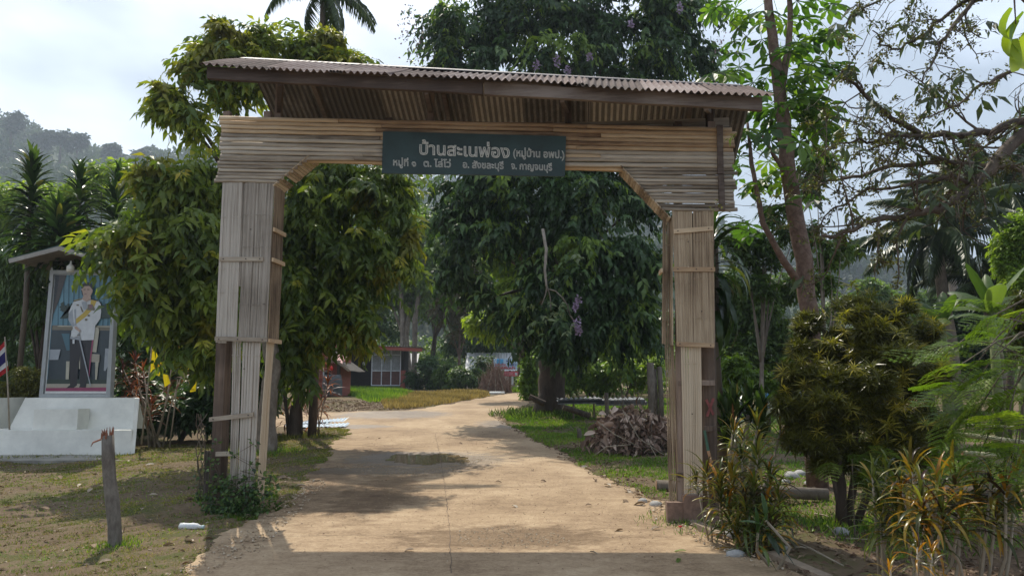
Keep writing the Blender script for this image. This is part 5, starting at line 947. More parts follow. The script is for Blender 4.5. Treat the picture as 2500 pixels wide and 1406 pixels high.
rosettes('croton', 'croton at the right edge with orange heads and one dark hanging leaf', 'plant', gcr, (at(2420, 1300, 5.3).x, 5.35, 0), [at(x, y, dd) for x, y, dd in ((2420, 1170, 5.3), (2455, 1190, 5.2), (2385, 1200, 5.4), (2480, 1150, 5.6), (2430, 1250, 5.3))], 28, CR+CR2[:1], .76, seed=12, hgt=.16, stemr=.010)
rosettes('croton', 'tall green croton left of the largest orange one', 'plant', gcr, (at(2160, 1300, 5.7).x, 5.7, 0), [at(x, y, dd) for x, y, dd in ((2130, 1165, 5.7), (2165, 1150, 5.8), (2185, 1210, 5.6), (2150, 1250, 5.6), (2200, 1260, 5.5))], 34, CR2, .8, seed=13, hgt=.2, stemr=.009)
rosettes('croton', 'bushy olive croton touching the foot of the right gate post', 'plant', gcr, (at(1830, 1250, 7.6).x, 7.6, 0), [at(x, y, dd) for x, y, dd in ((1810, 1120, 7.7), (1850, 1110, 7.6), (1790, 1170, 7.6), (1840, 1190, 7.4), (1880, 1160, 7.6), (1820, 1230, 7.3), (1870, 1240, 7.4), (1780, 1240, 7.5), (1845, 1270, 7.3), (1800, 1290, 7.3), (1760, 1200, 7.6), (1900, 1210, 7.5), (1880, 1280, 7.2))], 40, CR2+CR[1:2]+CR[3:4], .95, seed=14, hgt=.25, stemr=.012)
rosettes('croton', 'small red and yellow croton in front of the right gate post timber', 'plant', gcr, (at(1735, 1290, 7.7).x, 7.7, 0), [at(x, y, dd) for x, y, dd in ((1725, 1155, 7.8), (1755, 1180, 7.7), (1700, 1175, 7.9))], 30, CRs+CR[4:5], .95, seed=15, hgt=.12, stemr=.008)
rosettes('croton', 'dark croton with orange tips behind the bushy olive one', 'plant', gcr, (at(1800, 1180, 9.2).x, 9.2, 0), [at(x, y, dd) for x, y, dd in ((1790, 1050, 9.2), (1815, 1065, 9.2), (1850, 1040, 9.3), (1905, 1050, 9.4))], 30, CR2+CR[:1], .9, seed=16, hgt=.25)
rosettes('croton', 'low green croton sprouting at the bottom edge below the large orange one', 'plant', gcr, (at(2250, 1400, 4.7).x, 4.75, 0), [at(x, y, dd) for x, y, dd in ((2240, 1335, 4.7), (2275, 1350, 4.7), (2170, 1385, 4.7))], 22, CRs, .7, seed=17, hgt=.12, stemr=.006)
# broad leaved clumps
BRD = [strap(.50, .095, a, .12, 7, mat=LM['drac'], tint=t) for a, t in ((.4, .5), (.7, .8), (.25, .6))]
rosettes('broadleaf_clump', 'dark broad leaved clump right behind the right gate post', 'plant', 'broad leaved plants by the right post', (at(1800, 1100, 10.3).x, 10.3, 0), [at(x, y, 10.3) for x, y in ((1790, 1000), (1830, 990), (1860, 1030), (1770, 1040))], 26, BRD, 1.05, seed=21, el0=1.45, el1=.5, hgt=.25, stemr=.03)
rosettes('broadleaf_clump', 'low broad leaved plant on the kerb below the olive croton', 'plant', 'broad leaved plants by the right post', (at(1880, 1330, 6.6).x, 6.65, 0), [at(x, y, 6.6) for x, y in ((1870, 1270), (1850, 1300))], 7, BRD, .62, seed=22, el0=1.1, el1=-.9, hgt=.15, stemr=.012)
DRB = [strap(.85, .10, a, .14, 8, mat=LM['drac'], tint=t) for a, t in ((.9, .3), (1.2, .4), (1.5, .25))]
tpz = at(1745, 590, 10.4); tdz = thing('dracaena', 'dracaena with long dark hanging leaves peeping out behind the right gate post', 'plant', (tpz.x, 10.4, gnd(tpz.x, 10.4)))
MB().tube([(tpz.x, 10.4, 0), (tpz.x-.05, 10.4, 2), tpz], [.09, .07, .05], 8).build('stem', M['stem'], tdz, True); rosette_col(tdz, at(1745, 760, 10.4), at(1740, 560, 10.4), 80, DRB, .95, 5, .9, -.9)
# small fern like saplings in the garden
tfs = thing('feathery_sapling', 'dark little feathery sapling under the olive shrub', 'plant', (at(2080, 1200, 8.6).x, 8.6, gnd(3.9, 8.6)))
for j, (px, py) in enumerate(((2060, 1110), (2100, 1090), (2130, 1100), (2020, 1130), (2080, 1150), (2110, 1140), (2050, 1160))):
    q = at(px, py, 8.6); obj('leaf', BP[0], None, tfs, loc=q, rot=(.2, .1, random.uniform(-3, 0)), scale=1.0)
MB().tube([tfs.location, at(2080, 1120, 8.6)], [.012, .006], 5).build('stem', M['stem'], tfs)

NL = [strap(.34, .075, a, .15, 7, mat=LM['bright'], tint=t) for a, t in ((.9, .6), (1.3, .9))]
for px, py, az in ((2470, 20, 2.2), (2485, 50, 1.9), (2500, 30, 2.6), (2478, 95, 1.2), (2505, 80, 1.6)): obj('leaf', random.choice(NL), None, tm_, loc=at(px, py, 3.8), rot=(.3, 1.1+random.gauss(0, .1), az), scale=.8)
MB().tube([at(2560, 120, 5.2), at(2520, 20, 4.2), at(2475, -20, 3.8), at(2480, 60, 3.8)], [.02, .012, .006, .003], 6).build('branch', M['bark'], tm_, True)
# ================================================= PLINTH, PORTRAIT, FLAGS
def gpt(px, py, Y, zoff=0): p = at(px, py, Y); return p
PY = 15.4; zb = gnd(-10, PY)
pl = thing('plinth', 'white painted concrete plinth under the portrait with a small middle block', 'plinth', (at(150, 1100, PY).x, PY, zb))
xq = at(330, 1080, 16.9).x
xL, xR = at(-60, 1100, PY).x, at(318, 1100, PY).x; zs = at(150, 1050, PY).z; zt = at(150, 971, 16.2).z; X2 = at(322, 975, 16.2).x; cw = M['cream']
MB().hexa([(xL, PY, zb-.1), (xR, PY, zb-.1), (xq-.05, 16.88, zb-.1), (xL, 16.88, zb-.1), (xL, PY+.03, zs), (xR, PY+.03, zs), (xq-.05, 16.88, zs), (xL, 16.9, zs)]).build('step', cw, pl)
MB().hexa([(xL+.25, 16.0, zs+.001), (xR-.002, 16.0, zs+.001), (xq-.08, 16.8, zs+.001), (xL+.25, 16.8, zs+.001), (xL+.42, 16.18, zt), (xR-.30, 16.18, zt), (xq-.08, 16.8, zt), (xL+.42, 16.8, zt)]).build('back_block', cw, pl)
b = MB(); w = .10; xq = at(330, 1080, 16.9).x
MB().hexa([(xR, PY-.02, zb-.1), (xR+w, PY-.02, zb-.1), (xq, 16.9, zb-.1), (xq-.1, 16.9, zb-.1), (xR-.04, PY+.14, zt+.004), (xR+w-.04, PY+.12, zt+.004), (xq, 16.9, zt+.004), (xq-.1, 16.9, zt+.004)]).build('side_wall', cw, pl)
MB().hexa([(xL-w, PY-.02, zb-.1), (xL, PY-.02, zb-.1), (xL, 16.9, zb-.1), (xL-w, 16.9, zb-.1), (xL-w, PY+.4, zt), (xL, PY+.4, zt), (xL, 16.9, zt), (xL-w, 16.9, zt)]).build('side_wall', cw, pl)
a0, a1 = at(89, 1048, 15.75), at(196, 1048, 15.75); h = at(100, 998, 15.75).z
MB().box((a0.x, 15.62, zs+.002), (a1.x, 16.05, h)).build('middle_block', cw, pl)
tag(MB().box((xL-.6, 14.3, zb-.12), (xR+.5, 15.38, zb+.035)).build('concrete_apron', simple((.25, .235, .20), .95, noise=.35, scale=2.5, name='dirty_concrete')), kind='structure')
# portrait
FY = 16.35; PP = lambda cx, cy, k=0: at(90+cx/4.135, 640+cy/4.135, FY-.001*k)
tl, tr, br, bl = PP(150, 85), PP(812, 85), PP(752, 1362), PP(38, 1362)
pf = thing('portrait_billboard', 'tall white framed portrait print standing on the white plinth under a small roof', 'portrait', ((bl+br)/2))
frm = simple((.36, .38, .38), .6, noise=.12, name='grey_frame_paint'); il, ir, ir2, il2 = PP(183, 122), PP(784, 126), PP(712, 1328), PP(78, 1326)
def fr(q): b = MB(); f = Vector((0, -.06, 0)); g = Vector((0, .10, 0)); tl_, tr_, br_, bl_ = q; b.hexa([bl_+f, br_+f, br_+g, bl_+g, tl_+f, tr_+f, tr_+g, tl_+g]); b.build('frame_rail', frm, pf)
fr((tl, tr, ir, il)); fr((il2, ir2, br, bl)); fr((tl, il, il2, bl)); fr((ir, tr, br, ir2))
b = MB(); g = Vector((0, .04, 0)); b.hexa([il2, ir2, ir2+g, il2+g, il, ir, ir+g, il+g]); b.build('backing_panel', simple((.55, .56, .55), .6, name='panel'), pf)
cols = [(.05, .13, .17), (.11, .24, .31), (.028, .045, .055), (.020, .024, .026), (.55, .57, .58), (.012, .012, .016), (.46, .33, .05), (.42, .30, .24), (.014, .011, .010), (.26, .04, .10), (.33, .30, .24), (.22, .10, .12), (.40, .38, .30), (.30, .33, .36), (.02, .04, .03), (.16, .14, .10), (.68, .68, .66), (.06, .05, .045), (.12, .10, .30)]
cm = [simple(c, .35, noise=.12, scale=7, bump=0, name='print_ink_%d' % i) for i, c in enumerate(cols)]
pr = MB(); layer = [1]
def PG(ci, *pts):
    layer[0] += 1; k = 3+layer[0]*.9; n = len(pts); pr.add([PP(x, y, k) for x, y in pts], [tuple(range(n))], ci)
PG(16, (183, 124), (783, 128), (711, 1326), (79, 1324)); PG(1, (186, 128), (780, 132), (722, 1270), (96, 1265))
for i in range(11): x = 215+i*52; PG(0, (x, 132), (x+16, 132), (x+6-i*2, 650), (x-8-i*2, 650))
PG(17, (186, 128), (300, 130), (262, 250), (225, 380), (168, 520), (150, 620)); PG(3, (186, 128), (228, 130), (205, 300), (160, 480))
PG(2, (152, 640), (762, 640), (722, 1225), (104, 1225))
PG(15, (160, 636), (760, 640), (757, 690), (154, 684)); PG(12, (210, 640), (760, 645), (760, 655), (210, 650))
for s, x0 in ((-1, 300), (1, 680)):
    for k in range(9):
        a = 3.4+k*.35; rr = 70+20*(k % 3); PG(14, (x0, 520), (x0+math.cos(a)*rr, 500+math.sin(a)*rr*.9), (x0+math.cos(a+.3)*rr*.9, 500+math.sin(a+.3)*rr))
    PG(14, (x0-60*s, 470), (x0+30, 440), (x0+70, 560), (x0-70, 570))
PG(13, (132, 880), (240, 880), (215, 985), (125, 985)); PG(0, (250, 720), (330, 720), (330, 890), (300, 890)); PG(13, (690, 870), (752, 870), (735, 1010), (690, 1100), (676, 1090))
PG(12, (585, 655), (622, 660), (628, 700), (600, 910), (552, 905), (572, 780)); PG(10, (420, 915), (634, 930), (630, 1010), (420, 1000)); PG(12, (296, 1000), (330, 1000), (322, 1186), (290, 1186)); PG(12, (590, 1000), (624, 1000), (604, 1196), (588, 1196)); PG(12, (425, 1000), (458, 1000), (445, 1080), (425, 1075))
PG(14, (104, 1180), (725, 1185), (720, 1226), (100, 1226)); PG(10, (98, 1226), (718, 1226), (712, 1270), (94, 1270)); PG(9, (92, 1268), (706, 1262), (702, 1302), (88, 1300)); PG(16, (86, 1302), (704, 1303), (702, 1322), (84, 1322))
# the standing figure
PG(5, (335, 770), (440, 785), (444, 900), (420, 1040), (405, 1240), (335, 1240), (332, 1000)); PG(5, (440, 785), (572, 785), (548, 960), (520, 1150), (498, 1232), (432, 1232), (436, 1040)); PG(9, (556, 785), (572, 785), (550, 960), (530, 1150), (520, 1160), (534, 980))
PG(5, (295, 1270), (335, 1238), (405, 1240), (370, 1268)); PG(5, (425, 1262), (440, 1230), (500, 1232), (492, 1264))
PG(4, (376, 388), (456, 368), (540, 366), (620, 388), (645, 425), (650, 500), (640, 570), (590, 640), (575, 784), (440, 788), (334, 772), (365, 660), (318, 580), (322, 500), (350, 440))
PG(13, (322, 520), (360, 470), (372, 600), (385, 640), (360, 655), (318, 585)); PG(13, (375, 480), (395, 470), (400, 640), (385, 640)); PG(13, (345, 740), (440, 760), (440, 788), (334, 772))
PG(6, (545, 380), (604, 390), (575, 460), (500, 545), (398, 622), (392, 575), (470, 510), (540, 430)); PG(5, (368, 388), (455, 366), (450, 378), (372, 400)); PG(6, (372, 386), (450, 368), (448, 372), (374, 392)); PG(5, (542, 366), (620, 384), (616, 394), (545, 378))
PG(15, (512, 425), (560, 425), (585, 468), (580, 488), (508, 484)); PG(11, (530, 430), (556, 430), (558, 462), (530, 462)); PG(15, (400, 425), (424, 425), (424, 440), (400, 440)); PG(15, (438, 450), (446, 445), (470, 500), (455, 505)); PG(13, (450, 400), (500, 400), (500, 480), (470, 470)); PG(15, (485, 570), (508, 570), (508, 590), (485, 590)); PG(15, (512, 528), (534, 528), (534, 548), (512, 548))
PG(7, (455, 372), (470, 340), (545, 345), (546, 372), (500, 400)); PG(7, (452, 240), (562, 240), (562, 285), (550, 330), (530, 352), (490, 364), (462, 335), (448, 290)); PG(8, (446, 280), (458, 290), (470, 345), (458, 330)); PG(8, (448, 262), (455, 225), (480, 208), (520, 204), (555, 220), (567, 250), (562, 278), (548, 262), (530, 240), (480, 242), (458, 268))
PG(17, (470, 275), (492, 272), (492, 279), (470, 281)); PG(17, (508, 272), (530, 274), (530, 281), (508, 279)); PG(11, (478, 320), (502, 318), (500, 326), (480, 327)); PG(7, (552, 280), (564, 278), (560, 312), (552, 310))
PG(4, (350, 690), (378, 675), (430, 690), (420, 745), (372, 758), (344, 745)); PG(7, (378, 650), (400, 645), (442, 690), (430, 705), (384, 672)); PG(4, (360, 780), (382, 780), (380, 822), (360, 822)); PG(13, (410, 720), (424, 714), (545, 1240), (538, 1256)); PG(15, (404, 735), (432, 728), (434, 736), (406, 744))
pr.build('portrait_print', cm, pf)
# little roof over the portrait with its lamp
ry = 15.9; r0 = at(163, 607, ry); rl_, rr_ = at(42, 638, ry), at(292, 652, ry); rr_.z = rl_.z-.05; rb = Vector((0, 1.25, .0)); bl_t = simple((.14, .26, .27), .5, noise=.2, name='green_blue_tin'); un = simple((.17, .145, .12), .8, name='roof_underside')
fro = Vector((0, -.25, 0))
for i, (a, c) in enumerate(((r0, rl_), (r0, rr_))):
    u = Vector((0, 1, 0)); wv = (c-a); L = wv.length; corr('roof_sheet', a+fro+Vector((0, 0, .03)), u, wv/L, 1.45, L, bl_t, .09, .010, 3+i, pf)
    MB().hexa([a+fro+Vector((0, 0, -.03)), c+fro+Vector((0, 0, -.03)), c+rb+Vector((0, 0, -.03)), a+rb+Vector((0, 0, -.03)), a+fro+Vector((0, 0, .0)), c+fro, c+rb, a+rb]).build('ceiling_panel', un, pf)
    MB().bar(a+fro*1.02+Vector((0, 0, -.04)), c+fro*1.02+Vector((0, 0, -.04)), .03, .09).build('fascia', simple((.30, .28, .25), .7, name='fascia_paint'), pf)
for px in (128, 278): p = at(px, 660, FY+.06); MB().bar(p-Vector((0, 0, .1)), Vector((p.x, p.y, r0.z-.35 if px < 200 else rr_.z+.12)), .05, .05, up=(0, 1, 0)).build('roof_post', frm, pf)
lp = at(172, 655, 15.85); MB().tube([lp+Vector((0, 0, z)) for z in (-.09, -.08, .04, .06, .10, .16)], [.05, .075, .078, .05, .02, .015], 12).build('lamp', simple((.60, .58, .50), .4, bump=0, name='lamp_glass'), pf, True)
# flags
def flag(name, label, pole0, pole1, r, cloth, mats, group=None):
    t = thing(name, label, 'flag', pole0, group); pts = [pole0, pole0.lerp(pole1, .5)+Vector((.01, 0, 0)), pole1]; MB().tube(pts, [r, r*.9, r*.7], 7).build('pole', M['stem_pale'], t, True)
    for nm, q, m in cloth:       # q: grid rows of points
        b = MB(); R_n, C_n = len(q), len(q[0]); b.add([p for row in q for p in row], [(i*C_n+j, i*C_n+j+1, (i+1)*C_n+j+1, (i+1)*C_n+j) for i in range(R_n-1) for j in range(C_n-1)]); o = b.build(nm, m, t, True)
    return t
fm = lambda c, n: leafmat(n, [(0, c), (1, c)], .45, .8, 0, (1, 1, 1), .1)
def fgrid(c, Y, n=8, mm=5, wav=.05, seed=0):
    tl, tr, br, bl = c; q = []
    for i in range(mm+1):
        row = []
        for j in range(n+1):
            s, t = j/n, i/mm; x = (tl[0]*(1-s)+tr[0]*s)*(1-t)+(bl[0]*(1-s)+br[0]*s)*t; y = (tl[1]*(1-s)+tr[1]*s)*(1-t)+(bl[1]*(1-s)+br[1]*s)*t; row.append(at(x, y, Y+wav*math.sin(s*7+seed+t*2)*s))
        q.append(row)
    return q
def stripes(c, Y, seed):
    tl, tr, br, bl = c; out = []; L2 = lambda a, b_, t: (a[0]+(b_[0]-a[0])*t, a[1]+(b_[1]-a[1])*t)
    for (a, b_, col, nm) in ((0, 1/6, (.42, .03, .035), 'red_band'), (1/6, 1/3, (.62, .62, .62), 'white_band'), (1/3, 2/3, (.035, .03, .13), 'blue_band'), (2/3, 5/6, (.62, .62, .62), 'white_band'), (5/6, 1, (.42, .03, .035), 'red_band')):
        out.append((nm, fgrid((L2(tl, bl, a), L2(tr, br, a), L2(tr, br, b_), L2(tl, bl, b_)), Y, 8, 2, .05, seed), fm(col, nm)))
    return out
p0 = at(33, 975, 15.6); flag('striped_flag', 'red white and blue striped flag on a thin pole at the left edge', Vector((p0.x, 15.6, zb+.3)), at(12, 822, 15.6), .018, stripes(((13, 830), (-55, 905), (-58, 960), (21, 905)), 15.6, 0), None)
ye = fm((.75, .60, .02), 'yellow_cloth'); gf = 'yellow flags beside the plinth'
ga = at(345, 1085, 15.6); t = flag('yellow_flag', 'yellow flag with orange emblem on the pole nearest the plinth', ga, at(371, 845, 15.6), .02, [('cloth', fgrid(((372, 841), (398, 893), (389, 918), (366, 910)), 15.6, 6, 6, .03), ye), ('cloth', fgrid(((397, 912), (410, 915), (416, 935), (402, 945)), 15.65, 4, 4, .03), ye)], None, gf)
em = MB(); orr = simple((.50, .17, .02), .8, noise=.3, bump=0, name='orange_print')
for k in range(7):
    a = k*.9; em.bar(at(385+math.cos(a)*7, 890+math.sin(a)*8, 15.575), at(385+math.cos(a+.9)*7, 890+math.sin(a+.9)*8, 15.575), .012, .012)
em.bar(at(376, 884, 15.575), at(392, 900, 15.575), .02, .01); em.bar(at(374, 892, 15.575), at(388, 908, 15.575), .012, .01); em.bar(at(385, 884, 15.575), at(385, 900, 15.575), .03, .01); em.build('emblem', orr, t)
g1 = G(412, 1095); flag('yellow_flag', 'yellow flag mostly hidden in leaves on the pole farther right', Vector((g1.x, g1.y, g1.z-.1)), at(434, 925, g1.y), .017, [('cloth', fgrid(((436, 880), (462, 878), (480, 895), (440, 908)), g1.y, 6, 5, .05, 1), ye), ('cloth', fgrid(((462, 935), (480, 930), (478, 955), (464, 957)), g1.y, 4, 4, .05, 2), ye)], None, gf)
# ================================================= STAKE, BOTTLE, SHEETS, SMALL THINGS ON THE LEFT
s0 = G(281, 1338); st = thing('broken_stake', 'weathered round wooden stake with a splintered top in the lawn', 'stake', s0); top = at(262, 1062, s0.y)
stm = woodmat('lichen_grey_wood', [(.3, (.035, .028, .022)), (.52, (.095, .08, .065)), (.70, (.20, .18, .15)), (.78, (.42, .40, .35))], 'Z', 9, .35, bump=.8)
pts = [s0-Vector((0, 0, .15))]+[s0.lerp(top, t)+Vector((.012*math.sin(t*7), 0, 0)) for t in (0, .2, .4, .6, .8, 1)]; MB().tube(pts, [.068, .067, .065, .063, .061, .058, .056], 14, wob=.07).build('post', stm, st, True)
spl = simple((.22, .09, .05), .9, noise=.5, scale=30, name='splintered_heartwood')
for i in range(16):
    a = random.random()*6.28; rr = random.uniform(.02, .06); p = top+Vector((math.cos(a)*rr, math.sin(a)*rr, -.03)); q = p+Vector((math.cos(a)*random.uniform(-.01, .04), math.sin(a)*.02, random.uniform(.04, .12))); MB().tube([p, q], [.014, .002], 4).build('splinter', spl, st)
for a in (2.9,): MB().tube([top+Vector((math.cos(a)*.06, 0, -.04)), top+Vector((math.cos(a)*.13, -.02, -.07)), top+Vector((math.cos(a)*.15, -.02, -.11))], [.01, .008, .003], 5).build('splinter', spl, st)
bp_ = G(466, 1294); wb = thing('plastic_bottle', 'crushed white plastic bottle lying in the grass by the left post', 'bottle', bp_); u = Vector((.97, -.1, 0)).normalized()
MB().tube([bp_+Vector((0, 0, .04))+u*x for x in (-.13, -.125, -.08, -.02, .03, .07, .10, .125)], [.02, .036, .042, .037, .042, .036, .02, .016], 12, wob=.1).build('body', simple((.62, .63, .62), .35, noise=.15, scale=25, bump=.5, name='crumpled_plastic'), wb, True)
MB().tube([bp_+Vector((0, 0, .04))+u*x for x in (.127, .15)], [.02, .02], 10).build('cap', simple((.45, .55, .55), .4, bump=0, name='cap'), wb)
ms = thing('metal_sheets', 'pale blue white tin sheets lying on the ground behind the left post', 'metal sheets', G(770, 1045)); mt = simple((.50, .56, .60), .35, .3, noise=.15, name='pale_tin')
for i, (x0, y0, x1, y1, h) in enumerate(((705, 1048, 842, 1044, .04), (735, 1043, 840, 1036, .10), (690, 1046, 800, 1040, .07))):
    a, c = G(x0, y0), G(x1, y1); a.z += h; c.z += h; wv = Vector((.02, .30, .05)).normalized(); d_ = (c-a); corr('sheet', a, d_.normalized(), wv, d_.length, .5, mt, .12, .012, i, ms)
def stuff_leaves(name, label, pts, L, W, mat, seed, up=.02):
    r = np.random.default_rng(seed); P = np.array([(p[0], p[1], p[2]+up*r.random()) for p in pts]); n = len(P); a = r.random(n)*6.28; D = np.stack([np.cos(a), np.sin(a), r.normal(.05, .2, n)], 1); v, f, t = leaves(P, D, np.array([[0, 0, 1.]])+r.normal(0, .35, (n, 3)), L*r.uniform(.6, 1.3, n), W*r.uniform(.7, 1.2, n), r.random(n), .25, .2); return tag(npart(name, v, f, t, mat, None), label, None, kind='stuff')
def surf(x, y): return float((prof(y-1.2)+prof(y)+prof(y+1.2))/3)+.018 if float(road_out(np.array([x]), np.array([y]))[0]) < 0 else gnd(x, y)
def scatter(poly, n, seed, onroad=None):
    r = np.random.default_rng(seed); P = np.array([(G(*p).x, G(*p).y) for p in poly]); out = []
    lo, hi = P.min(0), P.max(0)
    while len(out) < n:
        q = r.uniform(lo, hi, (4000, 2)); k = poly_sd(q[:, 0], q[:, 1], P) < 0; q = q[k]; ro = road_out(q[:, 0], q[:, 1])+wobble(q[:, 0], q[:, 1])
        q = q[ro > 0.0] if onroad is False else (q[ro < -.05] if onroad else q)
        if len(q) == 0: break
        z = gz(q[:, 0], q[:, 1]) if onroad is False else np.where(road_out(q[:, 0], q[:, 1]) < 0, (prof(q[:, 1]-1.2)+prof(q[:, 1])+prof(q[:, 1]+1.2))/3+.018, gz(q[:, 0], q[:, 1])); out += list(np.column_stack([q, z]))
    return np.array(out[:n])
def grass(name, label, poly, n, h, mat, seed, w=.006, patch=.0, lean=.5, pscale=1.2, onroad=False):
    P = scatter(poly, n*2 if patch else n, seed, onroad); r = np.random.default_rng(seed+1)
    if patch:
        f_ = np.sin(P[:, 0]*pscale*2.1+np.sin(P[:, 1]*pscale*1.3)*2)+np.sin(P[:, 1]*pscale*2.7+np.sin(P[:, 0]*pscale*1.9)*2)+r.normal(0, .7, len(P)); P = P[f_ > np.quantile(f_, patch)][:n]
    n = len(P); D = np.stack([r.normal(0, lean, n), r.normal(0, lean, n), np.ones(n)], 1); sc_ = np.clip(P[:, 1]/9, .6, 4)
    pt_ = .5+.25*np.sin(P[:, 0]*1.7+P[:, 1])+.25*np.sin(P[:, 1]*2.3-P[:, 0]*.8); v, f, t = leaves2(P-np.array([0, 0, .012]), D, r.normal(size=(n, 3)), h*r.uniform(.4, 1.3, n), w*sc_*r.uniform(.6, 1.4, n), np.clip(.5*pt_+.5*r.random(n), 0, 1)); return tag(npart(name, v, f, t, mat, None), label, None, kind='stuff')
LAWN = [(-400, 1130), (500, 1085), (850, 1040), (860, 1060), (800, 1120), (700, 1260), (560, 1330), (420, 1450), (-200, 1450)]
grass('lawn_grass', 'short patchy grass of the lawn on the left', LAWN, 85000, .04, LM['grass'], 1, .008, .4, .9)
grass('lawn_grass', 'brighter tufts of grass in the left lawn', LAWN, 16000, .05, LM['grassg'], 2, .007, .75, .7, .8)
grass('lawn_grass', 'dry straw coloured blades lying in the left lawn', LAWN, 24000, .07, LM['grassy'], 3, .006, .4, 2.2, 1.7)
VERGE = [(1230, 1010), (1380, 1000), (1680, 1090), (1700, 1270), (1640, 1250), (1450, 1160), (1330, 1090), (1240, 1040)]
grass('verge_grass', 'green grass on the right verge below the dark tree', VERGE, 22000, .075, LM['grassg'], 4, .009, .4, .5)
grass('verge_grass', 'dull grass on the right verge', VERGE, 16000, .05, LM['grass'], 5, .009, .2, .8)
grass('far_grass', 'bright grass in front of the barred hall', [(840, 960), (840, 950), (960, 946), (1010, 965), (960, 985), (900, 985)], 9000, .28, LM['grassg'], 6, .012, 0, .35)
grass('dry_grass', 'tall dry yellow grass along the far left road edge', [(930, 985), (1000, 962), (1180, 956), (1195, 968), (1100, 985), (990, 1000), (940, 1000)], 16000, .22, LM['grassy'], 7, .012, 0, .4)
grass('far_grass', 'sunlit bright grass behind the low metal bench', [(1360, 1010), (1380, 975), (1660, 975), (1660, 1015), (1500, 1000)], 12000, .10, LM['grassg'], 8, .011, 0, .5)
grass('far_grass', 'bright grass strip behind the signs', [(1230, 958), (1340, 958), (1340, 950), (1230, 950)], 5000, .25, LM['grassg'], 9, .02, 0, .4)
GARD = [(1700, 1120), (2700, 1080), (2900, 1300), (2300, 1330), (1900, 1290), (1800, 1240)]
grass('garden_weeds', 'low weeds in the shady garden on the right', GARD, 26000, .07, LM['grassg'], 10, .013, .55, .9)
grass('garden_weeds', 'sparse grass at the far side of the garden', [(1700, 1010), (2700, 1010), (2700, 1090), (1700, 1120)], 16000, .10, LM['grassg'], 11, .012, .3, .6)
grass('ground_ivy', 'dark creeping leaves round the foot of the left gate post', [(470, 1230), (510, 1170), (650, 1160), (690, 1240), (640, 1275), (520, 1270)], 2600, .07, LM['mid'], 12, .03, .2, 1.0)
# vines climbing the left post
vn = thing('climbing_vine', 'small leaved green vine climbing the foot of the left gate post', 'vine', (at(580, 1235, 9.15).x, 9.15, 0)); r = np.random.default_rng(4); P = []
for k in range(26):
    x = r.uniform(500, 640); y0 = 1245; hh = r.uniform(20, 170)*(1 if abs(x-615) < 25 or abs(x-520) < 20 else .5); q = [gp(x+r.normal(0, 5)*j, y0-hh*j/6, -.05+r.uniform(-.02, .02)) for j in range(7)]; MB().tube(q, .004, 4).build('vine_stem', M['stem'], vn)
    for a in q: P += [np.array(a)+r.normal(0, .035, 3) for _ in range(5)]
P = np.array(P); v, f, t = leaves(P, r.normal(size=P.shape)+np.array([0, -.3, -.2]), r.normal(size=P.shape)+np.array([0, -1, .5]), r.uniform(.04, .075, len(P)), .04, r.random(len(P))); npart('vine_leaves', v, f, t, LM['dark'], vn)
dv = thing('dry_vine', 'leafless tangled dry vine on the outer side of the left post', 'vine', (at(500, 1200, 9.3).x, 9.3, 0))
for k in range(5):
    q = [at(492+random.gauss(0, 4)+8*math.sin(j*1.1+k), 1235-(1235-1010)*j/8, 9.3+random.gauss(0, .02)) for j in range(9)]; MB().tube(q, .006, 4).build('vine_stem', M['stem'], dv)
# litter
lr = random.Random(3)
bigl = [strap(.16, .07, a, .3, 4, 'fallen_leaf', LM['litter'], t, up=.25) for a, t in ((.5, .7), (.2, .9), (.9, .4))]
LMK = {'plinth': (150, 1110), 'broken stake': (281, 1338), 'white bottle': (466, 1294), 'left gate post': (575, 1240), 'puddle': (1040, 1120), 'right gate post': (1690, 1250), 'dry brush pile': (1540, 1110), 'thick trunk': (1342, 1015), 'bottom left corner': (0, 1406), 'metal sheets': (770, 1045), 'gravel patch': (1240, 1315), 'cut log end': (1603, 1190)}
used = set()
def litter(px, py, s, label, group):
    k = sorted(LMK, key=lambda q: math.hypot(LMK[q][0]-px, 1.6*(LMK[q][1]-py))); kk = 0
    while True:
        q = k[kk % len(k)]; dx, dy = px-LMK[q][0], py-LMK[q][1]; d_ = math.hypot(dx, 1.6*dy)
        way = ('right' if dx > 0 else 'left') if abs(dx) > 1.6*abs(dy) else ('below' if dy > 0 else 'above')
        way = {'right': 'to the right of', 'left': 'to the left of', 'below': 'in front of', 'above': 'behind'}[way]
        l2 = label+', '+('just ' if d_ < 70 else 'a little ' if d_ < 140 else 'well ')+way+' the '+q
        if l2 not in used or kk > 11: break
        kk += 1
    used.add(l2); p = G(px, py); p.z = surf(p.x, p.y)+.012; o = obj('fallen_leaf', lr.choice(bigl), None, None, loc=p, rot=(lr.gauss(0, .25), lr.gauss(0, .15), lr.random()*6.28), scale=s); tag(o, l2, 'leaf', group)
for px, py in ((40, 1278), (60, 1152), (70, 1158), (130, 1168), (200, 1180), (215, 1205), (150, 1171), (230, 1340), (355, 1390), (375, 1140), (385, 1212), (395, 1150), (390, 1168), (340, 1212), (470, 1325), (495, 1320), (270, 1375), (300, 1300), (440, 1350), (310, 1128), (240, 1162), (455, 1230), (330, 1126), (10, 1190), (500, 1375), (425, 1335), (120, 1240), (460, 1378)): litter(px, py, lr.uniform(.6, 1.1), 'dry fallen leaf on the lawn', 'fallen leaves on the left lawn')
for px, py in ((690, 1195), (650, 1210), (670, 1180), (655, 1192), (700, 1165), (720, 1150), (745, 1190), (680, 1222), (640, 1235), (740, 1212)): litter(px, py, lr.uniform(.8, 1.2), 'curled leaf in shade', 'fallen leaves beside the left post')
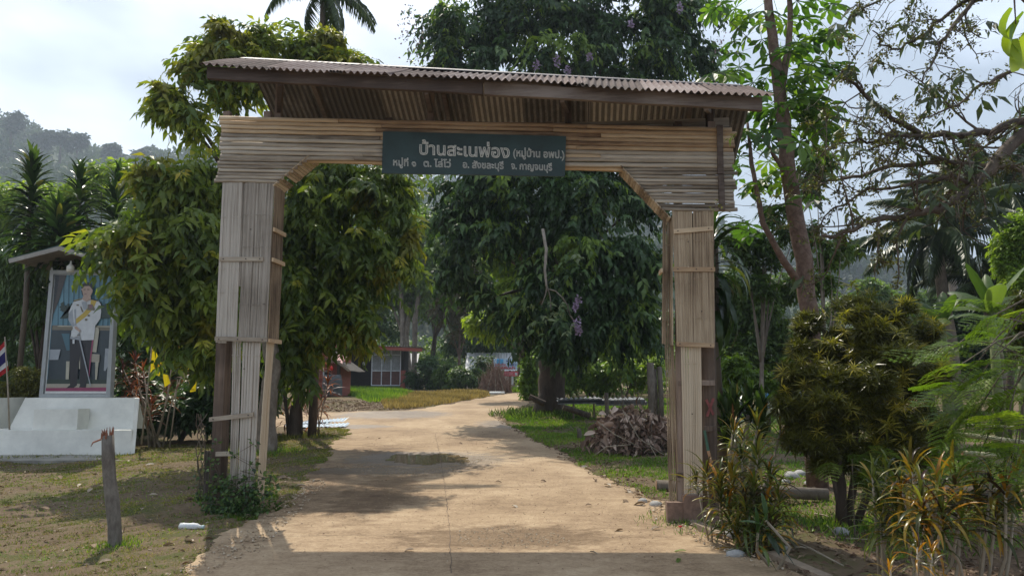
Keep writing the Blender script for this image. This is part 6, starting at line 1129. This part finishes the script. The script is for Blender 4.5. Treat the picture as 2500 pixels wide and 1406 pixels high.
for px, py in ((1210, 1180), (1320, 1178), (1300, 1150), (1360, 1120), (1385, 1122), (1120, 1085), (1010, 1350), (1440, 1355), (1520, 1300), (1610, 1295), (1250, 1240), (900, 1070), (930, 1072), (1430, 1240)): litter(px, py, lr.uniform(.45, .8), 'brown leaf on the road', 'fallen leaves on the road')
for px, py in ((1420, 1145), (1445, 1150), (1480, 1165), (1500, 1172), (1530, 1200), (1400, 1125), (1370, 1100), (1550, 1215), (1490, 1190), (1575, 1235), (1450, 1175), (1520, 1225)): litter(px, py, lr.uniform(.8, 1.3), 'curled leaf on the verge', 'fallen leaves along the right road edge')
for px, py, lab in ((1660, 1370, 'fresh green leaf fallen on the road near the bottom edge'), (1675, 1352, 'yellow green leaf lying on the shaded road beside the fresh green one')):
    p = G(px, py); p.z = surf(p.x, p.y)+.01; tag(obj('fallen_leaf', strap(.13, .04, .3, .2, 4, 'green_leaf', LM['mid'], .8, up=.1), None, None, loc=p, rot=(0, 0, lr.random()*6)), lab, 'leaf', 'green leaves on the road')
tag(MB().tube([G(1661, 1290)+Vector((x, 0, .025)) for x in (-.02, .0, .02)], [.008, .014, .008], 6).build('red_scrap', simple((.5, .03, .03), .5, bump=0, name='red_plastic')), 'tiny red scrap on the road by the right post', 'litter')
stuff_leaves('leaf_litter', 'fine dry leaf litter on the left lawn', scatter(LAWN, 3800, 21, False), .065, .022, LM['litter'], 1)
stuff_leaves('leaf_litter', 'dry leaf litter along the right verge', scatter([(1200, 1015), (1290, 990), (1500, 1120), (1640, 1180), (1680, 1270), (1600, 1240), (1450, 1165), (1330, 1095), (1240, 1045)], 1500, 22), .10, .04, LM['litter'], 2)
stuff_leaves('leaf_litter', 'brown leaf litter beside the far path', scatter([(700, 1010), (760, 975), (960, 985), (1150, 975), (1000, 1000), (850, 1004)], 1900, 23), .16, .07, LM['litter'], 3)
stuff_leaves('leaf_litter', 'scattered crumbs of leaf on the road', scatter([(560, 1400), (800, 1120), (1000, 1040), (1260, 1040), (1700, 1400)], 900, 24, True), .028, .012, LM['dry'], 4)
stuff_leaves('leaf_litter', 'dark rotting leaves in the garden on the right', scatter([(1720, 1160), (2700, 1140), (2800, 1500), (1950, 1420), (1820, 1340)], 3800, 25), .09, .035, LM['litter'], 5)
def pebbles(name, label, P, s, mat, seed):
    r = np.random.default_rng(seed); n = len(P); base = np.array([(1, 0, 0), (0, 1, 0), (-1, 0, 0), (0, -1, 0), (0, 0, .7), (0, 0, -.5)]); F0 = np.array([(0, 1, 4), (1, 2, 4), (2, 3, 4), (3, 0, 4), (1, 0, 5), (2, 1, 5), (3, 2, 5), (0, 3, 5)])
    V = P[:, None]+base[None]*(s*r.uniform(.5, 1.5, (n, 1, 1)))*r.uniform(.6, 1.3, (n, 6, 3)); return tag(npart(name, V.reshape(-1, 3), (F0[None]+(np.arange(n)*6)[:, None, None]).reshape(-1, 3), r.random(n*6), mat, None), label, None, kind='stuff')
peb = leafmat('pebble_stone', [(0, (.26, .19, .12)), (.6, (.38, .29, .19)), (1, (.62, .55, .45))], 0, .9, 0, (1, 1, 1), .2)
pebbles('gravel', 'small pebbles showing through the worn patch of road', scatter([(1110, 1300), (1250, 1285), (1380, 1310), (1400, 1335), (1200, 1345), (1110, 1330)], 420, 31, True), .008, peb, 1)
pebbles('gravel', 'grit round the puddle', scatter([(800, 1140), (900, 1130), (1040, 1150), (1200, 1115), (1100, 1165), (920, 1165)], 900, 32, True), .009, peb, 2)
pebbles('gravel', 'loose grit scattered over the road', scatter([(520, 1400), (760, 1200), (850, 1060), (1240, 1050), (1750, 1400)], 2200, 33, True), .0055, peb, 3)
pebbles('gravel', 'stones and clods along the road edges', np.concatenate([scatter([(400, 1406), (640, 1270), (760, 1170), (800, 1180), (640, 1340), (520, 1406)], 500, 34), scatter([(1500, 1170), (1700, 1240), (1960, 1400), (1800, 1380), (1600, 1270)], 600, 35)]), .014, peb, 4)
# ================================================= BUILDINGS
HY = 50.; hz0 = at(905, 945, HY).z
brn = simple((.11, .055, .045), .8, noise=.3, name='maroon_panel'); redp = simple((.30, .085, .065), .8, noise=.2, name='red_fascia'); drk = simple((.03, .025, .022), .9, name='dark_timber_wall'); whp = simple((.55, .57, .60), .6, name='white_bar_paint')
hall = thing('barred_hall', 'open sided hall with a flat red edged roof and white window bars', 'building', (at(900, 945, HY).x, HY, hz0-.3))
bx0, bx1 = at(775, 945, HY).x, at(985, 945, HY).x; g0_ = at(905, 945, HY).x; zf = hz0; ztop = at(900, 850, HY).z
MB().box((bx0, HY+.1, zf-.6), (bx1+.1, HY+2.2, zf)).build('floor_slab', simple((.22, .20, .18), .9, name='slab_concrete'), hall)
MB().box((bx0, HY+2.1, zf), (bx1, HY+2.2, ztop)).build('back_wall', drk, hall); MB().box((bx0, HY+.2, zf), (bx0+.15, HY+2.2, ztop)).build('side_wall', drk, hall); MB().box((bx1-.12, HY+.3, zf), (bx1, HY+2.2, ztop)).build('side_wall', drk, hall)
xs_p = [at(x, 945, HY).x for x in (906, 930, 953, 976)]; zw0, zw1 = at(905, 940, HY).z, at(905, 906, HY).z
for i in range(3): MB().box((xs_p[i]+.03, HY+.12, zw0), (xs_p[i+1]-.03, HY+.2, zw1)).build('panel', brn, hall)
for x in xs_p: MB().box((x-.03, HY+.08, zw0), (x+.03, HY+.21, ztop)).build('mullion', whp, hall)
for z in (zw0-.04, zw1, at(905, 867, HY).z): MB().box((xs_p[0], HY+.06, z), (xs_p[3], HY+.12, z+.06)).build('rail', whp, hall)
nb = 26
for i in range(nb): x = xs_p[0]+(xs_p[3]-xs_p[0])*(i+.5)/nb; MB().box((x-.014, HY+.10, zw1+.06), (x+.014, HY+.13, ztop-.02)).build('bar', whp, hall)
MB().box((xs_p[3]+.03, HY+.02, zf-.1), (bx1+.1, HY+.3, zw1+.06)).build('brick_pillar', redp, hall); MB().box((xs_p[3]+.12, HY+.1, zw1+.06), (bx1, HY+.25, ztop)).build('post', drk, hall)
ra, rb_ = at(775, 842, HY-1), at(1030, 853, HY-1); MB().hexa([ra+Vector((0, 0, -.12)), rb_+Vector((0, 0, -.14)), rb_+Vector((0, .12, -.14)), ra+Vector((0, .12, -.12)), ra+Vector((0, 0, .10)), rb_+Vector((0, 0, .08)), rb_+Vector((0, .12, .08)), ra+Vector((0, .12, .10))]).build('fascia', redp, hall)
corr('roof_sheet', ra+Vector((-.1, -.1, .16)), (rb_-ra).normalized(), Vector((0, 1, -.03)).normalized(), (rb_-ra).length+.2, 3, simple((.42, .42, .46), .5, .2, name='grey_tin_roof'), .2, .03, 1, hall)
for px in (960, 972): MB().box((at(px, 925, HY-.3).x-.2, HY-.5, zf-.55), (at(px, 925, HY-.3).x+.25, HY-.1, zf-.02)).build('stone_footing', simple((.13, .11, .10), .9, noise=.5, scale=3, name='rubble'), hall)
q = at(886, 887, HY+1); MB().bar(q, q+Vector((.22, 0, -.02)), .2, .2).build('notice', whp, hall)
# nearer shack with small pink tin awning
SY = 38.; sh = thing('red_shack', 'small red shack with a pink tin awning behind the orange cordyline', 'building', (at(800, 950, SY).x, SY, gnd(-9, SY)))
zg = gnd(-9, SY); MB().box((at(740, 950, SY).x, SY+.6, zg), (at(822, 950, SY).x, SY+3.2, at(800, 868, SY).z)).build('wall', redp, sh)
MB().box((at(822, 950, SY).x+.01, SY-.1, zg-.1), (at(829, 950, SY).x, SY+.08, at(800, 880, SY).z)).build('post', simple((.07, .045, .035), .8, name='brown_post'), sh)
corr('awning_sheet', at(768, 883, SY-.3), Vector((1, 0, -.06)).normalized(), Vector((0, 1, .38)).normalized(), at(835, 883, SY).x-at(768, 883, SY).x, 1.3, simple((.50, .27, .24), .6, noise=.25, name='pink_tin'), .13, .025, 2, sh)
a, c = at(800, 865, SY-.4), at(853, 905, SY-.4); corr('roof_sheet', a+Vector((-1.2, 0, .75)), Vector((0, 1, 0)), (c-a-Vector((-1.2, 0, .75))).normalized(), 4, (c-a-Vector((-1.2, 0, .75))).length, simple((.10, .085, .07), .8, name='dark_roofing'), .2, .02, 3, sh); MB().bar(a, c, .05, .12).build('barge_board', simple((.26, .20, .15), .8, name='pale_board'), sh)
MB().bar(at(790, 885, SY-.35), at(790, 920, SY-.35), .06, .06, up=(0, 1, 0)).build('white_post', whp, sh)
MB().box((at(783, 915, SY).x, SY+.5, at(783, 925, SY).z), (at(800, 915, SY).x, SY+.58, at(783, 903, SY).z)).build('window', simple((.05, .05, .055), .2, bump=0, name='window_dark'), sh)
tag(MB().tube([at(806, 899, SY-.5)+Vector((0, 0, z)) for z in (-.14, -.1, 0, .1, .14)], [.03, .12, .15, .12, .03], 10).build('red_lantern', simple((.65, .03, .02), .5, bump=0, name='red_paper'), None, True), 'small bright red lantern hanging from the pink awning', 'lantern')
tk = at(815, 935, SY-.2); tag(MB().tube([Vector((tk.x, SY-.5, zg+z)) for z in (0, .1, .7, 1.1)], [.45, .5, .5, .42], 14).build('water_jar', simple((.09, .095, .10), .8, name='grey_jar'), None, True), 'grey water jar beside the brown post of the shack', 'jar')
# white houses beyond
wh = simple((.72, .72, .72), .6, noise=.12, scale=1.5, bump=0, name='bright_white_roof')
for i, (x0, x1, y0, y1, d_, lab) in enumerate(((1135, 1262, 858, 905, 64, 'white roofed house behind the blue billboard'), (978, 1015, 858, 912, 60, 'white walled house glimpsed right of the barred hall'), (1900, 1995, 828, 850, 34, 'pale green white roof behind the shrubs right of the gate'))):
    a, c = at(x0, y1, d_), at(x1, y0, d_); t = thing('white_house', lab, 'building', (a.x, d_, gnd(a.x, d_)), 'white houses beyond'); z0 = gnd(a.x, d_)
    MB().box((a.x+.3, d_+1, z0), (c.x-.3, d_+5, a.z+.2)).build('wall', M['white'], t)
    corr('roof_sheet', Vector((a.x, d_, a.z)), Vector((1, 0, 0)), Vector((0, 1, (c.z-a.z)/2.5)).normalized(), c.x-a.x, 3, wh if i < 2 else simple((.45, .60, .52), .5, name='pale_green_roof'), .25, .03, 5, t)
t = thing('gable_roof', 'white edged gable end of a roof between the trees above the hall', 'building', at(890, 790, 66)); a, c = at(868, 770, 66), at(914, 793, 66); MB().bar(a, c, .1, .32).build('barge_board', simple((.75, .78, .80), .5, bump=0, name='white_board'), t); corr('roof_sheet', a+Vector((0, .1, .1)), Vector((0, 1, 0)), (c-a).normalized(), 5, (c-a).length, simple((.16, .15, .15), .7, name='dark_tin'), .25, .03, 6, t)
z9 = gnd(a.x, 66); MB().box((a.x-1, 66.4, z9), (c.x-.6, 70, c.z-.2)).build('wall', drk, t)
# signs by the road end
BY = 47.
def sign_plane(px, py): return at(px, py, BY)
bb = thing('billboard', 'blue and white roadside billboard with red lettering on wooden posts', 'sign', (at(1235, 950, BY).x, BY, gnd(at(1235, 950, BY).x, BY)))
def panel(t, x0, y0, x1, y1, m, name='panel', Y=BY, th=.05, sk=.5): return MB().hexa([at(x0, y1, Y), at(x1, y1+sk, Y), at(x1, y1+sk, Y)+Vector((0, th, 0)), at(x0, y1, Y)+Vector((0, th, 0)), at(x0, y0, Y), at(x1, y0+sk, Y), at(x1, y0+sk, Y)+Vector((0, th, 0)), at(x0, y0, Y)+Vector((0, th, 0))]).build(name, m, t)
bp1 = panel(bb, 1205, 875, 1263, 902, simple((.42, .58, .74), .5, noise=.15, scale=1, bump=0, name='pale_blue_print')); panel(bb, 1213, 876, 1229, 888, simple((.08, .34, .62), .5, bump=0, name='blue_print'), 'blue_patch', BY-.02, .01)
MB().tube([at(1238, 881, BY-.03), at(1238, 881, BY-.02)], [.05, .05], 12).build('round_emblem', simple((.08, .08, .22), .5, bump=0, name='navy_print'), bb)
rd_ = simple((.55, .05, .06), .5, bump=0, name='red_print'); nv = simple((.05, .06, .30), .5, bump=0, name='navy_print2')
BP_ = lambda x, y: at(x, y, BY-.03)
text_part("ขอเชิญเที่ยว", 1208, 892, 1235, 892, 5, BP_, rd_, bp1, .03); text_part("ไล่โว่", 1239, 892, 1261, 893, 5, BP_, nv, bp1, .03); text_part("รักษ์ผืนป่า", 1207, 900, 1258, 901, 6, BP_, rd_, bp1, .04)
panel(bb, 1230, 906, 1265, 918, simple((.50, .05, .09), .5, bump=0, name='crimson_print'), 'lower_panel'); 
for k in range(3): panel(bb, 1233, 908.5+k*2.6, 1253, 909.5+k*2.6, simple((.60, .35, .38), .5, bump=0, name='pink_print'), 'print_line', BY-.02, .01)
panel(bb, 1257, 909, 1263, 915.5, whp, 'white_square', BY-.02, .01)
for px in (1208, 1245, 1267): p = at(px, 945, BY+.1); MB().tube([(p.x, BY+.1, gnd(p.x, BY)-.2), (p.x, BY+.1, at(px, 872 if px == 1267 else 904, BY).z)], [.09, .07], 7).build('post', M['bark'], bb)
gs = thing('green_sign', 'small dark green sign with white writing right of the billboard', 'sign', (at(1290, 950, BY).x, BY+.5, gnd(0, BY))); panel(gs, 1276, 907, 1304, 922, simple((.02, .13, .11), .5, bump=0, name='green_sign_paint'), 'panel', BY+.5)
for k in range(3): panel(gs, 1279+k*2, 909.5+k*4, 1302, 911+k*4, whp, 'print_line', BY+.47, .01)
for px in (1279, 1301): p = at(px, 945, BY+.6); MB().tube([(p.x, BY+.6, gnd(p.x, BY)-.2), (p.x, BY+.6, at(px, 915, BY).z)], .09, 7).build('post', M['bark_pale'], gs)
def brush(name, label, c, rx, ry, h, n, L, mat, seed, rad=.012, lab=None):
    r = random.Random(seed); t = thing(name, label, 'brush pile', c); b = MB()
    for i in range(n):
        a = r.random()*6.28; q = r.random()**.5; p = Vector((c[0]+math.cos(a)*rx*q, c[1]+math.sin(a)*ry*q, c[2]+h*(1-q)*r.random())); d_ = Vector((c[0]-p.x+r.gauss(0, .5*rx), c[1]-p.y+r.gauss(0, .5*ry), h*r.uniform(.4, 1.4))).normalized(); e_ = p+d_*L*r.uniform(.5, 1.1); m_ = p.lerp(e_, .5)+Vector([r.gauss(0, .06*L) for _ in range(3)]); b.tube([p, m_, e_], [rad, rad*.7, rad*.3], 4, cap=False)
    o = b.build('twigs', mat, t); o['kind'] = 'stuff'; return t
c = at(1208, 962, 44); c.z = gnd(c.x, 44)
t = brush('twig_pile', 'tall cone of bare brown twigs piled beside the far road', tuple(c), 1.05, .8, 1.6, 1300, 1.1, simple((.24, .155, .115), .9, name='brown_twigs'), 4, .014)
for i in range(8): a = i*.8; MB().tube([c+Vector((math.cos(a)*.7, math.sin(a)*.5-.3, .05)), c+Vector((math.cos(a)*.2, -.2, 1.0+.08*i))], [.03, .012], 5).build('branch', M['stem_pale'], t)
tag(MB().tube([G(1195, 963)+Vector((0, 0, .08)), G(1232, 963)+Vector((0, 0, .08))], .09, 8).build('white_pipe', M['white'], None, True), 'white pipe lying on the far road edge before the twig pile', 'pipe')
# ================================================= RIGHT VERGE
t5 = G(1440, 1015); by = 24.
bn = thing('metal_bench', 'low long grey bench of old tin sheets beside the thick trunk', 'bench', (at(1470, 1000, by).x, by, gnd(3, by)))
gm = simple((.13, .135, .14), .5, .2, noise=.3, name='grey_tin')
for i, (x0, y0, x1, y1) in enumerate(((1362, 979, 1575, 975), (1362, 975, 1470, 973), (1455, 982, 1580, 981))): a, c = at(x0, y0, by), at(x1, y1, by); corr('sheet', a, (c-a).normalized(), Vector((0, 1, .03)).normalized(), (c-a).length, 1.0, gm, .16, .025, i, bn); MB().bar(a+Vector((0, -.02, -.05)), c+Vector((0, -.02, -.05)), .03, .1).build('rail', gm, bn)
for px in (1450, 1482, 1520, 1565, 1400): p = at(px, 985, by+.1); MB().bar((p.x, by+.1, gnd(p.x, by)-.1), (p.x, by+.1, p.z+.05), .05, .06, up=(0, 1, 0)).build('leg', M['wood'], bn)
for (x0, y0, x1, y1, rr, Y, lab) in ((1292, 968, 1330, 985, .10, 24.6, 'dark squared timber poking out left of the thick trunk'), (1375, 993, 1440, 1015, .09, 23.6, 'charred log resting at the right foot of the thick trunk')):
    tag(MB().tube([at(x0, y0, Y), at(x1, y1, Y)], [rr, rr], 8, wob=.1).build('log', M['bark'], None), lab, 'log', 'logs on the right verge')
for (px, y0, y1, rr, d_, lab) in ((1590, 885, 1010, .11, 21, 'tallest grey stump post left of the right gate post'), (1600, 900, 1010, .07, 21.3, 'thin pale post beside the tallest stump post'), (1613, 895, 1010, .09, 21.2, 'stump post nearest the right gate post'), (1481, 958, 1020, .07, 22.5, 'short dark post in front of the low bench'), (1413, 1045, 1080, .06, 18.5, 'small broken stub in the verge grass')):
    p = at(px, y1, d_); z0 = gnd(p.x, d_); tag(MB().tube([(p.x, d_, z0-.1), (p.x+.02, d_, (z0+at(px, y0, d_).z)/2), (p.x, d_, at(px, y0, d_).z)], [rr, rr*.9, rr*.85], 8, wob=.12).build('stump_post', M['bark_pale'] if i else M['bark'], None, True), lab, 'post', 'old posts on the right verge')
# dry leaf brush pile: each leaf a part
c = G(1545, 1105); cy_ = c.y; bpz = gnd(c.x, cy_)
dp = brush('dry_brush_pile', 'heap of cut branches with big curled dry brown leaves on the right verge', (at(1550, 1100, cy_).x, cy_, bpz), 1.05, .8, .95, 200, 1.1, M['stem'], 6, .010)
DL = [strap(.24, .105, a, .28, 4, 'dry_leaf_shape', LM['dry'], t, up=.2) for a, t in ((.5, .3), (.9, .6), (.2, .8), (1.2, .45), (.7, .15))]
r = random.Random(2); cx = at(1548, 1100, cy_).x
for i in range(300):
    a = r.uniform(3.0, 6.5); q = r.random()**.5; z = r.random(); p = Vector((cx+math.cos(a)*1.12*q*(1-.35*z), cy_+math.sin(a)*.8*q*(1-.4*z)-.05, bpz+.08+z*1.15*(1-.45*q))); obj('dry_leaf', r.choice(DL), None, dp, loc=p, rot=(r.gauss(0, .9), r.uniform(-.2, 1.4), r.random()*6.28), scale=r.uniform(.6, 1.1))
rg = np.random.default_rng(3); n = 900; a = rg.uniform(0, 6.28, n); q = rg.random(n)**.5*.95; z = rg.random(n); P = np.stack([cx+np.cos(a)*1.1*q*(1-.3*z), cy_+np.sin(a)*.85*q*(1-.3*z), bpz+z*.85*(1-.4*q)], 1)
v, f, t_ = leaves(P, rg.normal(size=(n, 3)), rg.normal(size=(n, 3)), rg.uniform(.12, .24, n), .09, rg.random(n)*.8, .25, .25); o_ = npart('inner_leaves', v, f, t_, LM['dry'], dp); o_['kind'] = 'stuff'
for (pp_) in (((1580, 1075), (1600, 1110), (1612, 1140), (1635, 1160)), ((1440, 1120), (1480, 1090), (1540, 1085)), ((1460, 1030), (1500, 1060), (1560, 1090)), ((1620, 1110), (1560, 1070), (1520, 1000))): MB().tube([at(x, y, cy_-.85) for x, y in pp_], [.012, .010, .008, .006][:len(pp_)], 6).build('branch', M['stem_pale'], dp, True)
# logs, bamboo poles and rocks in the garden
def log(name, a, c, rr, mat, lab, cat_, grp, n=10, end=None):
    t = thing(name, lab, cat_, a, grp); MB().tube([Vector(a), Vector(a).lerp(Vector(c), .5), Vector(c)], rr, n, wob=.04).build('pole' if 'pole' in name else 'wood', mat, t, True)
    d_ = (Vector(a)-Vector(c)).normalized(); MB().tube([Vector(a)+d_*.002, Vector(a)+d_*.006], rr*.93, n).build('cut_end', end or simple((.33, .19, .11), .8, noise=.3, scale=20, name='cut_wood'), t); return t
a, c = G(1603, 1195), G(2020, 1200); a.z += .06; c.z = gnd(c.x, c.y)+.09; log('fallen_log', a, c, .085, M['bark_pale'], 'pale round log lying behind the right gate post with its cut end showing', 'log', 'logs in the garden')
bam = simple((.46, .42, .24), .5, noise=.15, scale=3, name='bamboo_pole_skin')
for i, (x0, y0, x1, y1, d0, d1, lab) in enumerate(((2215, 1043, 2500, 1080, 10.8, 9.8, 'long yellow bamboo pole sloping right behind the olive shrub'), (2290, 1033, 2480, 1042, 13, 13, 'thin bamboo pole farther back on the garden rubbish'), (2350, 1105, 2440, 1112, 9.8, 9.8, 'short pale plank end lying right of the olive shrub'), (2100, 1036, 2300, 1060, 11.2, 10.8, 'second yellow pole partly hidden by the olive shrub'))): log('bamboo_pole', at(x0, y0, d0), at(x1, y1, d1), .035 if i != 1 else .02, bam, lab, 'pole', 'bamboo poles in the garden')
a = at(2300, 1085, 10.6); c = at(2480, 1100, 10.3); c.z = a.z = gnd(a.x, 10.5)+.16; log('fallen_log', a, c, .13, M['bark'], 'dark thick log under the bamboo poles right of the olive shrub', 'log', 'logs in the garden')
rk = simple((.36, .35, .33), .9, noise=.3, scale=9, bump=.5, name='pale_rock')
def rock(px, py, s, lab, grp, m=None, d_=None):
    p = G(px, py) if d_ is None else at(px, py, d_); p.z = gnd(p.x, p.y); b = bpy.data.meshes.new('rock'); r = random.Random(int(px*7+py)); vs = []; n = 7
    mb = MB(); mb.tube([p+Vector((0, 0, z*s)) for z in (-.3, 0, .35, .6)], [.6*s, .9*s, .8*s, .35*s], n, wob=.22); tag(mb.build('rock', m or rk, None, True), lab, 'rock', grp)
gk = 'rocks in the garden'
for px, py, s, lab in ((1930, 1155, .16, 'largest pale rock behind the olive croton'), (1952, 1148, .13, 'pale rock just right of the largest one'), (1915, 1165, .10, 'small pale rock left of the largest one'), (1975, 1165, .09, 'small pale rock in front of the second one'), (1785, 1310, .12, 'brown clod beside the kerb'), (1795, 1358, .10, 'round stone between the two kerb pieces'), (2050, 1268, .12, 'stone in the dark soil right of the broad leaved plant'), (1910, 1345, .07, 'small stone beside the lower kerb piece'), (1600, 1235, .10, 'flat pale stone on the verge beside the right post'), (1570, 1225, .08, 'small flat stone on the verge left of the pale one')): rock(px, py, s, lab, gk)
# sticks on the soil
for i, (x0, y0, x1, y1, lab) in enumerate(((2008, 1248, 2040, 1290, 'pale stick lying on the soil behind the lower kerb'), (1905, 1318, 2060, 1395, 'long thin stick running beside the kerb to the bottom edge'), (2065, 1290, 2150, 1286, 'thin stick lying level before the crotons'), (1940, 1350, 1970, 1352, 'short orange brown chip of wood by the kerb'), (1985, 1225, 2035, 1240, 'dark stick under the olive shrub'))):
    a, c = G(x0, y0), G(x1, y1); a.z = gnd(a.x, a.y)+.03; c.z = gnd(c.x, c.y)+.03; tag(MB().tube([a, a.lerp(c, .5)+Vector((.01, .01, .01)), c], [.012, .010, .006], 6).build('stick', M['stem_pale'], None, True), lab, 'stick', 'sticks on the garden soil')
tw = thing('garden_hoe', 'worn tool handle with a green end leaning on the right post timber', 'tool', at(1735, 1170, 8.6)); MB().tube([at(1737, 1130, 8.55), at(1729, 1100, 8.58)], .016, 6).build('handle', simple((.36, .20, .10), .7, name='handle_wood'), tw); MB().tube([at(1729, 1100, 8.58), at(1720, 1050, 8.6)], .016, 6).build('green_end', simple((.04, .10, .06), .6, name='green_paint'), tw)
tag(MB().box((at(1868, 1000, 17).x, 17, at(1868, 1000, 17).z), (at(1878, 1000, 17).x, 17.2, at(1868, 960, 17).z)).build('blue_tarp', simple((.06, .22, .40), .5, noise=.3, scale=12, bump=.6, name='blue_plastic')), 'scrap of blue plastic sheet hanging behind the broad leaved clump', 'plastic sheet')

def ring(name, label, c, r0, r1, n, h, mat, seed, w=.012):
    r = np.random.default_rng(seed); a = r.random(n)*6.28; q = r0+(r1-r0)*r.random(n)**1.6; x = c[0]+np.cos(a)*q; y = c[1]+np.sin(a)*q; P = np.column_stack([x, y, gz(x, y)-.01]); D = np.stack([r.normal(0, .5, n), r.normal(0, .5, n), np.ones(n)], 1)
    v, f, t = leaves2(P, D, r.normal(size=(n, 3)), h*r.uniform(.4, 1.3, n), w, r.random(n)); tag(npart(name, v, f, t, mat, None), label, None, kind='stuff')
ring('weeds', 'weeds round the pale trunk behind the left post', T1, .15, .9, 900, .14, LM['grassg'], 1); ring('weeds', 'weeds round the thin black trunk', T2, .12, .9, 800, .16, LM['grass'], 2, .014)
ring('weeds', 'dark weeds round the foot of the thick trunk', T3, .5, 2.2, 2400, .22, LM['mid'], 3, .03); ring('weeds', 'tufts round the broken stake', s0, .05, .35, 420, .07, LM['grassg'], 4, .008)
ring('weeds', 'weeds at the foot of the right gate post', (GB.x-.5, GB.y-.1, 0), .1, .7, 500, .09, LM['grassg'], 5, .01); ring('weeds', 'weeds round the leaning tree and olive shrub', (bs.x, bs.y, 0), .2, 1.6, 1800, .12, LM['grassg'], 6, .014)
for i_, xx_ in enumerate(np.linspace(xL, xR, 9)): ring('weeds', 'weeds along the foot of the plinth', (xx_, 14.9, 0), .0, .5, 60, .09, LM['grass'], 20+i_, .012)
# ================================================= HAZE
HZD = .0006
hz_m = bpy.data.materials.new('air'); hz_m.use_nodes = True; ht = hz_m.node_tree; ht.nodes.clear(); hv = ht.nodes.new('ShaderNodeVolumePrincipled'); ho = ht.nodes.new('ShaderNodeOutputMaterial')
hv.inputs['Color'].default_value = (.72, .85, 1, 1); hv.inputs['Density'].default_value = HZD; hv.inputs['Anisotropy'].default_value = .3; ht.links.new(hv.outputs[0], ho.inputs[1])
tag(MB().box((-2450, -100, -3), (2450, 1500, 420)).build('haze', hz_m), 'pale even haze in the air', None, kind='stuff')
